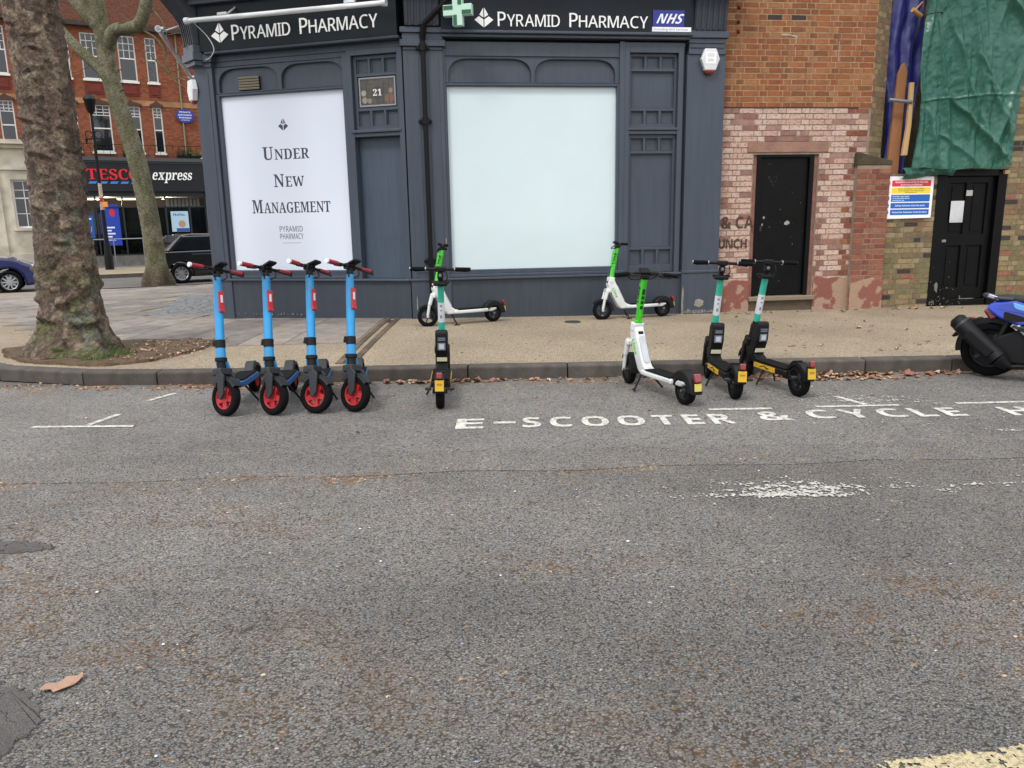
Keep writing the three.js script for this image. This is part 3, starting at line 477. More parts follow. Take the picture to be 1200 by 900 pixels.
{ // downpipe on the corner post
  const p = thing('downpipe', 'black cast iron downpipe running down the corner post of the shopfront', 'pipe', atA(0.265, 0, 0.05));
  p.rotation.y = RA; obj('pipe', [bar([0, 0.16, 0.07], [0, 3.72, 0.07], 0.031), bar([0, 3.7, 0.07], [0.02, 3.86, 0.12], 0.04), bar([0.02, 3.86, 0.12], [0.34, 4.12, 0.3], 0.034), bar([0.34, 4.12, 0.3], [0.42, 4.7, 0.42], 0.034)], M.blackMetal, p);
  for (const y of [0.95, 2.72, 3.6]) obj('socket', [bar([0, y - 0.04, 0.07], [0, y + 0.04, 0.07], 0.047), rspan(-0.085, 0.085, y - 0.02, y + 0.02, 0.0, 0.05)], M.blackMetal, p);
}
function lightTube(name, label, a, b, brackets) {
  const A = V(...a), B = V(...b), d = B.clone().sub(A), t = thing(name, label, 'sign light', a);
  obj('trough', [bar([0, 0, 0], d.toArray(), 0.031, 0.031, 16)], M.whiteGloss, t);
  obj('end_cap', [bar([0, 0, 0], d.clone().multiplyScalar(0.02).toArray(), 0.042, 0.042, 16)], M.white, t); obj('end_cap', [bar(d.clone().multiplyScalar(0.98).toArray(), d.toArray(), 0.042, 0.042, 16)], M.white, t);
  for (const [f, q] of brackets) { const s = d.clone().multiplyScalar(f); obj('bracket', [bar(s.toArray(), [s.x + q[0], s.y + q[1], s.z + q[2]], 0.012), rbx(0.14, 0.035, 0.05, 0.008, s.x, s.y + 0.045, s.z, 0, RB, 0)], M.white, t); }
  return t;
}
{
  const n = [-Math.sin(RB) * -1, 0, Math.cos(RB)];
  lightTube('sign_light', 'long white tubular lamp fixed above the green black fascia', atB(-2.84, 4.07, 0.4), atB(0.0, 4.05, 0.4), [[0.2, [-n[0] * 0.3, 0.2, -n[2] * 0.3]], [0.83, [-n[0] * 0.3, 0.2, -n[2] * 0.3]]]);
  lightTube('sign_light', 'white tubular lamp on brackets along the shop side wall, running back from the corner', [-4.67, 4.07, -11.2], [-5.8, 4.07, -15.3], [[0.05, [0.36, 0.12, -0.06]], [0.9, [0.4, 0.12, -0.06]]]);
  const w = obj('sign_cable', tube([atB(-2.74, 4.05, 0.36), atB(-2.66, 3.9, 0.2), atB(-2.6, 3.75, 0.18), atB(-2.68, 3.66, 0.16), atB(-2.8, 3.65, 0.1)], 0.006, 24, 6), M.white); tag(w, 'thin white cable drooping from the lamp end beside the corner bracket', 'cable');
}
function alarm(label, pos, ry, txt) {
  const t = thing('alarm_box', label, 'alarm box', pos, ry), hex = [[-0.075, 0.15], [0.075, 0.15], [0.13, 0.02], [0.075, -0.12], [-0.075, -0.12], [-0.13, 0.02]];
  obj('cover', extr(hex, 0.075, 0.014, 0, 3), M.whiteGloss, t); obj('strobe', place(new THREE.SphereGeometry(0.075, 16, 10), 0, 0, 0).scale(1, 0.62, 0.5).translate(0, -0.125, 0.035), M.redLamp, t);
  if (txt) { const c = canvasTex(128, 128, (q) => { q.fillStyle = '#f0f1f2'; q.fillRect(0, 0, 128, 128); q.strokeStyle = '#b08a8a'; q.lineWidth = 3; q.beginPath(); q.ellipse(64, 38, 38, 20, 0, 0, 7); q.stroke(); q.fillStyle = '#9a5a5e'; q.font = 'italic 26px serif'; q.textAlign = 'center'; q.fillText('Alert', 64, 46); q.fillStyle = '#8d8d90'; q.fillRect(28, 78, 72, 6); q.fillRect(28, 96, 72, 6); }); obj('print', new THREE.PlaneGeometry(0.15, 0.15).translate(0, 0.035, 0.0775), mat('#ffffff', 0.4, { map: c }), t, true); }
}
alarm('white hexagonal alarm box with red base on the pilaster beside the brick wall', atA(4.03, 3.475, 0.06), RA, true);
alarm('white alarm box with red base on the street corner post beside the shop poster', atB(-3.08, 3.27, 0.0), R(-52), false);
{ // projecting green cross
  const t = thing('pharmacy_cross', 'green and white cross sign on a bracket projecting beside the fascia emblem', 'cross sign', atA(0.705, 3.975, 0.36), R(-12));
  const a = 0.062, L = 0.18, o = [[-a, L], [a, L], [a, a], [L, a], [L, -a], [a, -a], [a, -L], [-a, -L], [-a, -a], [-L, -a], [-L, a], [-a, a]];
  const W = mat('#b7d8c6', 0.4), G = mat('#0b5a34', 0.4); obj('cross_body', extr(o, 0.09, 0.006, -0.045), W, t);
  for (const [x, y, w, h] of [[0.03, 0.115, 0.045, 0.115], [-0.03, -0.115, 0.045, 0.115], [0.115, -0.03, 0.115, 0.045], [-0.115, 0.03, 0.115, 0.045]]) obj('green_facet', bx(w, h, 0.006, x, y, 0.0485), G, t);
  obj('bracket', [bar([0, 0, -0.03], [-0.18, 0.05, -0.28], 0.014), bar([-0.02, 0.12, -0.03], [-0.18, 0.14, -0.28], 0.014)], M.blackMetal, t);
}

{ // paint flaking off the foot of the boards
  const r = rng(55), fl = (add, x0, x1, y, n, big) => { const g = []; for (let i = 0; i < n; i++) { const u = lerp(x0, x1, r()), s = (0.006 + 0.03 * r() * r()) * big, k = 7, p = []; for (let j = 0; j < k; j++) { const a = j / k * 6.28, q = s * (0.5 + 0.7 * r()); p.push([u + q * 1.3 * Math.cos(a), y + 0.05 * r() * r() + q * 0.7 * Math.sin(a)]); } g.push(extr(p, 0.002, 0, 0)); } return g; };
  const bare = mat('#b9b2a6', 0.95, { map: grainT });
  pa('flaked_paint', fl(pa, 3.76, 4.27, 0.15, 46, 1).concat(extr([[3.92, 0.25], [3.99, 0.22], [4.05, 0.25], [4.06, 0.31], [4.0, 0.34], [3.94, 0.33]], 0.002, 0, 0)).map((g) => g.translate(0, 0, 0.0755)), bare);
  pa('flaked_paint', [extr([[3.735, 0.12], [3.765, 0.14], [3.758, 0.3], [3.766, 0.45], [3.75, 0.52], [3.736, 0.4]], 0.002, 0, 0.0755)], bare);
  pb('flaked_paint', fl(pb, -2.9, -1.5, 0.21, 22, 0.7).map((g) => g.translate(0, 0, 0.0355)), bare);
  pa('flaked_paint', [extr([[0.06, 0.3], [0.075, 0.31], [0.072, 0.5], [0.06, 0.46]], 0.002, 0, 0.0455), extr([[0.47, 1.17], [0.49, 1.18], [0.488, 1.25], [0.472, 1.24]], 0.002, 0, 0.0585)], bare);
}

// ------------------------------------------------------------------ red brick building beside the shop
const RD = R(7.2), D0 = [-1.3406, 0, -10.6087];
const atD = (u, y, z) => [D0[0] + u * Math.cos(RD) + z * Math.sin(RD), y, D0[2] - u * Math.sin(RD) + z * Math.cos(RD)];
const brickT = tile(256, (u, v) => { const k = 0.6 * fbmP(u, v, 8, 5) + 0.4 * vn(u * 90, v * 90, 90); return 165 + 90 * k; });
const flakeT = tile(512, (u, v) => { const a = sstep(0.37, 0.45, fbmP(u, v, 18, 5)), g = 0.84 + 0.16 * vn(u * 200, v * 200, 200); return [lerp(226, 250, a) * g, lerp(192, 240, a) * g, lerp(176, 232, a) * g]; });
const bMat = (c, t, s = 1) => mat(c, 0.92, { map: rep(t, s), bumpMap: rep(grainB, 2.5), bumpScale: 0.004 });
const redBricks = ['#b26c43', '#a7643e', '#b8754b', '#99603f', '#af734d', '#ba8157', '#a06441'].map((c) => bMat(c, brickT, 2));
const darkBrick = bMat('#4f423d', brickT, 2);
const oldBricks = ['#dfcbc0', '#dac3b8', '#e2d0c6', '#d3b9ac', '#dac4b8'].map((c) => bMat(c, flakeT, 3.1)).concat(['#bd9284', '#b58676'].map((c) => bMat(c, brickT, 2)));
const pierBricks = ['#a4604a', '#ab6c52', '#965644', '#b0765c', '#9f6652'].map((c) => bMat(c, brickT, 2));
const stockBricks = ['#a68f68', '#b09a74', '#9a8560', '#b5a280', '#917c5c', '#a17a5e', '#b49a74', '#8a765a'].map((c) => bMat(c, brickT, 2));
const brickGeo = new Map();
function brickShape(w, h, d) { const k = [Math.round(w * 200), Math.round(h * 200), d].join(); if (!brickGeo.has(k)) { const list = []; for (let i = 0; i < 4; i++) { const g = joined(bx(w, h, d)), u = g.attributes.uv; for (let j = 0; j < u.count; j++) u.setXY(j, u.getX(j) + i * 0.37 + w, u.getY(j) + i * 0.61); list.push(g); } brickGeo.set(k, list); } return brickGeo.get(k); }
// courses of Flemish bond; pieces past the limit, or where single() says no, are joined into one part
function layBricks(parent, u0, u1, y0, y1, z, pick, o = {}) {
  const r = rng(o.seed || 3), rest = [], C = o.course || 0.075, J = 0.014, S = 0.211, Hd = 0.1025; let n = 0, row = Math.round(y0 / C);
  for (; row * C + C <= y1 + 0.01; row++) {
    const yb = row * C; let u = u0 - (row % 2 ? 0 : (S + Hd) / 2 + J) + (o.jit || 0) * (r() - 0.5), head = (row % 2) === 0;
    if (o.header) { u = u0 - (row % 2 ? 0 : Hd / 2); }
    while (u < u1) {
      const w = (o.header || head) ? Hd : S; head = !head; let a = Math.max(u, u0), b = Math.min(u + w, u1); u += w + J;
      const cuts = [[a, b]]; for (const [h0, h1, v0, v1] of o.holes || []) if (yb + C - J > v0 + 0.02 && yb < v1 - 0.02) for (let i = cuts.length - 1; i >= 0; i--) { const [p, q] = cuts[i]; if (q <= h0 || p >= h1) continue; cuts.splice(i, 1); if (h0 - p > 0.02) cuts.push([p, h0]); if (q - h1 > 0.02) cuts.push([h1, q]); }
      for (const [p, q] of cuts) {
        if (q - p < 0.025) continue; const wq = Math.round((q - p) * 200) / 200, m = pick((p + q) / 2, yb, r), g = brickShape(wq, C - J, 0.06)[(r() * 4) | 0], dz = (o.rough || 0.004) * (0.75 * r() - 0.05), tilt = 0.012 * (r() - 0.5);
        const X = (p + q) / 2, Y = yb + (C - J) / 2, Z = z - 0.03 + dz;
        if (n < (o.limit ?? 300) && (!o.single || o.single(X, Y))) { const k = new THREE.Mesh(g, m); k.name = 'brick'; k.castShadow = k.receiveShadow = true; k.position.set(X, Y, Z); k.rotation.z = tilt; parent.add(k); n++; }
        else { let e = rest.find((t) => t.m === m); if (!e) rest.push(e = { m, g: [] }); e.g.push(g.clone().rotateZ(tilt).translate(X, Y, Z)); }
      }
    }
  }
  if (rest.length) { // remaining bricks in one mesh with several materials
    const g = mergeGeometries(rest.map((e) => mergeGeometries(e.g)), true), k = new THREE.Mesh(g, rest.map((e) => e.m)); k.name = 'brickwork'; k.castShadow = k.receiveShadow = true; parent.add(stuff(k));
  }
  return n;
}
const mortarBuff = mat('#dcbc92', 0.96, { map: rep(grainT, 2), bumpMap: rep(grainB, 2), bumpScale: 0.004 });
const mortarOld = mat('#c2ad9b', 0.96, { map: rep(grainT, 2), bumpMap: rep(grainB, 2), bumpScale: 0.004 });
const mortarStock = mat('#a89c7e', 0.96, { map: rep(grainT, 2), bumpMap: rep(grainB, 2), bumpScale: 0.005 });
const house = thing('brick_building', 'orange red brick wall with pale weathered bricks round a black door', 'building', D0, RD);
{
  const up = obj('upper_wall', [span(4.28, 6.5, 2.93, 6.8, -0.4, -0.0015)], mortarBuff, house);
  layBricks(up, 4.28, 6.5, 2.926, 6.75, 0, (u, y, r) => (Math.abs(y - 4.03) < 0.03 && ((u > 4.95 && u < 5.14) || (u > 5.24 && u < 5.45))) ? darkBrick : redBricks[(r() * 7) | 0], { seed: 8, limit: 300, single: (u, y) => y < 4.45 });
  const rust = mat('#8a3020', 0.8, { map: brickT }); for (const [u, y] of [[4.5, 4.2], [4.5, 4.02], [4.5, 3.9]]) obj('rusty_fixing', [rbx(0.035, 0.04, 0.03, 0.008, u, y, 0.01), rbx(0.03, 0.03, 0.05, 0.01, u + 0.006, y - 0.015, 0.012)], rust, up);
  obj('mortar_smear', [rbx(0.13, 0.028, 0.014, 0.008, 5.18, 3.86, 0.0), rbx(0.1, 0.02, 0.012, 0.006, 5.3, 3.845, 0.0, 0, 0, -0.2), rbx(0.014, 0.1, 0.01, 0.004, 5.33, 3.79, 0), rbx(0.012, 0.14, 0.01, 0.004, 5.33, 3.64, 0), rbx(0.012, 0.26, 0.01, 0.004, 5.96, 3.66, 0)], mat('#d8cfbf', 0.95, { map: grainT }), up);
  const holes = [[4.79, 5.77, 0.2, 2.325], [4.7, 5.895, 2.325, 2.465], [4.94, 5.62, 2.47, 2.545], [5.17, 5.41, 2.55, 2.62]];
  const low = obj('lower_wall', [span(4.28, 4.8, -0.1, 2.926, -0.4, -0.0015), span(5.76, 6.5, -0.1, 2.926, -0.4, -0.0015), span(4.8, 5.76, 2.3, 2.926, -0.4, -0.0015)], mortarOld, house);
  const red = ['#a8786a', '#b08476'].map((c) => bMat(c, brickT, 2));
  layBricks(low, 4.28, 6.46, 0.15, 2.926, 0, (u, y, r) => { const k = fbm(u * 1.6 + 3, y * 1.6, 3), n = r(); if (u > 6.2) return n < 0.35 ? pierBricks[(r() * 5) | 0] : oldBricks[(r() * 6) | 0]; if ((u > 5.77 && u < 5.9) || (u > 4.68 && u < 4.8)) return n < 0.4 ? red[n < 0.2 ? 0 : 1] : oldBricks[(r() * 5) | 0]; return n < (k > 0.56 && u < 4.8 ? 0.4 : 0.06) ? oldBricks[5 + (r() > 0.5 ? 1 : 0)] : oldBricks[(r() * 5) | 0]; }, { seed: 12, holes, rough: 0.012, limit: 320 });
  let k = 0; for (const [a, b, y] of [[4.95, 5.16, 2.475], [5.17, 5.38, 2.475], [5.39, 5.6, 2.475], [5.18, 5.4, 2.552]]) { const q = new THREE.Mesh(brickShape(b - a - 0.005, 0.065, 0.06)[k % 4], red[k++ % 2]); q.name = 'brick'; q.position.set((a + b) / 2, y + 0.033, -0.024); low.add(q); }
  obj('drip_course', span(4.28, 6.3, 2.918, 2.93, -0.05, 0.012), mat('#5a463e', 0.95, { map: brickT }), house);
  // faded hand-painted lettering left of the door
  const ghost = mat('#6d564b', 0.95, { map: grainT });
  letters([['& CA', 0.16]], fontB, 0.002, ghost, low, 4.36, 1.3, 0.0095, 0.95, 'faded_letter');
  letters([['UNCH', 0.13]], fontB, 0.002, ghost, low, 4.33, 1.02, 0.0095, 0.95, 'faded_letter');
  // flaked red paint along the foot of the wall
  const flake = tile(512, (u, v) => { const a = sstep(0.47, 0.52, fbmP(u, v, 5, 6) + 0.06 * (vn(u * 120, v * 120, 120) - 0.5)), g = 0.85 + 0.15 * vn(u * 180, v * 180, 180); return [lerp(178, 148, a) * g, lerp(148, 92, a) * g, lerp(126, 80, a) * g]; });
  const pm = mat('#ffffff', 0.9, { map: rep(flake, 0.9), bumpMap: rep(grainB, 1.5), bumpScale: 0.006 });
  const pl = (a, b, y0, y1, seed) => { const t = [], bt = []; for (let i = 0; i <= 14; i++) { const u = lerp(a, b, i / 14); t.push([u, y1 + 0.05 * (fbm(u * 7 + seed, 2, 3) - 0.5)]); } return extr([[a, y0], [b, y0], ...t.reverse()], 0.028, 0.004, -0.01, 1); void bt; };
  obj('plinth_render', pl(4.28, 4.81, -0.1, 0.57, 1), pm, house); obj('plinth_render', pl(5.775, 6.32, -0.1, 0.58, 5), pm, house);
  obj('lintel', rspan(4.705, 5.89, 2.328, 2.465, -0.2, 0.012, 0.006), mat('#c99a86', 0.9, { map: slabT, bumpMap: slabB, bumpScale: 0.003 }), house);
  obj('door_step', [rspan(4.79, 5.79, 0.262, 0.325, -0.2, 0.07, 0.012)], mat('#8c7f6c', 0.9, { map: rep(streakT, 1), bumpMap: slabB, bumpScale: 0.004 }), house);
  obj('step_footing', span(4.81, 5.77, -0.1, 0.262, -0.3, 0.01), mat('#8a7966', 0.95, { map: slabT, bumpMap: slabB, bumpScale: 0.01 }), house);
  const d = obj('door', rspan(4.92, 5.64, 0.33, 2.26, -0.1, -0.055), M.blackPaint, house);
  obj('door_frame', [rspan(4.86, 4.92, 0.325, 2.32, -0.16, -0.01), rspan(5.64, 5.705, 0.325, 2.32, -0.16, -0.01), rspan(4.92, 5.64, 2.26, 2.32, -0.16, -0.01)], M.blackPaint, d);
  obj('reveal', [span(4.8, 4.86, 0.325, 2.33, -0.2, -0.03), span(5.705, 5.76, 0.325, 2.33, -0.2, -0.03)], red[0], d);
  const chip = mat('#c4c2bd', 0.9, { map: grainT }), r = rng(4), cg = [];
  cg.push(extr([[5.32, 1.34], [5.36, 1.33], [5.4, 1.345], [5.405, 1.37], [5.37, 1.395], [5.33, 1.37]], 0.003, 0, -0.054)); cg.push(extr([[5.0, 1.42], [5.03, 1.43], [5.02, 1.46], [4.995, 1.45]], 0.003, 0, -0.054), extr([[4.98, 1.33], [5.0, 1.325], [5.0, 1.36], [4.985, 1.355]], 0.003, 0, -0.054));
  for (let i = 0; i < 18; i++) { const u = 4.94 + 0.68 * r(), y = 0.4 + 1.8 * r(), s = 0.002 + 0.005 * r() * r(); cg.push(bx(s * 2, s, 0.002, u, y, -0.0535, 0, 0, r() * 3)); }
  for (let i = 0; i < 16; i++) cg.push(bx(0.003 + 0.004 * r(), 0.003, 0.002, 5.05 + 0.14 * r(), 1.88 + 0.14 * r(), -0.0535, 0, 0, r() * 3));
  obj('paint_chips', cg, chip, d); obj('keyhole_plate', rspan(4.955, 4.985, 1.25, 1.33, -0.056, -0.05, 0.002), M.plasticGrey, d);
  // splayed return with darker stock bricks at the wall's end, above the pier
  const ret = obj('splayed_return', span(0, 0.36, 2.1, 6.8, -0.3, -0.0015), mortarStock, house); ret.position.set(6.5, 0, -0.002); ret.rotation.y = Math.atan2(0.18, 0.3);
  layBricks(ret, 0.0, 0.36, 2.1, 6.75, 0, (u, y, q) => y < 2.9 && q() < 0.6 ? stockBricks[(q() * 3) | 0] : stockBricks[4 + ((q() * 4) | 0)], { seed: 15, header: true, single: (u, y) => y < 4.45 });
}
{ // low red brick pier at the end of the wall
  const pier = thing('brick_pier', 'short red brick pier with flaked paint at its foot, beside the safety board', 'pier', atD(6.56, 0, 0.08), RD);
  obj('core', span(-0.25, 0.25, -0.1, 2.16, -0.4, -0.0015), mortarOld, pier);
  layBricks(pier, -0.25, 0.25, 0.15, 2.14, 0, (u, y, r) => pierBricks[(r() * 5) | 0], { seed: 17, rough: 0.01 });
  obj('weathering', extr([[-0.27, 2.14], [0.27, 2.14], [0.27, 2.2], [0.08, 2.24], [-0.25, 2.32], [-0.27, 2.3]], 0.36, 0.01, -0.35), mat('#6f6248', 0.95, { map: slabT, bumpMap: slabB, bumpScale: 0.01 }), pier);
  const flake = tile(256, (u, v) => { const a = sstep(0.45, 0.52, fbmP(u, v, 4, 5)), g = 0.85 + 0.15 * vn(u * 120, v * 120, 120); return [lerp(176, 150, a) * g, lerp(146, 94, a) * g, lerp(122, 82, a) * g]; });
  obj('foot_render', extr([[-0.255, -0.1], [0.255, -0.1], [0.255, 0.5], [0.1, 0.56], [-0.05, 0.53], [-0.255, 0.58]], 0.03, 0.004, -0.01), mat('#ffffff', 0.92, { map: rep(flake, 1.3), bumpMap: grainB, bumpScale: 0.006 }), pier);
}
// ------------------------------------------------------------------ yellow stock brick building being repaired
const stock = thing('stock_brick_building', 'yellow brown stock brick building under repair with a black panelled door', 'building', D0, RD);
{
  const core = obj('front_wall', [span(6.8, 7.6, -0.1, 2.02, -0.45, -0.0015), span(8.7, 12.5, -0.1, 6.5, -0.45, -0.0015), span(7.6, 8.7, 2.07, 2.3, -0.45, -0.0015), span(6.7, 8.8, -0.1, 6.5, -0.95, -0.85)], mortarStock, stock);
  const green = stockBricks.slice(0, 3).map((m) => { const q = m.clone(); q.color.set('#8f8660'); return q; });
  const pick = (u, y, r) => { const n = r(), k = fbm(u * 2.2, y * 2.2 + 8, 3); if (y < 1.0 && k > 0.52 && n < 0.6) return green[(r() * 3) | 0]; if (n < 0.07) return darkBrick; if (n < 0.13) return pierBricks[3]; return stockBricks[(r() * 8) | 0]; };
  layBricks(core, 6.8, 7.6, 0.0, 2.0, 0, pick, { seed: 23, rough: 0.008, limit: 140 });
  layBricks(core, 8.7, 12.4, 0.0, 6.5, 0, pick, { seed: 25, rough: 0.008, limit: 160, single: (u, y) => u < 9.3 && y < 4.4 });
  const d = obj('door', board(7.75, 8.56, 0.2, 1.98, [rectPath(7.86, 8.11, 1.15, 1.88), rectPath(8.2, 8.45, 1.15, 1.88), rectPath(7.86, 8.11, 0.36, 0.98), rectPath(8.2, 8.45, 0.36, 0.98)], 0.04, -0.09, 0.008), M.blackPaint, stock);
  for (const [a, b, y0, y1] of [[7.86, 8.11, 1.15, 1.88], [8.2, 8.45, 1.15, 1.88], [7.86, 8.11, 0.36, 0.98], [8.2, 8.45, 0.36, 0.98]]) obj('door_panel', [span(a - 0.01, b + 0.01, y0 - 0.01, y1 + 0.01, -0.1, -0.078), rspan(a + 0.04, b - 0.04, y0 + 0.04, y1 - 0.04, -0.08, -0.07, 0.003)], M.blackPaint, d);
  obj('door_frame', [rspan(7.6, 7.75, 0.08, 2.03, -0.14, 0.012), rspan(8.56, 8.7, 0.08, 2.03, -0.14, 0.012), rspan(7.75, 8.56, 1.98, 2.07, -0.14, 0.005), rspan(7.75, 8.56, 0.06, 0.19, -0.14, -0.01)], M.blackPaint, d);
  obj('lock_plate', [rspan(7.72, 7.85, 1.035, 1.075, -0.055, -0.035, 0.004)], mat('#a9a294', 0.5, { map: grainT }), d);
  const r = rng(6), cg = []; for (let i = 0; i < 60; i++) { const s = 0.004 + 0.014 * r() * r(); cg.push(bx(s * 1.6, s, 0.003, 7.63 + 0.5 * r() * r() + (i % 3 === 0 ? 0.5 * r() : 0), 0.12 + (i % 2 ? 0.1 * r() : 0.7 * r() * r()), i % 3 ? 0.0135 : -0.0085, 0, 0, r() * 3)); }
  cg.push(extr([[7.7, 0.34], [7.74, 0.3], [7.745, 0.42], [7.72, 0.46], [7.69, 0.42]], 0.004, 0, 0.0115)); obj('paint_chips', cg, mat('#9b988f', 0.9, { map: grainT }), d);
  for (const u of [7.69, 8.66]) obj('batten_end', rspan(u - 0.04, u + 0.04, 2.0, 2.055, 0.0, 0.05, 0.004), M.woodPale, stock);
}
{ // notices on the black door
  const t = thing('door_notice', 'white paper notice in a clear sleeve on the panelled black door', 'notice', atD(7.985, 1.33, -0.046), RD);
  obj('paper', rspan(-0.105, 0.105, -0.01, 0.3, 0, 0.003, 0.001), mat('#dcdee2', 0.5, { map: paintMap, clearcoat: 0.6 }), t); obj('printed_oval', place(new THREE.TorusGeometry(0.04, 0.006, 6, 20), 0, 0.15, 0.004).scale(0.8, 1, 0.3), mat('#8a8f98', 0.7), t);
  const s = obj('number_tag', rspan(-0.05, 0.05, -0.04, 0.04, 0, 0.004, 0.001), mat('#d8d6d0', 0.6, { map: paintMap })); s.position.set(...atD(8.16, 1.74, -0.048)); s.rotation.y = RD; tag(s, 'small white number tag on the middle rail of the panelled black door', 'tag');
}
{ // site safety board
  const t = canvasTex(640, 480, (c, w, h) => {
    c.fillStyle = '#f2f3f5'; c.fillRect(0, 0, w, h); c.fillStyle = '#7d7f86'; c.font = 'bold 22px sans-serif'; c.textAlign = 'center'; c.fillText('SITE SAFETY NOTICE', w / 2, 26);
    const bar_ = (y, hh, col) => { c.fillStyle = col; c.beginPath(); c.roundRect(118, y, 494, hh, 8); c.fill(); };
    bar_(38, 72, '#d8303c'); bar_(122, 70, '#f0d22c'); bar_(204, 84, '#1f5fb4'); bar_(300, 66, '#1f5fb4'); bar_(378, 66, '#1f5fb4');
    c.fillStyle = '#fdeef0'; c.font = 'bold 28px sans-serif'; c.fillText('Unauthorised entry to this site', 365, 68); c.fillText('is strictly prohibited', 365, 100);
    c.fillStyle = '#5a5416'; c.font = 'bold 19px sans-serif'; c.fillText('Parents are advised to warn children', 365, 144); c.fillText('of the dangers of entering this site', 365, 166); c.fillText('and playing on it', 365, 186);
    c.fillStyle = '#dfe9f8'; c.textAlign = 'left'; c.font = 'bold 19px sans-serif'; c.fillText('All visitors must report', 136, 230); c.fillText('to the site office before', 136, 254); c.fillText('entering the site', 136, 278);
    c.textAlign = 'center'; c.font = 'bold 27px sans-serif'; c.fillText('Safety helmets must be worn', 365, 342); c.fillText('Protective footwear must be worn', 365, 420);
    const ring = (y, col, fill) => { c.lineWidth = 8; c.strokeStyle = col; c.fillStyle = fill; c.beginPath(); c.arc(64, y, 30, 0, 7); c.fill(); c.stroke(); };
    ring(74, '#d8303c', '#ffffff'); c.fillStyle = '#333'; c.fillRect(56, 56, 14, 34); c.fillStyle = '#e8c62a'; c.beginPath(); c.moveTo(64, 126); c.lineTo(98, 186); c.lineTo(30, 186); c.fill(); c.fillStyle = '#333'; c.fillRect(60, 146, 8, 26);
    for (const y of [246, 333, 411]) ring(y, '#1f5fb4', '#1f5fb4'); c.fillStyle = '#eef'; c.fillRect(58, 228, 12, 36); c.beginPath(); c.arc(64, 336, 15, Math.PI, 0); c.fill(); c.beginPath(); c.ellipse(62, 416, 18, 9, 0, 0, 7); c.fill();
  });
  const s = thing('safety_board', 'white site safety board with red, yellow and blue bands beside the panelled door', 'sign', atD(7.125, 1.385, 0.02), RD);
  obj('board', extr(smoothShape([[-0.4, 0, 0.03], [0.4, 0.01, 0.03], [0.405, 0.595, 0.03], [-0.395, 0.6, 0.03]]), 0.008, 0.001, 0), mat('#eceef0', 0.45), s);
  obj('print', new THREE.PlaneGeometry(0.78, 0.575).translate(0.003, 0.3, 0.011), mat('#ffffff', 0.4, { map: t }), s, true);
}
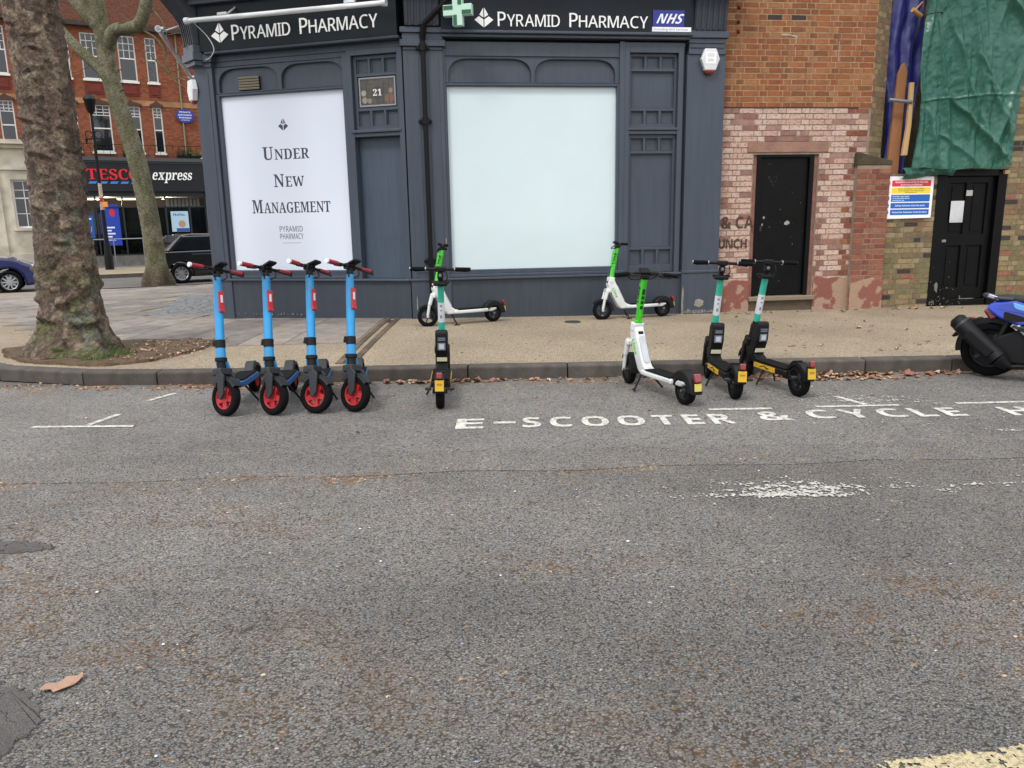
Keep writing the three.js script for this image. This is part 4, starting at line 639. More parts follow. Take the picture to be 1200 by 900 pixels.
// tarpaulins
function cloth(u0, u1, y0, y1, nu, ny, f) { const g = new THREE.PlaneGeometry(1, 1, nu, ny), p = g.attributes.position; for (let k = 0; k < p.count; k++) { const s = p.getX(k) + 0.5, t = p.getY(k) + 0.5, q = f(s, t); p.setXYZ(k, lerp(u0, u1, s) + q[0], lerp(y0, y1, t) + q[1], q[2]); } g.computeVertexNormals(); g.attributes.uv.needsUpdate = true; return g; }
const ridge = (x) => { const k = Math.abs(((x % 1) + 1) % 1 - 0.5) * 2; return 1 - k * k * (3 - 2 * k); };
{
  const net = tile(256, (u, v) => { const k = 0.8 + 0.2 * vn(u * 64, v * 64, 64), c = fbmP(u, v, 4, 5); return [200 * k + 40 * c, 205 * k + 45 * c, 200 * k + 45 * c]; });
  const green = mat('#1d7260', 0.38, { map: rep(net, 6), bumpMap: rep(grainB, 6), bumpScale: 0.003, clearcoat: 0.45, clearcoatRoughness: 0.25, side: THREE.DoubleSide });
  const folds = [[7.35, 5.2, 7.95, 2.3, 0.05, 0.07], [7.55, 5.4, 8.2, 2.6, 0.04, 0.06], [7.75, 5.5, 8.15, 3.0, 0.05, 0.07], [7.3, 4.1, 7.62, 2.5, 0.03, 0.05], [7.4, 4.2, 8.3, 2.3, 0.035, 0.05], [8.75, 3.95, 7.7, 4.9, 0.06, 0.08], [8.75, 3.8, 8.3, 2.3, 0.05, 0.06], [7.55, 3.05, 8.6, 2.15, 0.04, 0.07], [7.2, 3.0, 8.6, 3.1, 0.015, 0.02], [8.1, 3.3, 8.62, 2.5, 0.04, 0.05], [7.25, 2.9, 7.5, 2.1, 0.04, 0.05], [8.0, 4.6, 8.6, 4.3, 0.07, 0.07], [8.5, 5.2, 8.2, 3.9, 0.04, 0.05], [7.5, 2.55, 8.1, 2.12, 0.04, 0.04], [7.95, 3.6, 8.45, 2.9, 0.03, 0.04]];
  const g = cloth(7.1, 8.68, 2.08, 5.6, 170, 300, (s, t) => {
    const y = lerp(2.08, 5.6, t), u = lerp(7.1, 8.68, s);
    const fan = (u - 7.3) / (0.35 + Math.abs(4.25 - y) * 0.5);                 // folds running down from the tie at the left
    const fan2 = (u - 8.75) / (0.6 + Math.abs(3.85 - y) * 0.9);                // and from the pinch at the right edge
    let z = 0.08 + 0.06 * fbm(u * 1.2 + 4, y * 0.7, 2);
    const wu = u + 0.05 * (fbm(u * 2 + 3, y * 1.7, 3) - 0.5), wy = y + 0.08 * (fbm(u * 2 + 8, y * 1.5 + 4, 3) - 0.5);
    for (const [a, b, c, d, w, h] of folds) { const L = Math.hypot(c - a, d - b), ex = (c - a) / L, ey = (d - b) / L, al = ((wu - a) * ex + (wy - b) * ey) / L, ac = (wu - a) * -ey + (wy - b) * ex, fade = sstep(-0.12, 0.1, al) * sstep(1.15, 0.8, al), ww = w * (0.6 + 0.8 * clamp(al)); if (fade > 0) z += h * fade * Math.exp(-(Math.abs(ac / ww) ** 1.5)); }
    z += 0.05 * ridge(fan * 2.3 + 0.2 * fbm(u * 2, y, 2)) * sstep(0.3, 0.05, s) * sstep(4.5, 4.05, y) + 0.012 * fbm(u * 7, y * 5, 4) + 0.05 * Math.abs(fbm(u * 4 + 2, y * 3 + 6, 3) - 0.5) + 0.03 * Math.abs(fbm(u * 9 + 7, y * 8 + 2, 3) - 0.5) + 0.006 * fbm(u * 22, y * 22, 3) + 0.022 * ridge(u * 5.2 + y * 0.3 + 0.8 * fbm(u * 1.5, y * 0.8 + 3, 3)) * sstep(0.42, 0.62, fbm(u * 1.4 + 6, y * 0.7 + 1, 3)) + 0.014 * ridge(u * 9.7 - y * 0.22 + fbm(u * 2, y + 7, 3)) * sstep(0.4, 0.6, fbm(u * 2 + 1, y * 0.9 + 4, 3));
    const tie = Math.exp(-(((y - 4.13) / 0.16) ** 2)) * sstep(0.42, 0.0, s); z -= 0.05 * tie;
    const pinch = Math.exp(-(((y - 3.75) / 0.2) ** 2)) * sstep(0.6, 1, s);
    const low = sstep(0.1, 0, t); z += 0.06 * low * ridge(u * 3.1);
    return [0.13 * tie * (0.3 - s) + (s > 0.9 ? -0.05 * sstep(3.3, 2.4, y) : 0) + 0.05 * pinch - (s < 0.15 ? 0.03 * Math.sin(y * 4) * (1 - s / 0.15) : 0), 0.05 * pinch * s + low * (0.05 * fbm(u * 3, 1, 2) - 0.04 * Math.sin(s * 3.1)), z];
  });
  const t = thing('green_tarpaulin', 'creased green plastic tarpaulin hanging above the panelled black door', 'tarpaulin', D0, RD);
  obj('sheet', g, green, t);
  obj('hem', cloth(7.0, 7.78, 1.96, 2.12, 80, 14, (q, v) => { const u = lerp(7, 7.78, q), a = v * Math.PI; return [0, 0.03 * Math.sin(u * 6) + 0.015 * fbm(u * 9, v * 3, 3), 0.06 + 0.06 * Math.sin(a) + 0.02 * ridge(u * 5 + v) + 0.015 * fbm(u * 14, v * 5, 3)]; }), green, t);
  const rope = mat('#1f2b2a', 0.9); obj('tie_rope', place(new THREE.TorusGeometry(0.12, 0.008, 6, 24), 7.24, 4.12, 0.1, Math.PI / 2, 0.1, 0).scale(1, 1, 1), rope, t);
  const blue = mat('#2c3184', 0.42, { map: rep(net, 6), clearcoat: 0.3, clearcoatRoughness: 0.4, side: THREE.DoubleSide });
  const gb = cloth(6.86, 7.36, 2.02, 5.6, 60, 220, (s, t) => { const y = lerp(2.0, 5.6, t), u = lerp(6.86, 7.36, s); return [-(s) * 0.14 * sstep(3.6, 2.2, y) + 0.02 * Math.sin(y * 3), 0, -0.28 + 0.06 * ridge(u * 4.3 + 0.2 * Math.sin(y * 2.1) + fbm(u * 2, y, 3)) + 0.05 * fbm(u * 6, y * 3, 4)]; });
  const tb = thing('blue_tarpaulin', 'dark blue plastic tarpaulin hanging in the gap beside the brick wall', 'tarpaulin', D0, RD); obj('sheet', gb, blue, tb);
  const plank = thing('brown_plank', 'brown plank with a pointed top standing against the blue tarpaulin', 'plank', atD(6.94, 2.0, -0.05), RD);
  obj('board', extr([[-0.1, 0], [0.08, 0], [0.1, 1.42], [0.05, 1.53], [0.015, 1.5], [-0.03, 1.38]], 0.045, 0.004, -0.06), mat('#9c6a42', 0.75, { map: rep(streakT, 2.2), bumpMap: rep(grainB, 2), bumpScale: 0.002 }), plank);
  const p2 = obj('pale_batten', extr([[-0.045, 0], [0.03, 0], [0.055, 0.4], [0.05, 0.98], [-0.005, 0.98], [-0.005, 0.4]], 0.05, 0.004, -0.02), M.woodPale); p2.position.set(...atD(7.03, 2.27, 0.03)); p2.rotation.y = RD; tag(p2, 'pale new timber batten fixed in front of the brown plank', 'batten');
  const pole = obj('scaffold_pole', [bar([0, 0, 0], [0.34, -0.03, 0], 0.024, 0.024, 16), bar([0.005, 0, 0], [-0.004, 0, 0], 0.019, 0.019, 16)], mat('#a8b0b5', 0.4, { metalness: 0.7, map: paintMap })); pole.position.set(...atD(6.72, 3.02, 0.06)); pole.rotation.y = RD; tag(pole, 'short grey steel scaffold pole crossing the brown plank', 'pole');
  const stub = obj('timber_stub', [bar([0, 0, 0], [0.16, -0.07, -0.05], 0.032, 0.032, 12), bar([0.02, -0.02, 0], [0.19, 0.12, -0.08], 0.012)], M.wood); stub.position.set(...atD(6.99, 4.2, 0.02)); stub.rotation.y = RD; tag(stub, 'round wooden pole end sticking out between the blue and green tarpaulins', 'pole');
}

// ------------------------------------------------------------------ across the side street
const RT = R(28.5), T0 = [-18.382, 0, -36.192];
const atT = (u, y, z) => [T0[0] + u * Math.cos(RT) + z * Math.sin(RT), y, T0[2] - u * Math.sin(RT) + z * Math.cos(RT)];
const farBrickT = tile(256, (u, v) => { const row = Math.floor(v * 16), a = (v * 16) % 1, b = (u * 8 + (row % 2) * 0.5) % 1, j = a < 0.14 || b < 0.06, k = 0.75 + 0.25 * LAT[(row * 37 + Math.floor(u * 8 + (row % 2) * 0.5) * 91) & 4095]; return j ? [196, 150, 120] : [255 * k, 236 * k, 226 * k]; });
const farBrick = mat('#8f5c42', 0.92, { map: rep(farBrickT, 0.8) });
const stone = mat('#cfc6b4', 0.85, { map: rep(cloudT, 0.4), bumpMap: slabB, bumpScale: 0.003 });
const far = thing('far_shop_building', 'red brick building with white sash windows above a dark supermarket front', 'building', T0, RT);
{
  const ff = [[-3.5, -2.95], [-1.2, -0.6], [-0.12, 0.72], [1.2, 1.95], [2.45, 2.85]], sf = [[-3.5, -2.95], [-1.2, -0.62], [-0.15, 0.55], [1.3, 2.0], [2.42, 2.86]];
  const holes = [...ff.map(([a, b]) => rectPath(a, b, 4.9, 6.92)), ...sf.map(([a, b]) => rectPath(a, b, 7.98, 9.9))];
  const wall = obj('upper_wall', extr(shp([[-9, 4.6], [9, 4.6], [9, 10.25], [-9, 10.25]], holes), 0.4, 0, -0.4), farBrick, far); void wall;
  obj('room_backing', [span(-9, 9, -0.1, 10.3, -3.2, -3.0), span(-9, 9, 4.5, 4.6, -3, -0.4), span(-9, 9, 7.4, 7.5, -3, -0.4), span(-1.5, -1.42, -0.1, 4.5, -3.0, 0.0), span(4.75, 4.85, -0.1, 4.5, -3, -0.05), span(-1.42, 4.75, -0.1, -0.02, -3, 0.02)], mat('#3a3430', 0.9), far);
  const frameM = mat('#d9d8d3', 0.6), glass = M.glassDark;
  const win = (a, b, y0, y1, arch) => {
    const w = obj('window', [board(a, b, y0, y1, [rectPath(a + 0.05, b - 0.05, y0 + 0.06, (y0 + y1) / 2 - 0.02), rectPath(a + 0.05, b - 0.05, (y0 + y1) / 2 + 0.03, y1 - 0.05)], 0.06, -0.12, 0)], frameM, far);
    obj('sill', rspan(a - 0.05, b + 0.05, y0 - 0.09, y0, -0.15, 0.08), frameM, w);
    obj('pane', span(a + 0.04, b - 0.04, y0 + 0.05, (y0 + y1) / 2, -0.1, -0.09), glass, w); obj('pane', span(a + 0.04, b - 0.04, (y0 + y1) / 2, y1 - 0.04, -0.1, -0.09), glass, w);
    const n = b - a > 0.5 ? 3 : 2, ym = (y0 + y1) / 2, bars = []; for (let i = 1; i < n; i++) bars.push(span(lerp(a, b, i / n) - 0.012, lerp(a, b, i / n) + 0.012, arch ? y1 - 0.45 : ym, y1 - 0.04, -0.09, -0.07));
    bars.push(span(a, b, y1 - 0.34, y1 - 0.31, -0.09, -0.07)); if (arch) bars.push(span(a, b, y1 - 0.46, y1 - 0.43, -0.09, -0.07), span(a, b, y1 - 0.2, y1 - 0.18, -0.09, -0.07)); else bars.push(span(a, b, y1 - 0.62, y1 - 0.6, -0.09, -0.07));
    obj('glazing_bars', bars, frameM, w);
  };
  for (const [a, b] of ff) { win(a, b, 4.9, 6.92, true); obj('window_head', extr([[a - 0.08, 6.92], [b + 0.08, 6.92], [b + 0.08, 7.02], [(a + b) / 2 + 0.12, 7.1], [(a + b) / 2, 7.2], [(a + b) / 2 - 0.12, 7.1], [a - 0.08, 7.02]], 0.08, 0.01, -0.01), mat('#4a3024', 0.8), far); }
  for (const [a, b] of sf) { win(a, b, 7.98, 9.9, false); obj('terracotta_panel', [rspan(a - 0.02, b + 0.02, 7.36, 7.84, -0.02, 0.03), rspan(a + 0.06, b - 0.06, 7.44, 7.76, 0.0, 0.05)], mat('#7d2c20', 0.8, { map: brickT }), far); }
  obj('stone_band', [span(-9, 9, 6.95, 7.18, -0.02, 0.02)], mat('#a97c55', 0.85, { map: paintMap }), far);
  obj('eaves', [span(-9.2, 9.2, 10.12, 10.3, -0.3, 0.3)], mat('#3b312c', 0.85), far);
  const roof = obj('tile_hung_gable', [span(-9.1, 9.1, 10.3, 13, -0.6, 0.16)], mat('#7b5546', 0.9, { map: rep(farBrickT, 1.3), bumpMap: rep(farBrickT, 1.3), bumpScale: 0.02 }), far); void roof;
  for (let i = 0; i < 22; i++) obj('balcony_baluster', span(-1.3 + i * 0.26, -1.285 + i * 0.26, 4.66, 5.2, 0.2, 0.215), M.blackMetal, far);
  obj('balcony_rail', span(-1.4, 4.4, 5.2, 5.225, 0.195, 0.22), M.blackMetal, far);
  obj('ledge', [rspan(-1.42, 4.4, 4.5, 4.66, -0.05, 0.32), rspan(-1.42, 4.4, 4.42, 4.5, -0.05, 0.24)], mat('#43464a', 0.7), far);
  const fas = obj('fascia', span(-1.42, 4.4, 3.17, 4.42, -0.1, 0.2), mat('#12141c', 0.4), far);
  const red = mat('#d31f2b', 0.45), bl = mat('#2f7fd4', 0.45);
  fitLetters([['TESCO', 0.46]], fontS, 0.05, red, fas, -0.53, 1.62, 3.68, 0.2);
  for (let i = 0; i < 5; i++) obj('stripe', extr([[-0.5 + i * 0.43, 3.5], [-0.2 + i * 0.43, 3.5], [-0.13 + i * 0.43, 3.6], [-0.43 + i * 0.43, 3.6]], 0.02, 0, 0.2), bl, fas);
  { let g = []; const dm = new THREE.Group(), w = letters([['express', 0.44]], fontS, 0.05, M.letter, dm, 0, 0, 0, 1); letters([['express', 0.44]], fontS, 0.05, M.letter, fas, 2.12, 3.69, 0.2, 1.72 / w); for (const q of fas.children.slice(-7)) q.geometry.applyMatrix4(new THREE.Matrix4().makeShear(0, 0, 0.22, 0, 0, 0)); void g; }
  // shopfront
  const frame = obj('shopfront_frame', [...[-1.42, -0.35, 0.75, 1.85, 2.55, 3.6, 4.32].map((u) => span(u, u + 0.07, 0.0, 3.17, -0.1, 0.02)), span(-1.42, 4.4, 2.95, 3.17, -0.12, 0.05), span(-1.42, 4.4, -0.05, 0.35, -0.15, 0.04), span(-1.42, 4.4, 2.45, 2.5, -0.1, 0.02)], mat('#1c2026', 0.5), far);
  const clear = mat('#ffffff', 0.03, { transmission: 1, thickness: 0, color: '#8fa0a4' });
  for (const [a, b] of [[-1.35, -0.35], [-0.28, 0.75], [0.82, 1.85], [1.92, 2.55], [2.62, 3.6], [3.67, 4.32]]) obj('pane', span(a, b, 0.35, 2.45, -0.05, -0.045), clear, frame);
  obj('shelving', [...[-0.9, 0.3, 1.3, 2.3, 3.2, 4.0].map((u, i) => span(u - 0.35, u + 0.35, 0.0, 1.2 + 0.3 * (i % 3), -2.6, -2.0))], mat('#5f5a54', 0.9, { map: rep(farBrickT, 1.7) }), far);
  for (const [u, c] of [[-0.9, '#8a3b30'], [1.4, '#4e6b4a'], [2.2, '#a08a5a'], [3.3, '#6d5a7a'], [3.9, '#a56a3a']]) obj('goods', span(u - 0.3, u + 0.3, 0.3, 1.5, -1.9, -1.7), mat(c, 0.8, { map: rep(farBrickT, 2) }), far);
  obj('curtain', Array.from({ length: 9 }, (_, i) => bar([2.75 + i * 0.17, 1.5, -0.5], [2.75 + i * 0.17, 2.9, -0.5], 0.085, 0.085, 8)), mat('#8f8f86', 0.9), far);
  const pos = (a, b, y0, y1, c, draw) => { const p = obj('window_sticker', span(a, b, y0, y1, -0.03, -0.02), mat(c, 0.5), far); if (draw) obj('print', new THREE.PlaneGeometry(b - a - 0.02, y1 - y0 - 0.02).translate((a + b) / 2, (y0 + y1) / 2, -0.015), mat('#ffffff', 0.5, { map: canvasTex(160, 240, draw) }), p, true); };
  pos(-0.92, -0.47, 1.1, 2.1, '#1d4f9e', (c, w, h) => { c.fillStyle = '#1d4f9e'; c.fillRect(0, 0, w, h); c.strokeStyle = '#9fc0ea'; c.lineWidth = 8; c.beginPath(); c.arc(80, 140, 40, 0, 7); c.stroke(); c.fillStyle = '#cfe0f6'; c.fillRect(24, 24, 110, 16); });
  pos(-0.16, 0.6, 0.75, 2.6, '#1c3fa8', (c, w, h) => { c.fillStyle = '#1c3fa8'; c.fillRect(0, 0, w, h); c.fillStyle = '#d02038'; c.beginPath(); c.arc(100, 48, 24, 0, 7); c.fill(); c.fillStyle = '#dfe6fa'; for (let i = 0; i < 5; i++) c.fillRect(20, 130 + i * 18, 90 - (i % 2) * 30, 9); });
  pos(2.78, 3.55, 1.32, 2.27, '#a9c8d8', (c, w, h) => { c.fillStyle = '#a9c9da'; c.fillRect(0, 0, w, h); c.fillStyle = '#1f4f9c'; c.font = 'bold 44px sans-serif'; c.fillText('Hello.', 18, 54); c.fillStyle = '#b08a72'; c.beginPath(); c.ellipse(96, 150, 34, 44, 0, 0, 7); c.fill(); c.fillStyle = '#2a4f96'; c.fillRect(40, 200, 120, 40); });
  const glow = mat('#ffffff', 0.5, { emissive: new THREE.Color('#fff2d8'), emissiveIntensity: 1.1 });
  for (const [u, z] of [[-0.8, -0.8], [-0.7, -1.9], [1.2, -0.9], [1.3, -2.0], [3.2, -1.4]]) { obj('ceiling_light', span(u - 0.6, u + 0.6, 2.86, 2.9, z - 0.09, z + 0.09), glow, far); }
  obj('shop_ceiling', span(-1.42, 4.75, 2.95, 3.1, -3, -0.12), mat('#6e6c68', 0.9), far);
  for (const u of [0.2, 2.8]) { const l = new THREE.PointLight(0xffedd0, 5, 9, 2); l.position.set(u, 2.75, -1.3); l.castShadow = true; far.add(l); l.name = 'shop_lamp'; }
  const lw = mat('#ffffff', 0.5, { emissive: new THREE.Color('#ffc870'), emissiveIntensity: 1.2 }); for (const u of [0.1, 0.42]) obj('room_lamp', rbx(0.12, 0.1, 0.06, 0.03, u, 6.1, -0.8), lw, far);
  { const l = new THREE.PointLight(0xffc870, 1.0, 4, 2); l.position.set(0.26, 6.1, -0.7); l.castShadow = true; far.add(l); l.name = 'room_lamp_light'; }
  obj('pilaster', [rspan(4.4, 4.72, -0.1, 4.55, -0.2, 0.25), rspan(4.34, 4.78, 4.55, 4.66, -0.2, 0.32), extr([[4.3, 4.66], [4.82, 4.66], [4.7, 4.8], [4.56, 4.9], [4.42, 4.8]], 0.5, 0.01, -0.2)], stone, far);
  // stone-faced ground floor to the left
  obj('stone_front', extr(shp([[-9, -0.1], [-1.45, -0.1], [-1.45, 4.95], [-9, 4.95]], [rectPath(-3.45, -2.35, 1.6, 3.65)]), 0.35, 0, -0.25), stone, far);
  obj('stone_cornice', [rspan(-9.1, -1.4, 4.95, 5.1, -0.2, 0.3), rspan(-9.1, -1.4, 5.1, 5.28, -0.2, 0.5), rspan(-9.1, -1.4, 4.05, 4.18, -0.1, 0.18)], stone, far);
  obj('stone_pilaster', [rspan(-4.35, -3.85, -0.1, 4.05, -0.1, 0.2), rspan(-9.0, -1.45, -0.1, 0.5, -0.1, 0.16)], stone, far);
  const w = obj('window', board(-3.45, -2.35, 1.6, 3.65, [rectPath(-3.37, -2.43, 1.68, 3.57)], 0.08, -0.16, 0), frameM, far); obj('pane', span(-3.4, -2.4, 1.65, 3.6, -0.14, -0.13), glass, w); obj('glazing_bars', [span(-3.03, -3.0, 1.68, 3.57, -0.13, -0.1), span(-2.72, -2.69, 1.68, 3.57, -0.13, -0.1), span(-3.4, -2.4, 2.2, 2.23, -0.13, -0.1), span(-3.4, -2.4, 2.85, 2.9, -0.13, -0.1), span(-3.4, -2.4, 3.2, 3.23, -0.13, -0.1)], frameM, w); obj('sill', rspan(-3.55, -2.25, 1.48, 1.6, -0.1, 0.16), stone, w);
  obj('ramp_wall', span(-1.2, 5.5, -0.15, 0.3, 0.6, 0.8), mat('#8f8b86', 0.9, { map: slabT }), far);
  obj('drain_pipe', [bar([3.72, 4.7, 0.08], [3.72, 10.1, 0.08], 0.035, 0.035, 8)], mat('#767b62', 0.7), far);
}
{
  const p = thing('blue_plaque', 'oval blue plaque with white lettering on the red brick wall', 'plaque', atT(3.82, 6.58, 0.1), RT);
  obj('disc', place(new THREE.CylinderGeometry(0.4, 0.4, 0.04, 28), 0, 0, 0, Math.PI / 2).scale(1, 0.78, 1), mat('#1f2f8c', 0.4), p);
  const t = canvasTex(128, 128, (c) => { c.fillStyle = '#1f2f8c'; c.fillRect(0, 0, 128, 128); c.fillStyle = '#dfe2f2'; c.textAlign = 'center'; c.font = 'bold 22px sans-serif'; c.fillText('PRIVATE', 64, 34); c.fillText('ANTHONY', 64, 62); c.fillText('BURGESS', 64, 88); c.font = '16px sans-serif'; c.fillText('LONDON', 64, 110); });
  obj('print', new THREE.CircleGeometry(0.37, 28).scale(1, 0.78, 1).translate(0, 0, 0.023), mat('#ffffff', 0.4, { map: t }), p, true);
}
{ // handrail of the ramp
  const h = thing('handrail', 'steel handrail on posts in front of the supermarket windows', 'handrail', atT(0, 0, 1.1), RT);
  obj('rail', [bar([-1.1, 1.04, 0], [5.2, 1.08, 0], 0.03, 0.03, 8)], M.steel, h); for (let i = 0; i < 6; i++) obj('post', bar([-1 + i * 1.2, -0.1, 0], [-1 + i * 1.2, 1.05, 0], 0.025, 0.025, 8), M.steel, h);
}
{ // planting on the ledge
  const r = rng(60); for (let j = 0; j < 4; j++) { const u = [-0.9, 1.35, 3.6, 4.15][j], p = thing('ledge_plant', ['low dark plant in a trough on the ledge above the red letters', 'clipped green plant on the ledge behind the leaning tree', 'leafy green plant on the ledge below the blue plaque', 'pale flowering plant on the ledge beside the white pilaster'][j], 'plant', atT(u, 4.66, 0.1), RT); obj('trough', rspan(-0.3, 0.3, 0, 0.14, -0.08, 0.08), M.blackMetal, p); const g = []; for (let i = 0; i < 160; i++) g.push(new THREE.PlaneGeometry(0.06, 0.04).rotateX(r() * 6).rotateY(r() * 6).translate((r() - 0.5) * 0.62, 0.14 + 0.26 * r() * r() * (j > 1 ? 1.4 : 0.7), (r() - 0.5) * 0.22)); obj('foliage', g, mat(j === 3 ? '#6a7a4c' : '#33492a', 0.8, { side: THREE.DoubleSide }), p); }
}
{ // cast iron lamp post
  const p = thing('lamp_post', 'black cast iron lamp post with a lantern in front of the supermarket', 'lamp post', [-15.76, -0.08, -30.94]);
  obj('post', [new THREE.LatheGeometry([[0.16, 0], [0.16, 0.5], [0.13, 0.56], [0.12, 0.95], [0.085, 1.05], [0.07, 2], [0.055, 4.6], [0.075, 4.65], [0.05, 4.75], [0.045, 5.9]].map(([a, b]) => new THREE.Vector2(a, b)), 16)], M.blackMetal, p);
  obj('cross_arm', [bar([-0.32, 4.95, 0], [0.32, 4.95, 0], 0.03), bar([-0.3, 4.95, 0], [-0.3, 4.75, 0], 0.05, 0.02), bar([0.3, 4.95, 0], [0.3, 4.75, 0], 0.05, 0.02), place(new THREE.TorusGeometry(0.14, 0.02, 6, 16), -0.18, 5.1, 0), place(new THREE.TorusGeometry(0.14, 0.02, 6, 16), 0.18, 5.1, 0)], M.blackMetal, p);
  const l = obj('lantern', [new THREE.LatheGeometry([[0.05, 5.85], [0.14, 5.95], [0.22, 6.35], [0.25, 6.37], [0.12, 6.52], [0.04, 6.56], [0.03, 6.68], [0, 6.7]].map(([a, b]) => new THREE.Vector2(a, b)), 8)], M.blackMetal, p); void l;
  obj('sticker', [bar([0, 2.3, 0], [0, 3.3, 0], 0.075, 0.066, 12, true)], mat('#c9c6c2', 0.6, { map: rep(farBrickT, 1) }), p); obj('traffic_tag', rbx(0.2, 0.2, 0.04, 0.01, 0.16, 2.5, 0.09), mat('#d88a2a', 0.6), p); obj('red_tag', bar([0, 2.6, 0], [0, 2.75, 0], 0.08, 0.078, 12, true), M.redPlastic, p);
}
// ------------------------------------------------------------------ cars
function wheel(r, w, rimM, tyreM, spokes, hubR, fat = 0.13) { // axis along z
  const g = new THREE.Group(); const P = [[r * 0.68, -w / 2], [r * 0.86, -w / 2], [r * 0.97, -w * 0.4], [r, -w * 0.2], [r, w * 0.2], [r * 0.97, w * 0.4], [r * 0.86, w / 2], [r * 0.68, w / 2], [r * 0.66, 0], [r * 0.68, -w / 2]];
  obj('tyre', new THREE.LatheGeometry(P.map(([a, b]) => new THREE.Vector2(a, b)), 36).rotateX(Math.PI / 2), tyreM, g);
  const s = [new THREE.LatheGeometry([[r * 0.6, -w * 0.36], [r * 0.7, -w * 0.38], [r * 0.7, w * 0.38], [r * 0.6, w * 0.36], [r * 0.58, 0], [r * 0.6, -w * 0.36]].map(([a, b]) => new THREE.Vector2(a, b)), 32).rotateX(Math.PI / 2), bar([0, 0, -w * 0.3], [0, 0, w * 0.36], hubR, hubR, 16)];
  for (let i = 0; i < spokes; i++) s.push(bx(r * 0.5, r * fat, w * 0.4, r * 0.36, 0, w * 0.12).rotateZ(i * 2 * Math.PI / spokes)); obj('rim', s, rimM, g); return g;
}
function car(name, label, pos, ry, paint, o) {
  const c = thing(name, label, 'car', pos, ry); const L = o.L, W = o.W, H = o.H, wb = o.wb, r = 0.31;
  const arch = (x) => { const q = []; for (let i = 0; i <= 10; i++) { const a = Math.PI - i * Math.PI / 10; q.push([x + (r + 0.05) * Math.cos(a), 0.31 + (r + 0.05) * Math.sin(a)]); } return q; };
  const xr = -wb / 2, xf = wb / 2, b0 = -L / 2 - (o.dr || 0), b1 = b0 + L;
  const low = [[b0 + 0.08, 0.2], [xr - r - 0.06, 0.2], ...arch(xr), [xr + r + 0.06, 0.2], [xf - r - 0.06, 0.2], ...arch(xf), [xf + r + 0.06, 0.2], [b1 - 0.06, 0.22], [b1, 0.5], [b1 - 0.12, 0.74], [o.bonnet, 0.95], [o.scuttle, 1.0], [b0 + 0.1, 0.98], [b0, 0.6]];
  obj('body', extr(shp(low), W, 0.07, -W / 2, 3), paint, c);
  const gl = [[o.scuttle, 0.96], [o.roofF, H - 0.06], [o.roofF - 0.3, H - 0.02], [o.roofR, H - 0.03], [b0 + 0.12, 0.98]];
  obj('windows', extr(shp(gl), W - 0.12, 0.1, -(W - 0.12) / 2, 3), M.glassDark, c);
  const roof = [[o.roofF + 0.04, H - 0.1], [o.roofF - 0.1, H], [o.roofR + 0.3, H + 0.015], [o.roofR - 0.02, H - 0.04], [o.roofR, H - 0.1]]; obj('roof', extr(shp(roof), W - 0.2, 0.04, -(W - 0.2) / 2, 2), paint, c);
  for (const s of [-1, 1]) { obj('pillar', bar([o.roofF, H - 0.08, s * (W / 2 - 0.12)], [o.scuttle, 0.97, s * (W / 2 - 0.07)], 0.035), paint, c); obj('pillar', bar([0.05, H - 0.06, s * (W / 2 - 0.11)], [0.05, 0.97, s * (W / 2 - 0.06)], 0.035), paint, c); obj('pillar', bar([o.roofR + 0.02, H - 0.07, s * (W / 2 - 0.13)], [b0 + 0.25, 0.97, s * (W / 2 - 0.08)], 0.06), paint, c); obj('mirror', rbx(0.1, 0.13, 0.18, 0.04, o.scuttle - 0.25, 1.02, s * (W / 2 + 0.06)), paint, c); obj('door_line', [bx(0.006, 0.62, 0.01, 0.06, 0.64, s * (W / 2 + 0.0005)), bx(1.5, 0.03, 0.012, -0.1, 0.88, s * (W / 2 - 0.003)), bx(0.14, 0.025, 0.03, -0.2, 0.8, s * (W / 2 + 0.005))], o.trim || M.chrome, c); obj('headlight', rbx(0.22, 0.16, 0.3, 0.06, b1 - 0.14, 0.68, s * (W / 2 - 0.2)), mat('#cdd6de', 0.1, { clearcoat: 1 }), c); obj('tail_light', rbx(0.08, 0.36, 0.16, 0.03, b0 + 0.06, 0.8, s * (W / 2 - 0.12)), M.redLamp, c); for (const x of [xr, xf]) { const w = wheel(r, 0.19, o.rim, M.rubber, 10, 0.06); w.name = 'wheel'; w.position.set(x, r, s * (W / 2 - 0.08)); if (s < 0) w.rotation.y = Math.PI; c.add(w); } }
  obj('number_plate', rbx(0.02, 0.11, 0.5, 0.004, b0 - 0.002, 0.62, 0), M.yellowPlate, c); obj('bumper_trim', rbx(0.08, 0.14, W - 0.2, 0.03, b1 - 0.02, 0.36, 0), M.plastic, c);
  return c;
}
const alloy = mat('#b9bcc0', 0.3, { metalness: 0.7 });
car('parked_hatchback', 'black hatchback with alloy wheels on the street beside the leaning tree', [-10.04 + 1.2 * Math.cos(R(40)) - 0.5, -0.205, -24.03 - 1.2 * Math.sin(R(40)) - 0.55], R(40), mat('#0f1013', 0.25, { clearcoat: 1, clearcoatRoughness: 0.05 }), { L: 3.55, W: 1.64, H: 1.48, wb: 2.42, bonnet: 1.25, scuttle: 0.85, roofF: 0.45, roofR: -1.1, rim: alloy });
car('blue_car', 'dark blue car nosing out from behind the thick tree trunk', [-13.52 - 1.25 * Math.cos(R(28)) - 0.4, -0.205, -21.17 + 1.25 * Math.sin(R(28)) - 0.72], R(28), mat('#101c58', 0.25, { clearcoat: 1, clearcoatRoughness: 0.05, metalness: 0.2 }), { L: 3.9, W: 1.68, H: 1.46, wb: 2.5, bonnet: 1.3, scuttle: 0.8, roofF: 0.2, roofR: -1.5, rim: alloy });

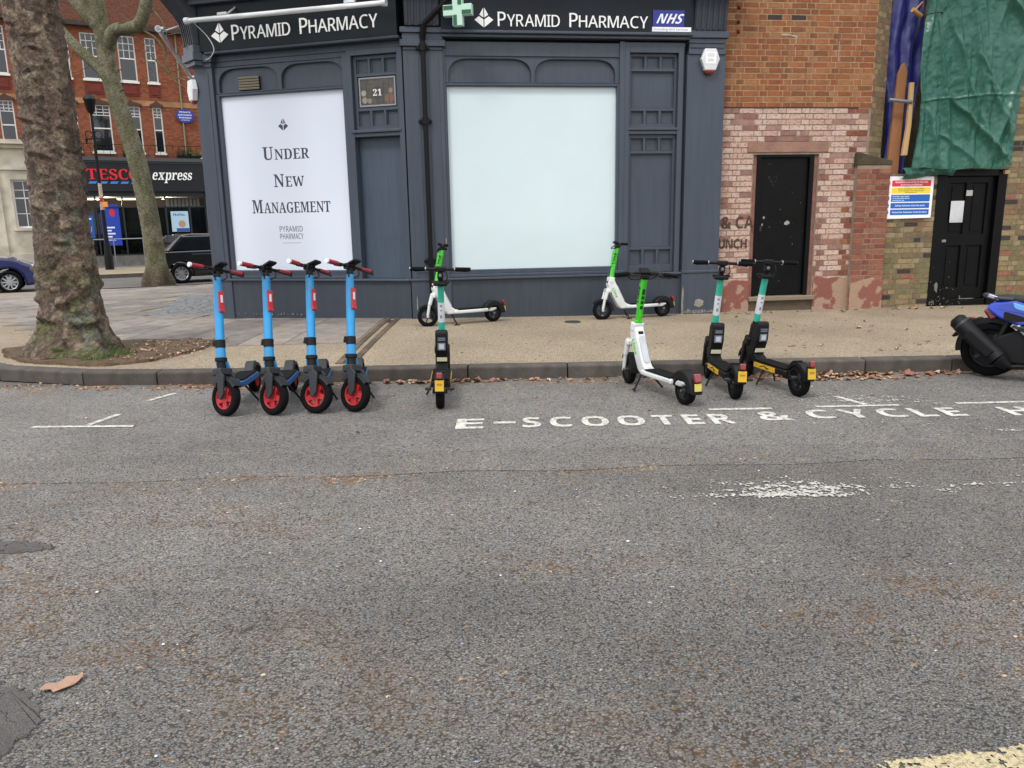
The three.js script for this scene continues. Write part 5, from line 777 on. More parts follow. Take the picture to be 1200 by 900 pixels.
// ------------------------------------------------------------------ plane trees
function limbGeo(path, radii, o = {}) { // a bark-covered limb; vertex colours carry the bark's patches
  const cur = new THREE.CatmullRomCurve3(path.map((p) => V(...p))), n = o.rings || 60, m = o.seg || 24, pos = [], col = [], uv = [], idx = []; const len = cur.getLength();
  const fr = (t) => { const k = t * (radii.length - 1), i = Math.min(radii.length - 2, Math.floor(k)); const f = k - i; return lerp(radii[i], radii[i + 1], f * f * (3 - 2 * f)); };
  for (let i = 0; i <= n; i++) {
    const t = i / n, c = cur.getPointAt(t), d = cur.getTangentAt(t); let a = V(0, 0, 1).cross(d); if (a.length() < 0.1) a = V(1, 0, 0); a.normalize(); const b = d.clone().cross(a).normalize(); let r0 = o.rad ? o.rad(c.y) : fr(t);
    for (let j = 0; j <= m; j++) {
      const th = (j % m) / m * 2 * Math.PI, dir = a.clone().multiplyScalar(Math.cos(th)).addScaledVector(b, Math.sin(th)), q = c.clone().addScaledVector(dir, r0), r = r0 * (1 + (o.disp ? o.disp(q, th, t) : 0.08 * (fbm3(q.x * 3, q.y * 3, q.z * 3, 3) - 0.5)));
      q.copy(c).addScaledVector(dir, r); pos.push(q.x, q.y, q.z); uv.push(j / m * 2 * Math.PI * r0, t * len); const k = o.color(q, th, t); col.push(...k);
    }
  }
  for (let i = 0; i < n; i++) for (let j = 0; j < m; j++) { const a = i * (m + 1) + j; idx.push(a, a + 1, a + m + 1, a + 1, a + m + 2, a + m + 1); }
  const g = new THREE.BufferGeometry(); g.setAttribute('position', new THREE.Float32BufferAttribute(pos, 3)); g.setAttribute('uv', new THREE.Float32BufferAttribute(uv, 2)); g.setAttribute('color', new THREE.Float32BufferAttribute(col, 3)); g.setIndex(idx); g.computeVertexNormals(); return g;
}
const lin = (h) => { const c = new THREE.Color(h); return [c.r, c.g, c.b]; };
const mix3 = (a, b, t) => [lerp(a[0], b[0], t), lerp(a[1], b[1], t), lerp(a[2], b[2], t)];
const barkM = mat('#ffffff', 0.95, { vertexColors: true, map: rep(tile(512, (u, v) => { const a = fbmP(u, v, 14, 5), b = sstep(0.5, 0.62, fbmP(u + 0.31, v + 0.17, 20, 4)); return 140 + 100 * a - 34 * b; }), 2.2), bumpMap: rep(tile(512, (u, v) => 255 * (0.6 * fbmP(u, v, 18, 5) + 0.4 * sstep(0.45, 0.6, fbmP(u + 0.4, v, 30, 3))), false), 2.2), bumpScale: 0.016 });
{
  const C = { brown: lin('#867161'), dark: lin('#54463b'), pale: lin('#a5917b'), moss: lin('#7d8052'), lichen: lin('#8e9180') };
  const t = thing('plane_tree', 'thick brown plane tree trunk with wrinkled mossy bark at the kerb', 'tree', [-4.66, 0.1, -8.25]);
  const colr = (q, th) => {
    const x = q.x + 4.66, y = q.y; let c = mix3(C.brown, C.pale, sstep(0.53, 0.56, fbm3(q.x * 7, y * 5, q.z * 7, 4))); c = mix3(c, C.dark, 0.75 * sstep(0.55, 0.585, fbm3(q.x * 11 + 5, y * 10, q.z * 11, 4)));
    c = mix3(c, C.lichen, 0.75 * sstep(0.52, 0.56, fbm3(q.x * 8 + 9, y * 6, q.z * 8, 4)) * sstep(2.2, 1.2, y) * sstep(-0.2, 0.3, x)); return mix3(c, C.moss, 0.8 * sstep(0.49, 0.55, fbm3(q.x * 7 + 2, y * 6 + 9, q.z * 7, 4)) * sstep(1.3, 0.35, y));
  };
  const g = limbGeo([[0, -0.12, 0], [0.0, 0.4, 0], [0.01, 1.1, 0], [0.03, 2.2, 0.0], [0.0, 3.4, 0], [-0.06, 5, 0], [-0.1, 7.2, 0]], [0.58, 0.41, 0.345, 0.33, 0.335, 0.31, 0.29], {
    rings: 420, seg: 150, rad: (y) => 0.268 - 0.006 * y + 0.06 * Math.exp(-((y / 0.55) ** 2)) + 0.09 * Math.exp(-((y / 0.2) ** 2)) + 0.02 * sstep(1.4, 0.9, y), color: (q, th, tt) => colr(V(q.x - 4.66, q.y, q.z - 8.25), th),
    disp: (q, th) => {
      const y = q.y, wob = 0.55 * fbm3(q.x * 1.6 + 3, y * 0.8, q.z * 1.6, 3); let d = 0.09 * (fbm3(q.x * 3, y * 2.2, q.z * 3, 4) - 0.5);
      for (const [h, w, a] of [[0.42, 0.035, 0.16], [0.7, 0.05, 0.2], [0.98, 0.035, 0.17], [1.12, 0.022, 0.14], [1.3, 0.016, 0.09], [1.5, 0.022, 0.14], [1.75, 0.016, 0.09], [1.98, 0.022, 0.12], [2.15, 0.015, 0.08], [2.32, 0.02, 0.14], [2.5, 0.015, 0.1], [2.75, 0.02, 0.1], [3.05, 0.02, 0.12], [3.25, 0.015, 0.08], [3.4, 0.02, 0.1]]) { const e = (y + 0.9 * (wob - 0.27) + 0.05 * Math.sin(th * 2 + h * 7) - h) / w; if (Math.abs(e) < 4) d += a * (Math.exp(-e * e) - 0.5 * Math.exp(-((e + 1.8) ** 2))) * sstep(0.42, 0.62, fbm3(q.x * 6 + h * 9, h + y * 2, q.z * 6, 3)); }
      { const wx = q.x - 4.66, wz = q.z - 8.25; d += 0.03 * sstep(0.52, 0.56, fbm3(wx * 7, y * 5, wz * 7, 4)) - 0.045 * sstep(0.54, 0.58, fbm3(wx * 11 + 5, y * 10, wz * 11, 4)); }
      d += 0.06 * (fbm3(q.x * 9, y * 12, q.z * 9, 3) - 0.5) + 0.04 * (fbm3(q.x * 22, y * 20, q.z * 22, 2) - 0.5);
      const low = sstep(0.5, 0.0, y); d += low * (0.3 * Math.max(0, Math.sin(th * 3 + 0.6)) + 0.12 * Math.sin(th * 5 + 2) + 0.2 * (fbm3(q.x * 4, 1, q.z * 4, 3) - 0.5));
      d -= 0.15 * Math.exp(-(((th - 4.2) / 0.2) ** 2)) * sstep(1.0, 0.5, y); return d + 0.1 * sstep(1.25, 0.95, y) * sstep(0.5, 0.85, y) * (fbm3(q.x * 6 + 3, y * 6, q.z * 6, 3) - 0.4);
    },
  });
  obj('trunk', g, barkM, t, true);
  const lim = (p, r) => limbGeo(p, r, { color: (q) => colr(V(q.x - 4.66, q.y + 2, q.z - 8.25)) });
  obj('crown', [mergeGeometries([lim([[-0.1, 6.9, 0], [-0.5, 8, 0.4], [-1.4, 9.6, 0.9]], [0.24, 0.16, 0.05]), lim([[-0.1, 7, 0], [0.3, 8.2, -0.4], [1.0, 9.8, -0.8]], [0.26, 0.17, 0.05]), lim([[-0.1, 6.6, 0], [0.5, 7.4, 0.5], [1.6, 8.4, 1.2]], [0.16, 0.12, 0.04])])][0], barkM, t, true);
  const r = rng(71), gr = []; // grass blades in the lap of the roots
  for (let i = 0; i < 420; i++) { const a = 0.15 + 0.9 * r(), d = 0.42 + 0.3 * r(), x = -4.66 + d * Math.cos(a) * 1.05, z = -8.25 + d * Math.sin(a), h = 0.02 + 0.045 * r(); gr.push(new THREE.PlaneGeometry(0.006, h).translate(0, h / 2, 0).rotateX(0.6 * (r() - 0.5)).rotateY(r() * 6).rotateZ(0.7 * (r() - 0.5)).translate(x, padY(x, z) + 0.012, z)); }
  const grass = stuff(obj('grass', gr, mat('#4a612c', 0.85, { side: THREE.DoubleSide }))); tag(grass, 'tuft of short green grass between the roots of the thick tree', 'grass');
}
{
  const C = { a: lin('#8d8b68'), b: lin('#a39d80'), c: lin('#6f6a50'), d: lin('#7a6b56') };
  const t = thing('plane_tree', 'slender leaning plane tree with smooth olive bark at the side street kerb', 'tree', [-9.79, -0.06, -21.79]);
  const colr = (q) => { let c = mix3(C.a, C.b, sstep(0.49, 0.53, fbm3(q.x * 4, q.y * 2, q.z * 4, 4))); c = mix3(c, C.c, 0.6 * sstep(0.54, 0.62, fbm3(q.x * 6 + 4, q.y * 5, q.z * 6, 3))); return mix3(c, C.d, sstep(0.7, 0.2, q.y)); };
  const tr = (p) => p.map(([x, y, z = 0]) => [x + 9.79, y + 0.06, z]), lim = (p, r, o = {}) => limbGeo(tr(p), r, { color: colr, rings: 50, seg: 18, ...o });
  obj('trunk', limbGeo(tr([[-9.79, -0.15], [-9.8, 0.4], [-9.84, 1.64], [-10.05, 3.44], [-10.44, 5.19], [-10.57, 6.67], [-10.75, 8.6]]), [0.56, 0.36, 0.31, 0.3, 0.29, 0.26, 0.2], { color: colr, rings: 160, seg: 48, rad: (y) => 0.262 - 0.008 * y + 0.1 * Math.exp(-((y / 0.45) ** 2)), disp: (q, th) => 0.12 * (fbm3(q.x * 3, q.y * 2, q.z * 3, 4) - 0.5) + sstep(0.5, 0, q.y) * 0.25 * Math.sin(th * 4) }), barkM, t, true);
  const limbs = [[[[-10.3, 5.0], [-10.6, 5.5, 0.1], [-11.12, 6.05, 0.15], [-11.83, 6.9, 0.2], [-12.5, 7.9, 0.3]], [0.17, 0.14, 0.13, 0.12, 0.1]], [[[-10.55, 6.6], [-11.1, 7.25, 0.1], [-11.7, 8.4, 0.2]], [0.2, 0.17, 0.13]], [[[-10.45, 6.1], [-10.2, 6.5, 0.1], [-9.55, 6.62, 0.15], [-9.25, 7.2, 0.15], [-9.05, 8.4, 0.2]], [0.18, 0.16, 0.15, 0.14, 0.1]]];
  for (const [p, r] of limbs) obj('limb', lim(p, r), barkM, t, true);
  const tw = [], q = rng(81); const twig = (p, r0) => tw.push(lim(p, [r0, r0 * 0.7, r0 * 0.35], { rings: 14, seg: 5 }));
  twig([[-9.6, 6.6, 0.1], [-9.0, 6.2, 0.2], [-8.75, 5.3, 0.2], [-8.2, 4.95, 0.2]], 0.03); twig([[-9.3, 5.9, 0.1], [-8.8, 5.4, 0.1], [-8.3, 5.2, 0.1], [-7.9, 4.7, 0.1]], 0.025); twig([[-9.2, 7.1, 0.1], [-8.8, 6.6, 0.3], [-8.7, 6.0, 0.4]], 0.02);
  for (let i = 0; i < 70; i++) { const s = q(), x = -12 + 3.6 * s, y = 5.4 + 2.4 * q(), z = 0.5 * (q() - 0.5), dx = (q() - 0.5) * 1.2, dy = (q() - 0.6) * 1.0; twig([[x, y, z], [x + dx * 0.5, y + dy * 0.3, z + 0.2 * (q() - 0.5)], [x + dx, y + dy, z + 0.3 * (q() - 0.5)]], 0.006 + 0.012 * q()); }
  stuff(obj('twigs', mergeGeometries(tw), barkM, t, true));
  const up = []; for (let i = 0; i < 60; i++) { const x = -12.4 + 3.6 * q(), y = 7.6 + 1.0 * q(), dx = (q() - 0.5) * 2, dy = 0.6 + 1.6 * q(); up.push(lim([[x, y, 0], [x + dx * 0.4, y + dy * 0.5, 0.4 * (q() - 0.5)], [x + dx, y + dy, 0.8 * (q() - 0.5)]], [0.03, 0.02, 0.008], { rings: 12, seg: 5 })); } obj('crown', mergeGeometries(up), barkM, t, true);
}

// ------------------------------------------------------------------ hire scooters (local frame: forward +x, up +y, right +z)
const steerM = (px, py, rake, ang) => { const ax = V(-Math.sin(rake), Math.cos(rake), 0); return new THREE.Matrix4().makeTranslation(px, py, 0).multiply(new THREE.Matrix4().makeRotationAxis(ax, ang)).multiply(new THREE.Matrix4().makeTranslation(-px, -py, 0)); };
function smallWheel(name, parent, r, w, rimM, x, y, S, spokes = 5, fat = 0.13) {
  const g = wheel(r, w, rimM, M.rubber, spokes, fat > 0.2 ? 0.045 : 0.03, fat); g.name = name; obj('axle_nut', [bar([0, 0, -w * 0.62], [0, 0, w * 0.62], 0.011, 0.011, 8)], M.steel, g); g.position.set(x, y, 0); g.updateMatrix(); if (S) g.applyMatrix4(S); parent.add(g); return g;
}
function fenderArc(x, y, r, w, a0, a1, t = 0.006) { // a curved mudguard, rolled at its edges
  const out = [], inn = [], n = 16; for (let i = 0; i <= n; i++) { const a = lerp(a0, a1, i / n); out.push([x + (r + t) * Math.cos(a), y + (r + t) * Math.sin(a)]); inn.push([x + r * Math.cos(a), y + r * Math.sin(a)]); }
  const side = [...out, ...inn.slice().reverse().map(([p, q]) => [x + (p - x) * 0.86, y + (q - y) * 0.86])];
  return [extr([...out, ...inn.reverse()], w, 0.002, -w / 2, 1), extr(side, 0.005, 0, -w / 2, 1), extr(side, 0.005, 0, w / 2 - 0.005, 1)];
}
function arcShroud(x, y, r, w, a0, a1, depth) { const out = [], inn = [], n = 18; for (let i = 0; i <= n; i++) { const a = lerp(a0, a1, i / n); out.push([x + r * Math.cos(a), y + r * Math.sin(a)]); inn.push([x + (r - depth) * Math.cos(a), y + (r - depth) * Math.sin(a)]); } return extr([...out, ...inn.reverse()], w, 0.018, -w / 2, 3); }
function rest(root, ground) { // let it stand on its wheels
  root.updateMatrixWorld(true); const b = new THREE.Box3().setFromObject(root, true); root.position.y += ground - b.min.y;
}
function standAt(root, heading, lean, anchor, ax, ground) { // anchor: contact point of the wheel at local x = ax
  const h = V(heading[0], 0, heading[1]).normalize(); root.rotation.order = 'YXZ'; root.rotation.y = Math.atan2(-h.z, h.x); root.rotation.x = lean;
  root.position.set(anchor[0] - h.x * ax, ground, anchor[1] - h.z * ax); rest(root, ground);
}
const hireBlue = mat('#0894d4', 0.35, { map: paintMap, clearcoat: 0.4, clearcoatRoughness: 0.2 }), navy = mat('#2f6aa6', 0.4, { map: paintMap });
const hireRed = mat('#c92a30', 0.4, { map: paintMap }), gripRed = mat('#a52631', 0.7, { map: paintMap });
const teal = mat('#3cbfa2', 0.4, { map: paintMap }), sticker = mat('#dfe0e4', 0.5, { map: paintMap }), limeG = mat('#45cf2a', 0.38, { map: paintMap }), limeW = mat('#e9eceb', 0.32, { map: paintMap, clearcoat: 0.5, clearcoatRoughness: 0.15 });
const qrGrey = mat('#aab0bb', 0.6, { map: grainT });
function blueScooter(label, F, heading, steer, lean) {
  const root = thing('blue_hire_scooter', label, 'e-scooter', [0, 0, 0], 0, 'blue hire scooters in a row at the kerb');
  const rake = R(16.5), ax = 0.4, r = 0.14, X = (y) => ax - (y - r) * Math.tan(rake), S = steerM(ax, r, rake, steer), st = (g) => (Array.isArray(g) ? g : [g]).map((q) => q.applyMatrix4(S)), P = (y, z = 0, dx = 0) => [X(y) + dx, y, z];
  smallWheel('front_wheel', root, r, 0.064, hireRed, 0.44, r, S, 5, 0.3); smallWheel('rear_wheel', root, 0.115, 0.064, hireRed, -0.45, 0.115, null, 5, 0.3);
  const blade = (z) => extr(smoothShape([[0.452, 0.12, 0.02], [0.47, 0.17], [0.445, 0.31], [0.4, 0.335, 0.02], [0.345, 0.325, 0.02], [0.375, 0.27], [0.425, 0.125, 0.02]]), 0.02, 0.005, z, 2);
  obj('fork', st([blade(-0.062), blade(0.042), rbx(0.1, 0.06, 0.124, 0.015, X(0.33) + 0.01, 0.325, 0, 0, 0, rake)]), M.plasticGrey, root);
  obj('front_mudguard', st(fenderArc(0.44, r, r + 0.016, 0.07, R(45), R(150))), M.plasticGrey, root);
  obj('stem_foot', st(bar(P(0.33), P(0.43), 0.034, 0.034)), M.plastic, root);
  obj('lower_stem', st([bar(P(0.41), P(0.51), 0.04, 0.035, 18)]), hireBlue, root);
  obj('clamp_band', st([bar(P(0.505), P(0.565), 0.0385, 0.0385, 18), rbx(0.03, 0.05, 0.03, 0.006, X(0.535) - 0.035, 0.535, 0.02)]), M.plastic, root);
  obj('upper_stem', st([bar(P(0.56), P(1.04), 0.034, 0.032, 20)]), hireBlue, root);
  obj('hinge_collar', [bar(P(0.405), P(0.43), 0.046, 0.046, 18)], M.plastic, root);
  const plate = obj('number_tag', st([rbx(0.012, 0.15, 0.05, 0.005, X(0.87) + 0.036, 0.87, 0, 0, 0, rake), rbx(0.02, 0.03, 0.05, 0.008, X(0.795) + 0.04, 0.795, 0, 0, 0, rake)]), hireRed, root);
  obj('tag_print', st([rbx(0.004, 0.06, 0.02, 0.001, X(0.885) + 0.043, 0.885, 0, 0, 0, rake)]), sticker, plate);
  obj('neck', st([bar(P(1.03), P(1.1), 0.028, 0.026), tube([P(1.02, 0.02), P(1.05, 0.06, 0.05), P(1.09, 0.07, 0.02)], 0.005), tube([P(1.02, -0.02), P(1.05, -0.05, 0.05), P(1.09, -0.08, 0.02)], 0.005)]), M.plastic, root);
  const hb = obj('handlebar', st([bar(P(1.105, -0.245), P(1.105, 0.245), 0.0125), rbx(0.05, 0.05, 0.1, 0.012, ...P(1.1))]), M.plastic, root);
  for (const s of [-1, 1]) { obj('grip', st([bar(P(1.105, s * 0.13), P(1.105, s * 0.242), 0.0175, 0.0185, 14)]), gripRed, hb); obj('grip_end', st([bar(P(1.105, s * 0.24), P(1.105, s * 0.254), 0.0195, 0.0195, 14)]), s > 0 ? M.whiteGloss : M.plastic, hb); obj('brake_lever', st([tube([P(1.1, s * 0.1, 0.02), P(1.09, s * 0.15, 0.055), P(1.085, s * 0.22, 0.05)], 0.006)]), M.plastic, hb); }
  obj('display', st([rbx(0.12, 0.022, 0.075, 0.008, X(1.12) + 0.03, 1.135, 0, 0, 0, rake + 0.25), rbx(0.04, 0.03, 0.05, 0.008, X(1.11) + 0.02, 1.118, 0)]), M.blackMetal, root);
  const deck = obj('deck', prof([[0.29, 0.29, 0.03], [0.25, 0.19, 0.04], [0.1, 0.155, 0.03], [-0.3, 0.15], [-0.36, 0.17], [-0.36, 0.205], [0.08, 0.21, 0.04], [0.2, 0.24, 0.05], [0.25, 0.34, 0.03], [0.29, 0.4], [0.33, 0.4], [0.31, 0.3]], 0.09, 0.012), hireBlue, root);
  obj('side_rail', [rspan(-0.34, 0.1, 0.145, 0.2, -0.085, 0.085, 0.014)], navy, deck); obj('footboard', rspan(-0.33, 0.09, 0.2, 0.212, -0.078, 0.078, 0.005), M.rubber, deck);
  const rf = obj('rear_mudguard', [...fenderArc(-0.45, 0.115, 0.14, 0.082, R(35), R(185)), prof([[-0.36, 0.2], [-0.3, 0.2], [-0.4, 0.28, 0.03], [-0.47, 0.275, 0.03], [-0.42, 0.25]], 0.08, 0.008), bx(0.12, 0.03, 0.16, -0.38, 0.155, 0)], M.plasticGrey, root); obj('tail_light', rbx(0.02, 0.03, 0.05, 0.006, -0.585, 0.2, 0), M.redLamp, rf);
  obj('kickstand', [bar([0.02, 0.15, -0.06], [-0.02, 0.012, -0.14], 0.008), bar([-0.04, 0.012, -0.14], [0.02, 0.012, -0.15], 0.007)], M.plastic, root);
  standAt(root, heading, lean, F, 0.44, 0);
}
blueScooter('sky blue hire scooter with red wheels at the tree end of its row', [-2.24, -5.86], [0.03, 0.74], R(58), R(3));
blueScooter('sky blue hire scooter with red wheels, second in its row from the tree', [-1.87, -5.86], [0.06, 0.76], R(54), R(1.5));
blueScooter('sky blue hire scooter with red wheels, third in its row from the tree', [-1.555, -5.89], [0.1, 0.76], R(60), R(-0.5));
blueScooter('sky blue hire scooter with red wheels, fourth in its row from the tree', [-1.255, -5.92], [0.09, 0.74], R(51), R(-1));
function tealScooter(label, A, heading, steer, lean) {
  const root = thing('teal_hire_scooter', label, 'e-scooter', [0, 0, 0], 0, 'black and teal hire scooters at the kerb');
  const rake = R(14), ax = 0.4, r = 0.127, X = (y) => ax - (y - r) * Math.tan(rake), S = steerM(ax, r, rake, steer), st = (g) => (Array.isArray(g) ? g : [g]).map((q) => q.applyMatrix4(S)), P = (y, z = 0, dx = 0) => [X(y) + dx, y, z];
  smallWheel('front_wheel', root, r, 0.062, M.plasticGrey, 0.43, r, S); smallWheel('rear_wheel', root, r, 0.066, M.plasticGrey, -0.43, r);
  const leg = (z) => extr(smoothShape([[0.445, 0.11, 0.02], [0.45, 0.18], [0.42, 0.33, 0.02], [0.35, 0.37, 0.02], [0.37, 0.28], [0.415, 0.11, 0.02]]), 0.022, 0.005, z, 2);
  obj('fork', st([leg(-0.063), leg(0.041), rbx(0.1, 0.08, 0.13, 0.02, X(0.35), 0.35, 0, 0, 0, rake)]), M.plastic, root); obj('front_mudguard', st(fenderArc(0.43, r, r + 0.016, 0.076, R(20), R(165))), M.plastic, root);
  obj('stem_base', [bar(P(0.34), P(0.53), 0.04, 0.031, 18), rbx(0.065, 0.2, 0.075, 0.02, X(0.41), 0.41, 0, 0, 0, rake)], M.plastic, root);
  const stem = obj('stem', st(bar(P(0.52), P(0.915), 0.0285, 0.0275, 20)), teal, root);
  obj('stem_sticker', st(bar(P(0.6), P(0.775), 0.0296, 0.0293, 20, true)), sticker, stem);
  for (const [y, h] of [[0.645, 0.03], [0.7, 0.012], [0.74, 0.02]]) obj('sticker_print', st([rbx(0.004, h, 0.018, 0.001, X(y) - 0.0285, y, 0, 0, 0, rake)]), mat('#7f8794', 0.6), stem);
  obj('neck', st([bar(P(0.91), P(1.05), 0.022, 0.02), rbx(0.05, 0.06, 0.05, 0.012, ...P(1.0)), tube([P(0.93, 0.02, -0.02), P(0.98, 0.06, -0.05), P(1.04, 0.05, -0.02)], 0.005)]), M.plastic, root); obj('neck_badge', st(place(new THREE.CylinderGeometry(0.013, 0.013, 0.006, 14), X(1.005) - 0.026, 1.005, 0, 0, 0, Math.PI / 2 + rake)), qrGrey, root);
  obj('phone_holder', st([rbx(0.07, 0.035, 0.12, 0.014, X(0.93) - 0.01, 0.93, 0), rbx(0.05, 0.02, 0.15, 0.008, X(0.935), 0.945, 0)]), M.plastic, root);
  const hb = obj('handlebar', st([bar(P(1.055, -0.24), P(1.055, 0.24), 0.013), rbx(0.045, 0.045, 0.09, 0.014, ...P(1.055))]), M.plastic, root);
  for (const s of [-1, 1]) { obj('grip', st([bar(P(1.055, s * 0.125), P(1.055, s * 0.25), 0.0185, 0.0175, 14)]), M.rubber, hb); obj('grip_collar', st([bar(P(1.055, s * 0.118), P(1.055, s * 0.126), 0.0195, 0.0195, 14)]), M.steel, hb); obj('grip_end', st([bar(P(1.055, s * 0.25), P(1.055, s * 0.256), 0.018, 0.018, 14)]), s < 0 ? M.steel : M.plastic, hb); obj('brake_lever', st([tube([P(1.05, s * 0.09, 0.02), P(1.04, s * 0.15, 0.05), P(1.035, s * 0.22, 0.045)], 0.006)]), M.plastic, hb); }
  const bt = obj('battery', [prof([[0.24, 0.2, 0.02], [0.32, 0.2], [0.262, 0.5], [0.22, 0.54, 0.03], [0.16, 0.535, 0.04], [0.165, 0.38]], 0.108, 0.016)], M.plastic, root);
  const face = (y) => 0.2275 - (y - 0.2) * 0.335 * 0.62; void face;
  const slab = (y0, y1, w, m, n, off = 0) => { const a = [lerp(0.24, 0.155, (y0 - 0.2) / 0.2), y0], q = (y) => (y < 0.38 ? lerp(0.24, 0.165, (y - 0.2) / 0.18) : lerp(0.165, 0.16, (y - 0.38) / 0.155)); void a; return obj(n, [extr([[q(y0) - 0.006 - off, y0], [q(y0) + 0.004, y0], [q(y1) + 0.004, y1], [q(y1) - 0.006 - off, y1]], w, 0, -w / 2)], m, bt); };
  slab(0.445, 0.48, 0.07, mat('#3a3d45', 0.6), 'maker_label'); slab(0.452, 0.457, 0.055, mat('#7b808a', 0.6), 'maker_label', 0.002); slab(0.466, 0.471, 0.055, mat('#7b808a', 0.6), 'maker_label', 0.002); slab(0.365, 0.43, 0.066, mat('#6f7580', 0.6), 'pale_label'); slab(0.376, 0.42, 0.042, mat('#b4b9c4', 0.6), 'pale_label', 0.002); slab(0.262, 0.298, 0.088, mat('#e3dfbd', 0.6), 'cream_label'); slab(0.225, 0.245, 0.04, mat('#8f949c', 0.6), 'small_label');
  const deck = obj('deck', prof([[0.4, 0.33, 0.02], [0.3, 0.2, 0.04], [0.16, 0.135, 0.03], [-0.3, 0.135, 0.02], [-0.36, 0.16], [-0.36, 0.2], [0.14, 0.208, 0.03], [0.28, 0.28, 0.04], [0.35, 0.38]], 0.1, 0.012), M.plastic, root);
  obj('deck_board', rspan(-0.34, 0.17, 0.14, 0.2, -0.078, 0.078, 0.02), M.plastic, deck); obj('footboard', rspan(-0.33, 0.15, 0.2, 0.211, -0.072, 0.072, 0.005), M.rubber, deck);
  for (const s of [-1, 1]) { const y = obj('yellow_strip', rbx(0.34, 0.042, 0.006, 0.002, -0.02, 0.168, s * 0.081), M.yellowPlate, deck); obj('strip_print', extr([[-0.1, 0.16], [-0.06, 0.16], [-0.03, 0.178], [0.04, 0.162], [0.05, 0.166], [-0.03, 0.186], [-0.07, 0.17], [-0.1, 0.17]], 0.003, 0, s > 0 ? 0.083 : -0.086), M.plastic, y); }
  for (const s of [-1, 1]) obj('swing_arm', [rbx(0.22, 0.04, 0.016, 0.006, -0.38, 0.145, s * 0.05)], M.plastic, root);
  const rf = obj('rear_mudguard', [...fenderArc(-0.43, r, r + 0.018, 0.08, R(25), R(172)), prof([[-0.33, 0.2], [-0.3, 0.21], [-0.36, 0.285, 0.03], [-0.42, 0.29, 0.02], [-0.4, 0.265]], 0.07, 0.006), rbx(0.03, 0.12, 0.06, 0.01, -0.578, 0.215, 0, 0, 0, -0.15)], M.plastic, root);
  obj('tail_light', rbx(0.03, 0.05, 0.048, 0.01, -0.595, 0.29, 0, 0, 0, -0.12), M.redLamp, rf); const pl = obj('number_plate', rbx(0.006, 0.085, 0.068, 0.002, -0.6, 0.212, 0, 0, 0, -0.12), M.yellowPlate, rf); obj('plate_print', [bx(0.002, 0.012, 0.04, -0.6045, 0.225, 0, 0, 0, -0.12), bx(0.002, 0.03, 0.03, -0.603, 0.2, 0, 0, 0, -0.12)], mat('#9a7c22', 0.6), pl);
  for (const z of [0.09, -0.09]) obj('indicator', rbx(0.03, 0.025, 0.05, 0.008, -0.5, 0.17, z), M.plasticGrey, root);
  obj('kickstand', bar([0.02, 0.14, -0.06], [0.0, 0.012, -0.13], 0.008), M.plastic, root); obj('kickstand', bar([0.06, 0.14, 0.05], [0.06, 0.03, 0.08], 0.007), M.plastic, root);
  standAt(root, heading, lean, A, -0.43, 0);
}
tealScooter('black hire scooter with teal stem standing alone between blue and white scooters', [-0.57, -5.99], [-0.05, -0.86], R(-3), R(1));
tealScooter('black hire scooter with teal stem beside the white scooter on the road', [1.8, -6.13], [0.0, -0.9], R(-6), R(1.5));
tealScooter('black hire scooter with teal stem angled in front of the plain black door', [2.33, -6.18], [-0.19, -0.9], R(-9), R(1.5));
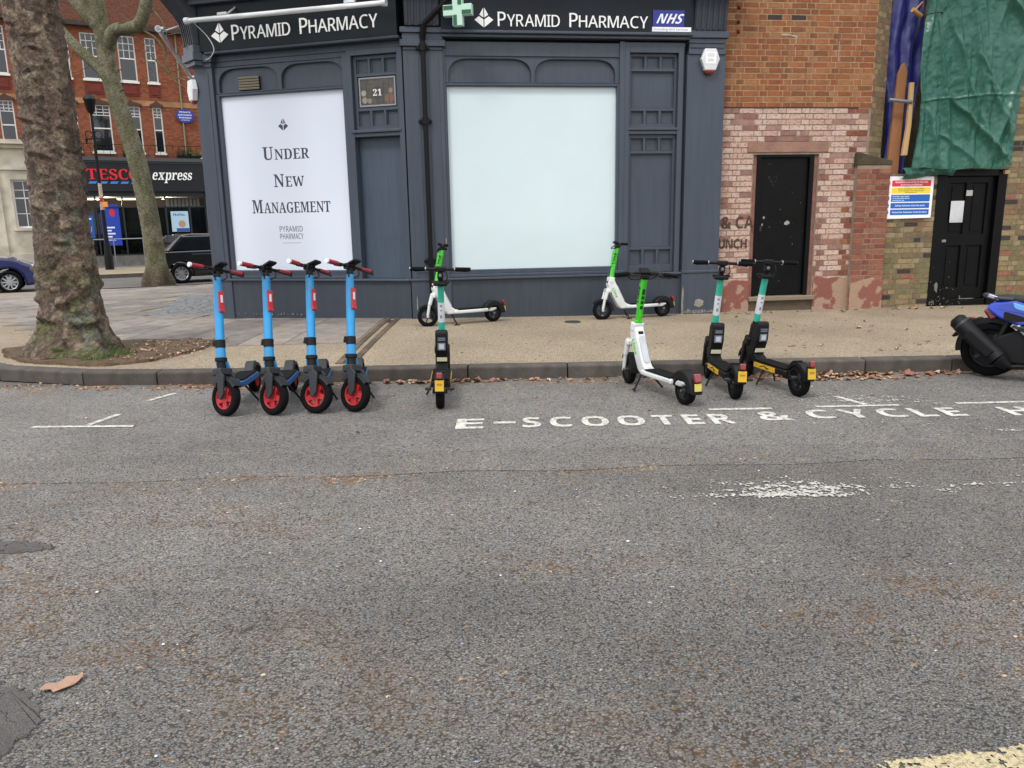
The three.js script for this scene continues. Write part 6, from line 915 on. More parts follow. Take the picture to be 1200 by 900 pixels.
function limeScooter(label, A, aAt, heading, steer, lean, ground, group) {
  const root = thing('green_white_scooter', label, 'e-scooter', [0, 0, 0], 0, group);
  const rake = R(13), ax = 0.42, r = 0.128, X = (y) => ax - (y - r) * Math.tan(rake), S = steerM(ax, r, rake, steer), st = (g) => (Array.isArray(g) ? g : [g]).map((q) => q.applyMatrix4(S)), P = (y, z = 0, dx = 0) => [X(y) + dx, y, z];
  smallWheel('front_wheel', root, r, 0.062, M.plasticGrey, 0.46, r, S); smallWheel('rear_wheel', root, 0.112, 0.07, M.plasticGrey, -0.46, 0.112);
  const fk = obj('fork', st([-1, 1].flatMap((s) => [bar([0.465, r - 0.01, s * 0.052], [0.425, 0.3, s * 0.056], 0.016, 0.019), bar([0.428, 0.27, s * 0.056], [0.39, 0.39, s * 0.054], 0.023, 0.025)]).concat([rbx(0.07, 0.06, 0.15, 0.02, X(0.385) + 0.02, 0.385, 0, 0, 0, rake), bar(P(0.37), P(0.5), 0.032)])), limeW, root); for (const s of [-1, 1]) obj('axle_clamp', st(bar([0.46, r, s * 0.04], [0.46, r, s * 0.066], 0.022, 0.02)), M.steel, fk);
  obj('front_mudguard', st([...fenderArc(0.46, r, r + 0.018, 0.074, R(40), R(185)), prof([[0.34, 0.22], [0.32, 0.13], [0.35, 0.12], [0.37, 0.24]], 0.07, 0.006)]), M.plastic, root);
  const fr = obj('frame', [prof([[0.295, 0.535, 0.02], [0.352, 0.545, 0.02], [0.392, 0.47, 0.03], [0.355, 0.38, 0.05], [0.24, 0.17, 0.05], [0.2, 0.138, 0.03], [-0.44, 0.138, 0.01], [-0.5, 0.165, 0.01], [-0.5, 0.185, 0.01], [-0.3, 0.19, 0.05], [0.09, 0.19, 0.06], [0.155, 0.24, 0.05]], 0.088, 0.016), rspan(-0.36, 0.12, 0.142, 0.186, -0.082, 0.082, 0.016), prof([[0.288, 0.555, 0.01], [0.36, 0.57, 0.01], [0.375, 0.49, 0.02], [0.3, 0.48, 0.02]], 0.1, 0.012)], limeW, root);
  obj('footboard', rspan(-0.34, 0.06, 0.188, 0.198, -0.074, 0.074, 0.004), M.rubber, fr); obj('frame_reflector', rbx(0.012, 0.035, 0.03, 0.005, 0.38, 0.5, 0), M.redLamp, fr);
  obj('battery_cover', [extr(smoothShape([[0, 0, 0.03], [0.058, 0, 0.03], [0.058, 0.25, 0.03], [0, 0.25, 0.03]]), 0.02, 0.006, 0).translate(-0.029, 0, 0).rotateY(-Math.PI / 2).rotateZ(R(-27)).translate(0.15, 0.225, 0)], mat('#c6cbd0', 0.4, { map: paintMap }), fr); obj('battery_latch', [bar([0.275, 0.475, -0.022], [0.275, 0.475, 0.022], 0.016)], M.plastic, fr);
  const txt = new THREE.Group(); for (const s of [-1, 1]) { const g = new TextGeometry('Lime', { font: fontB, size: 0.044, depth: 0.003, curveSegments: 4, bevelEnabled: false }).rotateZ(R(62.6)).translate(0.236, 0.24, 0.0435); if (s < 0) { const h = new TextGeometry('Lime', { font: fontB, size: 0.044, depth: 0.003, curveSegments: 4, bevelEnabled: false }).rotateZ(R(-62.6)).translate(-0.343, 0.41, 0).rotateY(Math.PI).translate(0, 0, -0.0435); obj('frame_lettering', h, limeG, fr); } else obj('frame_lettering', g, limeG, fr); } void txt;
  const stem = obj('stem', st([bar(P(0.500), P(0.940), 0.029, 0.027, 18), rbx(0.066, 0.22, 0.05, 0.014, X(0.800) + 0.014, 0.80, 0, 0, 0, rake), rbx(0.055, 0.06, 0.06, 0.012, ...P(0.560), 0, 0, rake)]), limeG, root);
  for (const s of [-1, 1]) { const g = new TextGeometry('Lime', { font: fontB, size: 0.046, depth: 0.003, curveSegments: 4, bevelEnabled: false }).rotateZ(R(90) + rake).translate(X(0.720) + 0.034, 0.725, 0.0245); if (s < 0) g.scale(1, 1, 1).rotateY(0); obj('stem_lettering', st(s > 0 ? [g] : [new TextGeometry('Lime', { font: fontB, size: 0.046, depth: 0.003, curveSegments: 4, bevelEnabled: false }).rotateZ(R(90) - rake).translate(-X(0.720) + 0.01, 0.725, 0).rotateY(Math.PI).translate(0, 0, -0.0245)]), M.plastic, stem); }
  obj('stem_badges', st([0.695, 0.74, 0.78, 0.83].map((y, i) => rbx(0.004, i === 3 ? 0.05 : 0.028, 0.026, 0.001, X(y) - 0.0285, y, 0, 0, 0, rake))), mat('#1d2a1c', 0.6), stem);
  obj('neck', st([bar(P(0.925), P(0.970), 0.024), rbx(0.06, 0.04, 0.07, 0.012, ...P(0.960)), tube([P(0.940, 0.02, 0.02), P(0.940, 0.08, 0.06), P(0.970, 0.12, 0.03)], 0.005), tube([P(0.940, -0.02, 0.02), P(0.930, -0.09, 0.06), P(0.970, -0.15, 0.03)], 0.005)]), M.plastic, root);
  const hb = obj('handlebar', st([tube([P(0.970, -0.27, -0.05), P(0.985, -0.15, -0.015), P(0.990, 0, 0), P(0.985, 0.15, -0.015), P(0.970, 0.27, -0.05)], 0.0125, 24)]), M.plastic, root);
  for (const s of [-1, 1]) { obj('grip', st([bar(P(0.981, s * 0.16, -0.018), P(0.970, s * 0.275, -0.052), 0.018, 0.017, 14)]), M.rubber, hb); obj('brake_lever', st([tube([P(0.975, s * 0.11, 0.01), P(0.960, s * 0.16, 0.035), P(0.950, s * 0.24, 0.015)], 0.006)]), M.plastic, hb); obj('switch', st([rbx(0.04, 0.04, 0.035, 0.01, ...P(0.985, s * 0.125, -0.01))]), M.plasticGrey, hb); }
  obj('display', st([rbx(0.09, 0.03, 0.09, 0.012, X(1.000) + 0.02, 1.005, 0, 0, 0, rake + 0.2)]), M.blackMetal, root);
  const rf = obj('rear_mudguard', [arcShroud(-0.46, 0.112, 0.165, 0.104, R(12), R(182), 0.075)], M.plastic, root); obj('tail_light', rbx(0.03, 0.07, 0.06, 0.01, -0.618, 0.235, 0, 0, 0, -0.4), M.redLamp, rf); obj('number_plate', rbx(0.006, 0.06, 0.062, 0.002, -0.632, 0.165, 0, 0, 0, -0.1), mat('#e2cf62', 0.5, { map: paintMap }), rf);
  obj('kickstand', [bar([0.16, 0.14, -0.04], [0.12, 0.012, -0.13], 0.009), bar([0.09, 0.014, -0.14], [0.16, 0.012, -0.12], 0.007)], M.plastic, root); obj('kickstand', bar([0.12, 0.14, 0.03], [0.04, 0.03, 0.1], 0.009), M.plastic, root);
  standAt(root, heading, lean, A, aAt, ground);
}
limeScooter('white scooter with green stem parked on the road between black scooters', [1.36, -5.96], -0.46, [-0.31, -0.85], R(-10), R(1), 0, 'white and green hire scooters');
limeScooter('white scooter with green stem at the wall beside the corner post', [-1.03, -9.66], 0.46, [-0.87, 0.5], R(-24), R(1), padY(-0.6, -9.9) - 0.004, 'white and green hire scooters');
limeScooter('white scooter with green stem at the wall under the panelled shopfront', [1.22, -10.3], 0.46, [-0.95, 0.36], R(-14), R(2), padY(1.6, -10.5) - 0.004, 'white and green hire scooters');

// ------------------------------------------------------------------ motor scooter at the right
{
  const t = thing('motor_scooter', 'blue and black motor scooter with stubby exhaust parked at the kerb', 'motor scooter', [0, 0, 0], 0);
  const blue = mat('#1340c4', 0.2, { clearcoat: 1, clearcoatRoughness: 0.06, map: paintMap }), sky = mat('#5aa0dc', 0.25, { clearcoat: 1, clearcoatRoughness: 0.06 }), silver = mat('#9ba1a8', 0.3, { metalness: 0.5, clearcoat: 0.6 }), grey = mat('#2b2d31', 0.55, { map: paintMap }), seat = mat('#26282c', 0.6, { map: rep(grainT, 5), bumpMap: rep(grainB, 5), bumpScale: 0.002 });
  const w1 = wheel(0.26, 0.13, grey, M.rubber, 5, 0.06); w1.name = 'rear_wheel'; obj('brake_disc', bar([0, 0, -0.02], [0, 0, 0.03], 0.185, 0.185, 28), M.plastic, w1); w1.position.set(-0.66, 0.26, 0); t.add(w1); const w2 = wheel(0.275, 0.11, grey, M.rubber, 5, 0.06); w2.name = 'front_wheel'; w2.position.set(0.7, 0.275, 0); t.add(w2);
  const eng = obj('engine', [prof([[-0.72, 0.2, 0.05], [-0.2, 0.16, 0.05], [-0.05, 0.22, 0.05], [-0.08, 0.4, 0.05], [-0.45, 0.42, 0.05], [-0.75, 0.34, 0.05]], 0.16, 0.02).translate(0, 0, -0.09), rbx(0.3, 0.24, 0.24, 0.04, -0.22, 0.3, 0.02), bar([-0.3, 0.34, 0.05], [-0.3, 0.34, 0.17], 0.07)], grey, t);
  obj('belt_cover', [extr(smoothShape([[-0.74, 0.24, 0.05], [-0.62, 0.38, 0.05], [-0.35, 0.5, 0.05], [-0.05, 0.46, 0.05], [0.05, 0.24, 0.05], [-0.25, 0.14, 0.05], [-0.55, 0.15, 0.05]]), 0.05, 0.018, 0.085, 3)], M.plastic, eng);
  for (let i = 0; i < 6; i++) obj('cooling_fin', rbx(0.17, 0.01, 0.12, 0.003, -0.26, 0.2 + i * 0.028, 0.14, 0, 0, -0.35), M.plasticGrey, eng);
  obj('swing_arm', [bar([-0.1, 0.22, 0.1], [-0.66, 0.27, 0.1], 0.03, 0.025), bar([-0.66, 0.27, -0.1], [-0.66, 0.27, 0.14], 0.02), bar([-0.62, 0.3, 0.11], [-0.5, 0.6, 0.11], 0.022)], M.plastic, t);
  const ex = obj('exhaust', [bar([-0.93, 0.52, 0.2], [-0.56, 0.19, 0.19], 0.078, 0.088, 20), bar([-0.952, 0.54, 0.2], [-0.93, 0.52, 0.2], 0.05, 0.078, 20), bar([-0.56, 0.19, 0.19], [-0.47, 0.12, 0.17], 0.086, 0.04, 20), tube([[-0.47, 0.12, 0.17], [-0.25, 0.14, 0.15], [-0.1, 0.15, 0.1]], 0.02)], M.plastic, t); obj('heat_shield', [rbx(0.28, 0.09, 0.03, 0.012, -0.71, 0.32, 0.281, 0.1, 0, -0.72)], M.plastic, ex); obj('exhaust_collar', bar([-0.9, 0.493, 0.2], [-0.883, 0.478, 0.2], 0.081, 0.082, 20), grey, ex);
  const sideShape = (z, s) => extr(smoothShape([[-0.72, 0.65, 0.05], [-0.67, 0.71, 0.04], [-0.48, 0.73], [-0.1, 0.62, 0.05], [0.02, 0.55, 0.05], [-0.2, 0.52, 0.05], [-0.45, 0.5, 0.05], [-0.6, 0.56, 0.05]]), 0.06, 0.022, z, 3);
  const tail = obj('tail_panel', [sideShape(0.1), sideShape(-0.16), prof([[-0.73, 0.66, 0.04], [-0.67, 0.71, 0.03], [-0.45, 0.72], [-0.1, 0.6], [-0.45, 0.54], [-0.6, 0.58, 0.04]], 0.24, 0.03)], blue, t);
  obj('light_panel', [extr(smoothShape([[-0.5, 0.715, 0.02], [-0.1, 0.6, 0.02], [-0.2, 0.58, 0.02], [-0.48, 0.66, 0.02]]), 0.012, 0.004, 0.153), extr(smoothShape([[-0.5, 0.715, 0.02], [-0.1, 0.6, 0.02], [-0.2, 0.58, 0.02], [-0.48, 0.66, 0.02]]), 0.012, 0.004, -0.165)], sky, tail);
  obj('air_scoop', [extr(smoothShape([[-0.56, 0.63, 0.02], [-0.3, 0.56, 0.02], [-0.48, 0.53, 0.02], [-0.56, 0.55, 0.02]]), 0.014, 0.004, 0.153)], M.dark, tail);
  obj('side_cover', [extr(smoothShape([[-0.5, 0.5, 0.03], [-0.1, 0.5, 0.05], [0.2, 0.36, 0.05], [0.5, 0.26, 0.05], [0.4, 0.16, 0.05], [0.0, 0.24, 0.05], [-0.25, 0.36, 0.05]]), 0.05, 0.018, 0.13, 3), extr(smoothShape([[-0.5, 0.5, 0.03], [-0.1, 0.5, 0.05], [0.2, 0.36, 0.05], [0.5, 0.26, 0.05], [0.4, 0.16, 0.05], [0.0, 0.24, 0.05], [-0.25, 0.36, 0.05]]), 0.05, 0.018, -0.18, 3), rbx(0.7, 0.1, 0.34, 0.03, 0.25, 0.22, 0)], grey, t);
  obj('silver_trim', [extr(smoothShape([[-0.12, 0.56, 0.02], [0.1, 0.5, 0.02], [0.28, 0.38, 0.02], [0.1, 0.42, 0.02]]), 0.03, 0.008, 0.155), bar([-0.44, 0.5, 0.15], [-0.34, 0.4, 0.16], 0.022), rbx(0.4, 0.02, 0.02, 0.006, 0.05, 0.27, 0.18, 0, 0, -0.35)], silver, t);
  obj('seat', [prof([[-0.66, 0.71, 0.03], [-0.7, 0.77, 0.04], [-0.55, 0.79, 0.06], [-0.25, 0.75, 0.06], [-0.05, 0.72, 0.06], [0.08, 0.7, 0.04], [0.05, 0.6, 0.04], [-0.3, 0.68, 0.04]], 0.26, 0.05)], seat, t);
  const gr = obj('grab_rail', [tube([[-0.5, 0.74, 0.13], [-0.66, 0.75, 0.14], [-0.75, 0.77, 0.06], [-0.75, 0.77, -0.06], [-0.66, 0.75, -0.14], [-0.5, 0.74, -0.13]], 0.02, 30, 10)], grey, t); void gr; obj('rail_insert', rbx(0.1, 0.035, 0.02, 0.008, -0.66, 0.755, 0.15, 0, 0, -0.3), silver, t);
  const tl = obj('tail_light', prof([[-0.75, 0.62, 0.02], [-0.7, 0.66, 0.02], [-0.62, 0.57, 0.02], [-0.68, 0.53, 0.02]], 0.18, 0.02), M.redLamp, t); void tl;
  const ub = obj('plate_holder', [prof([[-0.78, 0.56], [-0.9, 0.5, 0.02], [-1.0, 0.36], [-0.98, 0.35], [-0.86, 0.44], [-0.68, 0.5]], 0.13, 0.01), rbx(0.05, 0.03, 0.28, 0.01, -0.88, 0.53, 0)], M.plastic, t); for (const z of [0.15, -0.15]) obj('indicator', rbx(0.06, 0.045, 0.05, 0.015, -0.88, 0.53, z), mat('#b5562a', 0.3, { clearcoat: 1 }), ub);
  obj('rear_hugger', fenderArc(-0.66, 0.27, 0.285, 0.15, R(60), R(190), 0.008), M.plastic, t);
  obj('front_fairing', [prof([[0.35, 0.3, 0.05], [0.45, 0.9, 0.06], [0.62, 1.0, 0.05], [0.8, 0.72, 0.08], [0.72, 0.58, 0.05], [0.56, 0.55, 0.05], [0.5, 0.28, 0.05]], 0.36, 0.06)], blue, t); obj('front_mudguard', fenderArc(0.7, 0.275, 0.295, 0.15, R(15), R(150), 0.012), blue, t); obj('fork', [bar([0.7, 0.275, 0.075], [0.58, 0.6, 0.075], 0.025), bar([0.7, 0.275, -0.075], [0.58, 0.6, -0.075], 0.025)], M.plastic, t);
  obj('headlight', rbx(0.12, 0.16, 0.26, 0.05, 0.74, 0.78, 0, 0, 0, 0.4), mat('#cfd6dc', 0.08, { clearcoat: 1 }), t); obj('windscreen', prof([[0.56, 0.98, 0.02], [0.46, 1.22, 0.05], [0.45, 1.2], [0.54, 0.96]], 0.3, 0.004), M.glassDark, t);
  const hb = obj('handlebar', [tube([[0.36, 1.03, -0.34], [0.42, 1.03, -0.15], [0.44, 1.0, 0], [0.42, 1.03, 0.15], [0.36, 1.03, 0.34]], 0.016, 24), rbx(0.16, 0.1, 0.26, 0.03, 0.45, 0.99, 0)], M.plastic, t); for (const s of [-1, 1]) { obj('grip', bar([0.385, 1.03, s * 0.24], [0.355, 1.03, s * 0.36], 0.02), M.rubber, hb); obj('mirror', [tube([[0.43, 1.03, s * 0.16], [0.46, 1.14, s * 0.24], [0.44, 1.24, s * 0.28]], 0.008), rbx(0.03, 0.08, 0.14, 0.02, 0.43, 1.26, s * 0.3)], M.plastic, hb); }
  obj('centre_stand', [bar([-0.15, 0.18, 0.1], [-0.25, 0.012, 0.15], 0.016), bar([-0.15, 0.18, -0.1], [-0.25, 0.012, -0.15], 0.016)], M.plastic, t);
  t.scale.setScalar(0.93); standAt(t, [0.7, 0.66], R(-4), [4.28, -6.84], -0.614, 0);
}

// ------------------------------------------------------------------ road paint
const paintTex = tile(512, (u, v) => { const k = fbmP(u, v, 10, 5), q = sstep(0.5, 0.6, fbmP(u + 0.4, v + 0.2, 30, 4)); return [252 - 44 * q - 24 * k, 251 - 44 * q - 24 * k, 247 - 46 * q - 24 * k]; });
const roadWhite = mat('#d6d6d1', 0.85, { map: rep(paintTex, 1.5), bumpMap: rep(grainB, 3), bumpScale: 0.003 });
{
  const t = thing('road_lettering', 'white painted capital letters along the edge of the parking bay', 'road lettering', [0, 0.003, 0]);
  const word = (s, x0, x1, z, size) => { const d = new THREE.Group(), runs = [[s, size]], w = letters(runs, fontB, 0.003, roadWhite, d, 0, 0, 0, 1, 'painted_letter', 0, 0.3) - size * 0.3; letters(runs, fontB, 0.003, roadWhite, t, x0, 0.0, z, (x1 - x0) / w, 'painted_letter', -Math.PI / 2, 0.3); };
  word('E', -0.41, -0.21, -5.32, 0.28); word('SCOOTER', 0.07, 1.6, -5.33, 0.28); obj('painted_dash', span(-0.14, 0.02, 0, 0.003, -5.5, -5.445), roadWhite, t); word('&', 1.8, 2.03, -5.4, 0.25); word('CYCLE', 2.17, 3.3, -5.43, 0.25); word('HIRE', 3.62, 4.5, -5.42, 0.25);
  const dash = (n, label, list) => { const m = obj('bay_line', list.map(([x0, z0, x1, z1, w]) => { const L = Math.hypot(x1 - x0, z1 - z0), g = new THREE.PlaneGeometry(L, w, Math.ceil(L / 0.03), 1), p = g.attributes.position; for (let k = 0; k < p.count; k++) { const x = p.getX(k); p.setY(k, p.getY(k) + 0.006 * (vn(x * 30 + n * 9, p.getY(k) > 0 ? 1.2 : 5.7) - 0.5)); } return g.rotateX(-Math.PI / 2).rotateY(Math.atan2(-(z1 - z0), x1 - x0)).translate((x0 + x1) / 2, 0.004, (z0 + z1) / 2); }), roadWhite); tag(m, label, 'road line'); };
  dash(1, 'thin white tee mark ending the bay in front of the thick tree', [[-3.57, -5.6, -2.8, -5.57, 0.05]]);
  dash(8, 'thin white stroke running from the tee mark towards the kerb by the tree', [[-3.17, -5.63, -3.1, -5.96, 0.05]]);
  dash(2, 'short white dash between the tee mark and the kerb', [[-3.09, -6.43, -2.98, -6.73, 0.05]]);
  dash(3, 'white bay dash behind the painted ampersand', [[1.5, -5.77, 1.98, -5.76, 0.055]]);
  dash(4, 'white bay dash behind the first painted letter C', [[2.33, -5.79, 2.97, -5.8, 0.05]]);
  dash(5, 'oblique white stroke joining the dash behind the painted letter C', [[2.62, -6.14, 2.73, -5.83, 0.05]]);
  dash(6, 'long white bay line beside the motor scooter', [[3.42, -5.82, 5.4, -5.86, 0.05]]);
}
function worn(name, label, x0, x1, z0, z1, m, dens, cell, y = 0.005) { // flakes of paint left on the high stones
  const pos = [], nx = Math.ceil((x1 - x0) / cell), nz = Math.ceil((z1 - z0) / cell), r = rng(Math.round(x0 * 97 + z0 * 31));
  const jit = (i, j) => [x0 + (i + 0.42 * (LAT[(i * 131 + j * 17) & 65535] - 0.5)) * cell, z0 + (j + 0.42 * (LAT[(i * 71 + j * 197 + 9) & 65535] - 0.5)) * cell];
  for (let j = 0; j < nz; j++) for (let i = 0; i < nx; i++) { const x = x0 + (i + 0.5) * cell, z = z0 + (j + 0.5) * cell; if (dens(x, z, r) < 0.5) continue; const a = jit(i, j), b = jit(i + 1, j), c = jit(i + 1, j + 1), d = jit(i, j + 1); pos.push(a[0], y, a[1], d[0], y, d[1], b[0], y, b[1], b[0], y, b[1], d[0], y, d[1], c[0], y, c[1]); }
  const g = new THREE.BufferGeometry(); g.setAttribute('position', new THREE.Float32BufferAttribute(pos, 3)); g.computeVertexNormals(); const o = obj(name, g, m); if (label) tag(o, label, 'road paint'); return stuff(o);
}
const wornWhite = mat('#cfcec8', 0.88, { map: rep(paintTex, 3), bumpMap: rep(grainB, 3), bumpScale: 0.004 });
const fine = (x, z) => 0.55 * vn(x * 95 + 3, z * 80 + 1) + 0.45 * fbm(x * 14 + 5, z * 30 + 2, 3);
const bell = (x, z, cx, cz, rx, rz) => Math.exp(-(((x - cx) / rx) ** 2) - (((z - cz) / rz) ** 2));
worn('worn_paint', 'ragged worn white paint patch on the open road beyond the lettering', 0.4, 2.0, -4.25, -3.7, wornWhite, (x, z) => 0.5 + 0.34 * bell(x, z, 1.45, -3.86, 0.42, 0.045) + 0.2 * bell(x, z, 1.65, -3.93, 0.2, 0.09) + 0.3 * bell(x, z, 1.5, -4.0, 0.45, 0.14) + 0.22 * bell(x, z, 0.95, -3.87, 0.45, 0.025) + 0.12 * bell(x, z, 1.4, -3.95, 0.7, 0.2) - 0.34 - 1.3 * (0.62 - fine(x, z)), 0.0055);
worn('worn_paint', 'faint broken white paint trail on the road below the painted word', 2.0, 3.1, -4.12, -3.85, wornWhite, (x, z) => 0.5 + 0.3 * Math.exp(-(((z + 3.97 + 0.05 * (x - 2.4)) / 0.022) ** 2)) * (0.4 + fbm(x * 5, 3, 3)) - 0.22 - 1.3 * (0.62 - fine(x, z)), 0.006);
worn('worn_paint', 'scuffed white paint haze of flakes beside the bay lines', 2.1, 3.8, -6.4, -4.9, wornWhite, (x, z) => 0.5 + 0.24 * bell(x, z, 2.8, -6.0, 0.42, 0.13) + 0.3 * bell(x, z, 3.45, -5.03, 0.4, 0.022) + 0.2 * bell(x, z, 3.6, -5.2, 0.3, 0.02) - 0.22 - 1.3 * (0.62 - fine(x, z)), 0.008);
worn('worn_yellow_line', 'worn cream yellow line crossing the near edge of the road', 0.75, 2.6, -2.1, -1.5, mat('#c8bb98', 0.88, { map: rep(paintTex, 5), bumpMap: rep(grainB, 3), bumpScale: 0.004 }), (x, z) => { const c = -1.77 - 0.135 * (x - 1.0), e = Math.abs(z - c) / 0.05; return 0.5 + 0.34 * sstep(1.35, 0.55, e) * sstep(0.82, 1.08, x) - 0.16 - 0.7 * (0.6 - fine(x, z)) - (e > 1.35 ? 1 : 0); }, 0.0055);
{ // newer smooth patches let into the road
  const pm = mat('#7d7976', 0.9, { map: rep(tile(512, (u, v) => { const k = 0.5 * fbmP(u, v, 5, 6) + 0.5 * vn(u * 230, v * 230, 230), c = Math.abs(fbmP(u, v, 6, 4) - 0.5) < 0.008 ? 0.5 : 1; return (130 + 110 * k) * c; }), 1.6), bumpMap: rep(grainB, 3), bumpScale: 0.008 });
  const patch = (pts, label) => { const c = new THREE.SplineCurve(pts.concat([pts[0]]).map((p) => new THREE.Vector2(p[0], -p[1]))).getPoints(90).map((p, i) => [p.x + 0.03 * (vn(i * 0.9, 2) - 0.5), p.y + 0.03 * (vn(i * 0.9, 7) - 0.5)]); const m = obj('tarmac_patch', extr(c, 0.012, 0.003, 0, 1).rotateX(-Math.PI / 2).translate(0, -0.006, 0), pm); tag(m, label, 'road patch'); };
  patch([[-1.95, -2.3], [-1.66, -2.25], [-1.54, -2.2], [-1.46, -2.13], [-1.41, -2.03], [-1.43, -1.94], [-1.48, -1.78], [-1.95, -1.7]], 'smooth dark tarmac patch beside the lone fallen leaf');
  patch([[-2.6, -3.43], [-2.3, -3.42], [-2.13, -3.36], [-2.2, -3.3], [-2.6, -3.28]], 'small narrow tarmac patch on the road below the tee mark');
}
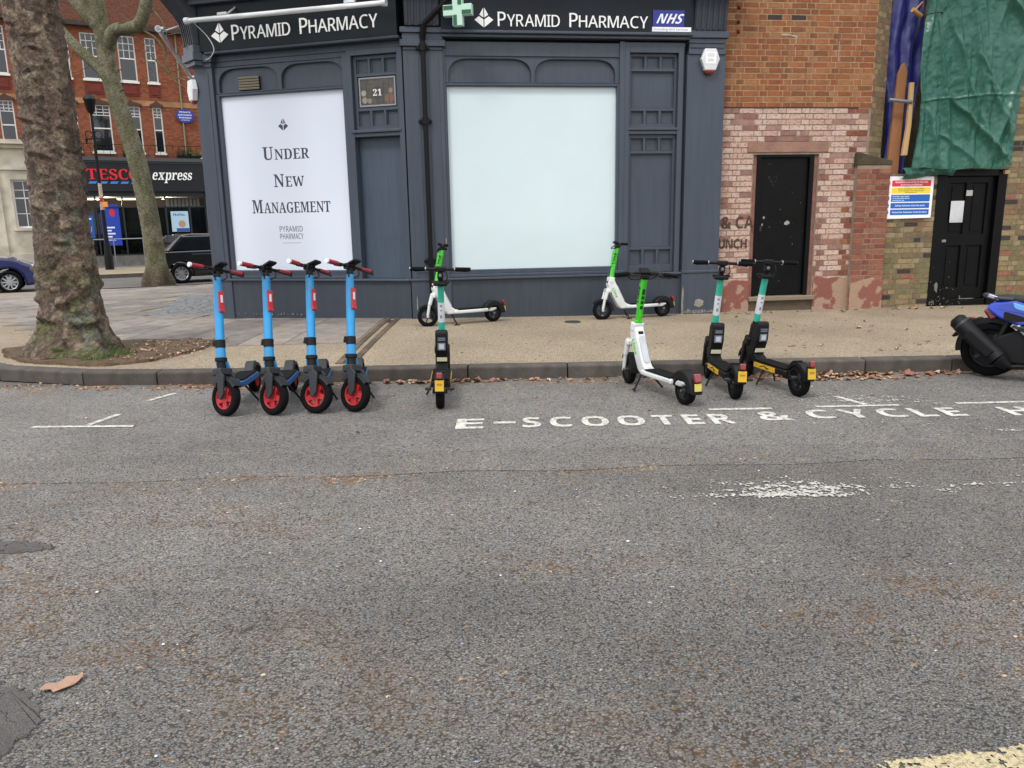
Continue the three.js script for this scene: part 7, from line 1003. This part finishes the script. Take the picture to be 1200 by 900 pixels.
// ------------------------------------------------------------------ fallen leaves
function leafGeo(w, l, curl, seed) {
  const r = rng(seed), s = new THREE.Shape(), n = 16, pts = []; for (let i = 0; i < n; i++) { const a = i / n * 2 * Math.PI, k = 0.62 + 0.38 * Math.abs(Math.cos(a * 2.5 + 0.3)) - 0.12 * r(); pts.push(new THREE.Vector2(Math.cos(a) * l / 2 * k, Math.sin(a) * w / 2 * k)); } s.setFromPoints(pts);
  const g = new THREE.ShapeGeometry(s).rotateX(-Math.PI / 2), p = g.attributes.position; for (let k = 0; k < p.count; k++) { const x = p.getX(k) / l, z = p.getZ(k) / w; p.setY(k, curl * (x * x * 1.6 + z * z * 1.2 + 0.25 * Math.sin(x * 9 + seed)) * l); } g.computeVertexNormals(); return g;
}
{
  const spots = [], r = rng(91);
  const add = (x, z, y, n, sx, sz, s0 = 1) => { for (let i = 0; i < n; i++) { const gx = (r() + r() + r() - 1.5) * sx, gz = (r() + r() - 1) * sz; spots.push([x + gx, z + gz, y, s0 * (0.6 + 0.7 * r())]); } };
  add(3.0, -6.98, 0, 95, 0.75, 0.09, 1.15); add(2.95, -6.82, 0, 40, 0.7, 0.1, 0.9); add(4.0, -7.0, 0, 16, 0.4, 0.07); add(-0.45, -7.0, 0, 40, 0.5, 0.07); add(0.35, -7.02, 0, 16, 0.6, 0.06, 0.8); add(-0.95, -7.0, 0, 25, 0.3, 0.08); add(1.6, -7.03, 0, 12, 0.9, 0.05, 0.8); add(-3.2, -6.98, 0, 90, 1.0, 0.12, 0.45); add(-4.6, -7.15, 0, 50, 0.5, 0.1, 0.45); add(-2.2, -7.0, 0, 40, 0.7, 0.09, 0.5);
  for (let i = 0; i < 260; i++) { const x = -4.25 + 1.0 * r(), z = -7.65 - 1.3 * r(); spots.push([x, z, padY(x, z) + 0.022, 0.25 + 0.4 * r()]); }
  for (let i = 0; i < 34; i++) { const x = 2.9 + 3.8 * r(), z = -7.5 - 3.4 * r(); spots.push([x, z, padY(x, z), 0.5 + 0.5 * r()]); } for (let i = 0; i < 24; i++) { const x = 3 + 3.6 * r(), z = -10.55 - 0.12 * (x - 1) - 0.1 * r(); spots.push([x, z, padY(x, z), 0.6 + 0.5 * r()]); }
  for (let i = 0; i < 60; i++) spots.push([-3.6 + 7.4 * r(), -6.9 + 2.2 * r() * r(), 0, 0.25 + 0.3 * r()]);
  const cols = ['#9a7660', '#7f5f4c', '#b89c84', '#6b4c3e', '#a5866c', '#875c4a'].map((c) => new THREE.Color(c)), n = spots.length;
  for (let k = 0; k < 3; k++) { const sub = spots.filter((_, i) => i % 3 === k), m = new THREE.InstancedMesh(leafGeo(0.06, 0.085, 0.22 + 0.12 * k, k + 3), mat('#ffffff', 0.85, { side: THREE.DoubleSide }), sub.length), d = new THREE.Object3D(); sub.forEach(([x, z, y, s], i) => { d.position.set(x, y + 0.008, z); d.rotation.set(0.5 * (r() - 0.5), r() * 6.28, 0.5 * (r() - 0.5)); d.scale.setScalar(s); d.updateMatrix(); m.setMatrixAt(i, d.matrix); m.setColorAt(i, cols[(r() * 6) | 0]); }); m.name = numbered('fallen_leaves'); m.castShadow = m.receiveShadow = true; scene.add(stuff(m)); tag(m, ['curled brown leaves strewn along the kerb and footway', 'loosely curled tan leaves strewn along the kerb and footway', 'tightly curled dead leaves strewn along the kerb and footway'][k], 'leaves'); } void n;
  const lf = smoothShape([[-0.075, -0.02, 0.02], [-0.06, 0.012, 0.01], [-0.02, 0.02, 0.01], [0.01, 0.042, 0.01], [0.05, 0.04, 0.02], [0.062, 0.055, 0.01], [0.075, 0.03, 0.01], [0.06, 0.0, 0.02], [0.02, -0.03, 0.01], [-0.02, -0.038, 0.01], [-0.03, -0.018, 0.01], [-0.06, -0.03, 0.01]]);
  const g = extr(lf, 0.003, 0.0005, 0, 1).rotateX(-Math.PI / 2), p = g.attributes.position; for (let k = 0; k < p.count; k++) p.setY(k, p.getY(k) + 0.004 + 1.6 * p.getX(k) ** 2 + 2.2 * (p.getZ(k)) ** 2 + 0.003 * Math.sin(p.getX(k) * 90)); g.computeVertexNormals();
  const leaf = obj('fallen_leaf', g, mat('#b8937d', 0.8, { map: rep(streakT, 6), bumpMap: rep(grainB, 6), bumpScale: 0.002 })); leaf.position.set(-1.45, 0.004, -2.23); leaf.rotation.y = 0.25; leaf.scale.set(0.78, 0.78, 0.95); tag(leaf, 'large tan leaf lying alone on the near road beside a tarmac patch', 'leaf');
  // small scraps on the near road
  const bits = []; for (let i = 0; i < 420; i++) { const x = -2.4 + 4.8 * r(), z = -1.7 - 2.8 * r(), w = wearAt(x, z); if (r() > 0.12 + 0.8 * w) continue; const s = 0.003 + 0.006 * r(); bits.push(new THREE.TetrahedronGeometry(s, 0).scale(1.6, 0.5, 1).rotateY(r() * 6).translate(x, 0.003, z)); }
  const sc = stuff(obj('leaf_crumbs', bits, mat('#a07a50', 0.9, { map: grainT }))); tag(sc, 'crumbs of dry leaf scattered over the worn road', 'crumbs');
  const wh = []; for (let i = 0; i < 26; i++) wh.push(new THREE.IcosahedronGeometry(0.003 + 0.005 * r() * r(), 0).scale(1.3, 0.6, 1).translate(-2.2 + 4.4 * r(), 0.004, -1.7 - 3 * r())); const wc = stuff(obj('pale_chips', wh, mat('#dcdad4', 0.8))); tag(wc, 'small pale stone chips dotted over the road', 'chips');
}
{ // small things let into or trodden onto the footway
  const c = thing('water_cover', 'small round iron cover set in the footway under the pale shop window', 'cover', [0.8, padY(0.8, -10.02) + 0.001, -10.02]);
  obj('frame', place(new THREE.TorusGeometry(0.095, 0.012, 6, 28), 0, 0.002, 0, Math.PI / 2), mat('#5b5650', 0.8, { map: grainT }), c); obj('lid', bar([0, -0.01, 0], [0, 0.004, 0], 0.09, 0.088, 24), mat('#3f3b38', 0.7, { map: grainT, bumpMap: grainB, bumpScale: 0.003 }), c);
  const r = rng(123), g = []; for (let i = 0; i < 130; i++) { const x = -1.2 + 7.6 * r(), z = -7.4 - 2.8 * r(); if (z < -10.2 - 0.13 * x) continue; const s = 0.008 + 0.012 * r(); g.push(new THREE.CylinderGeometry(s * 0.8, s, 0.004, 9).scale(1, 1, 0.8 + 0.4 * r()).translate(x, padY(x, z) + 0.001, z)); }
  const gum = stuff(obj('gum_spots', g, mat('#77695a', 0.9, { map: grainT }))); tag(gum, 'dark trodden gum spots dotted over the buff footway', 'gum spots');
}
renderer.render(scene, camera);
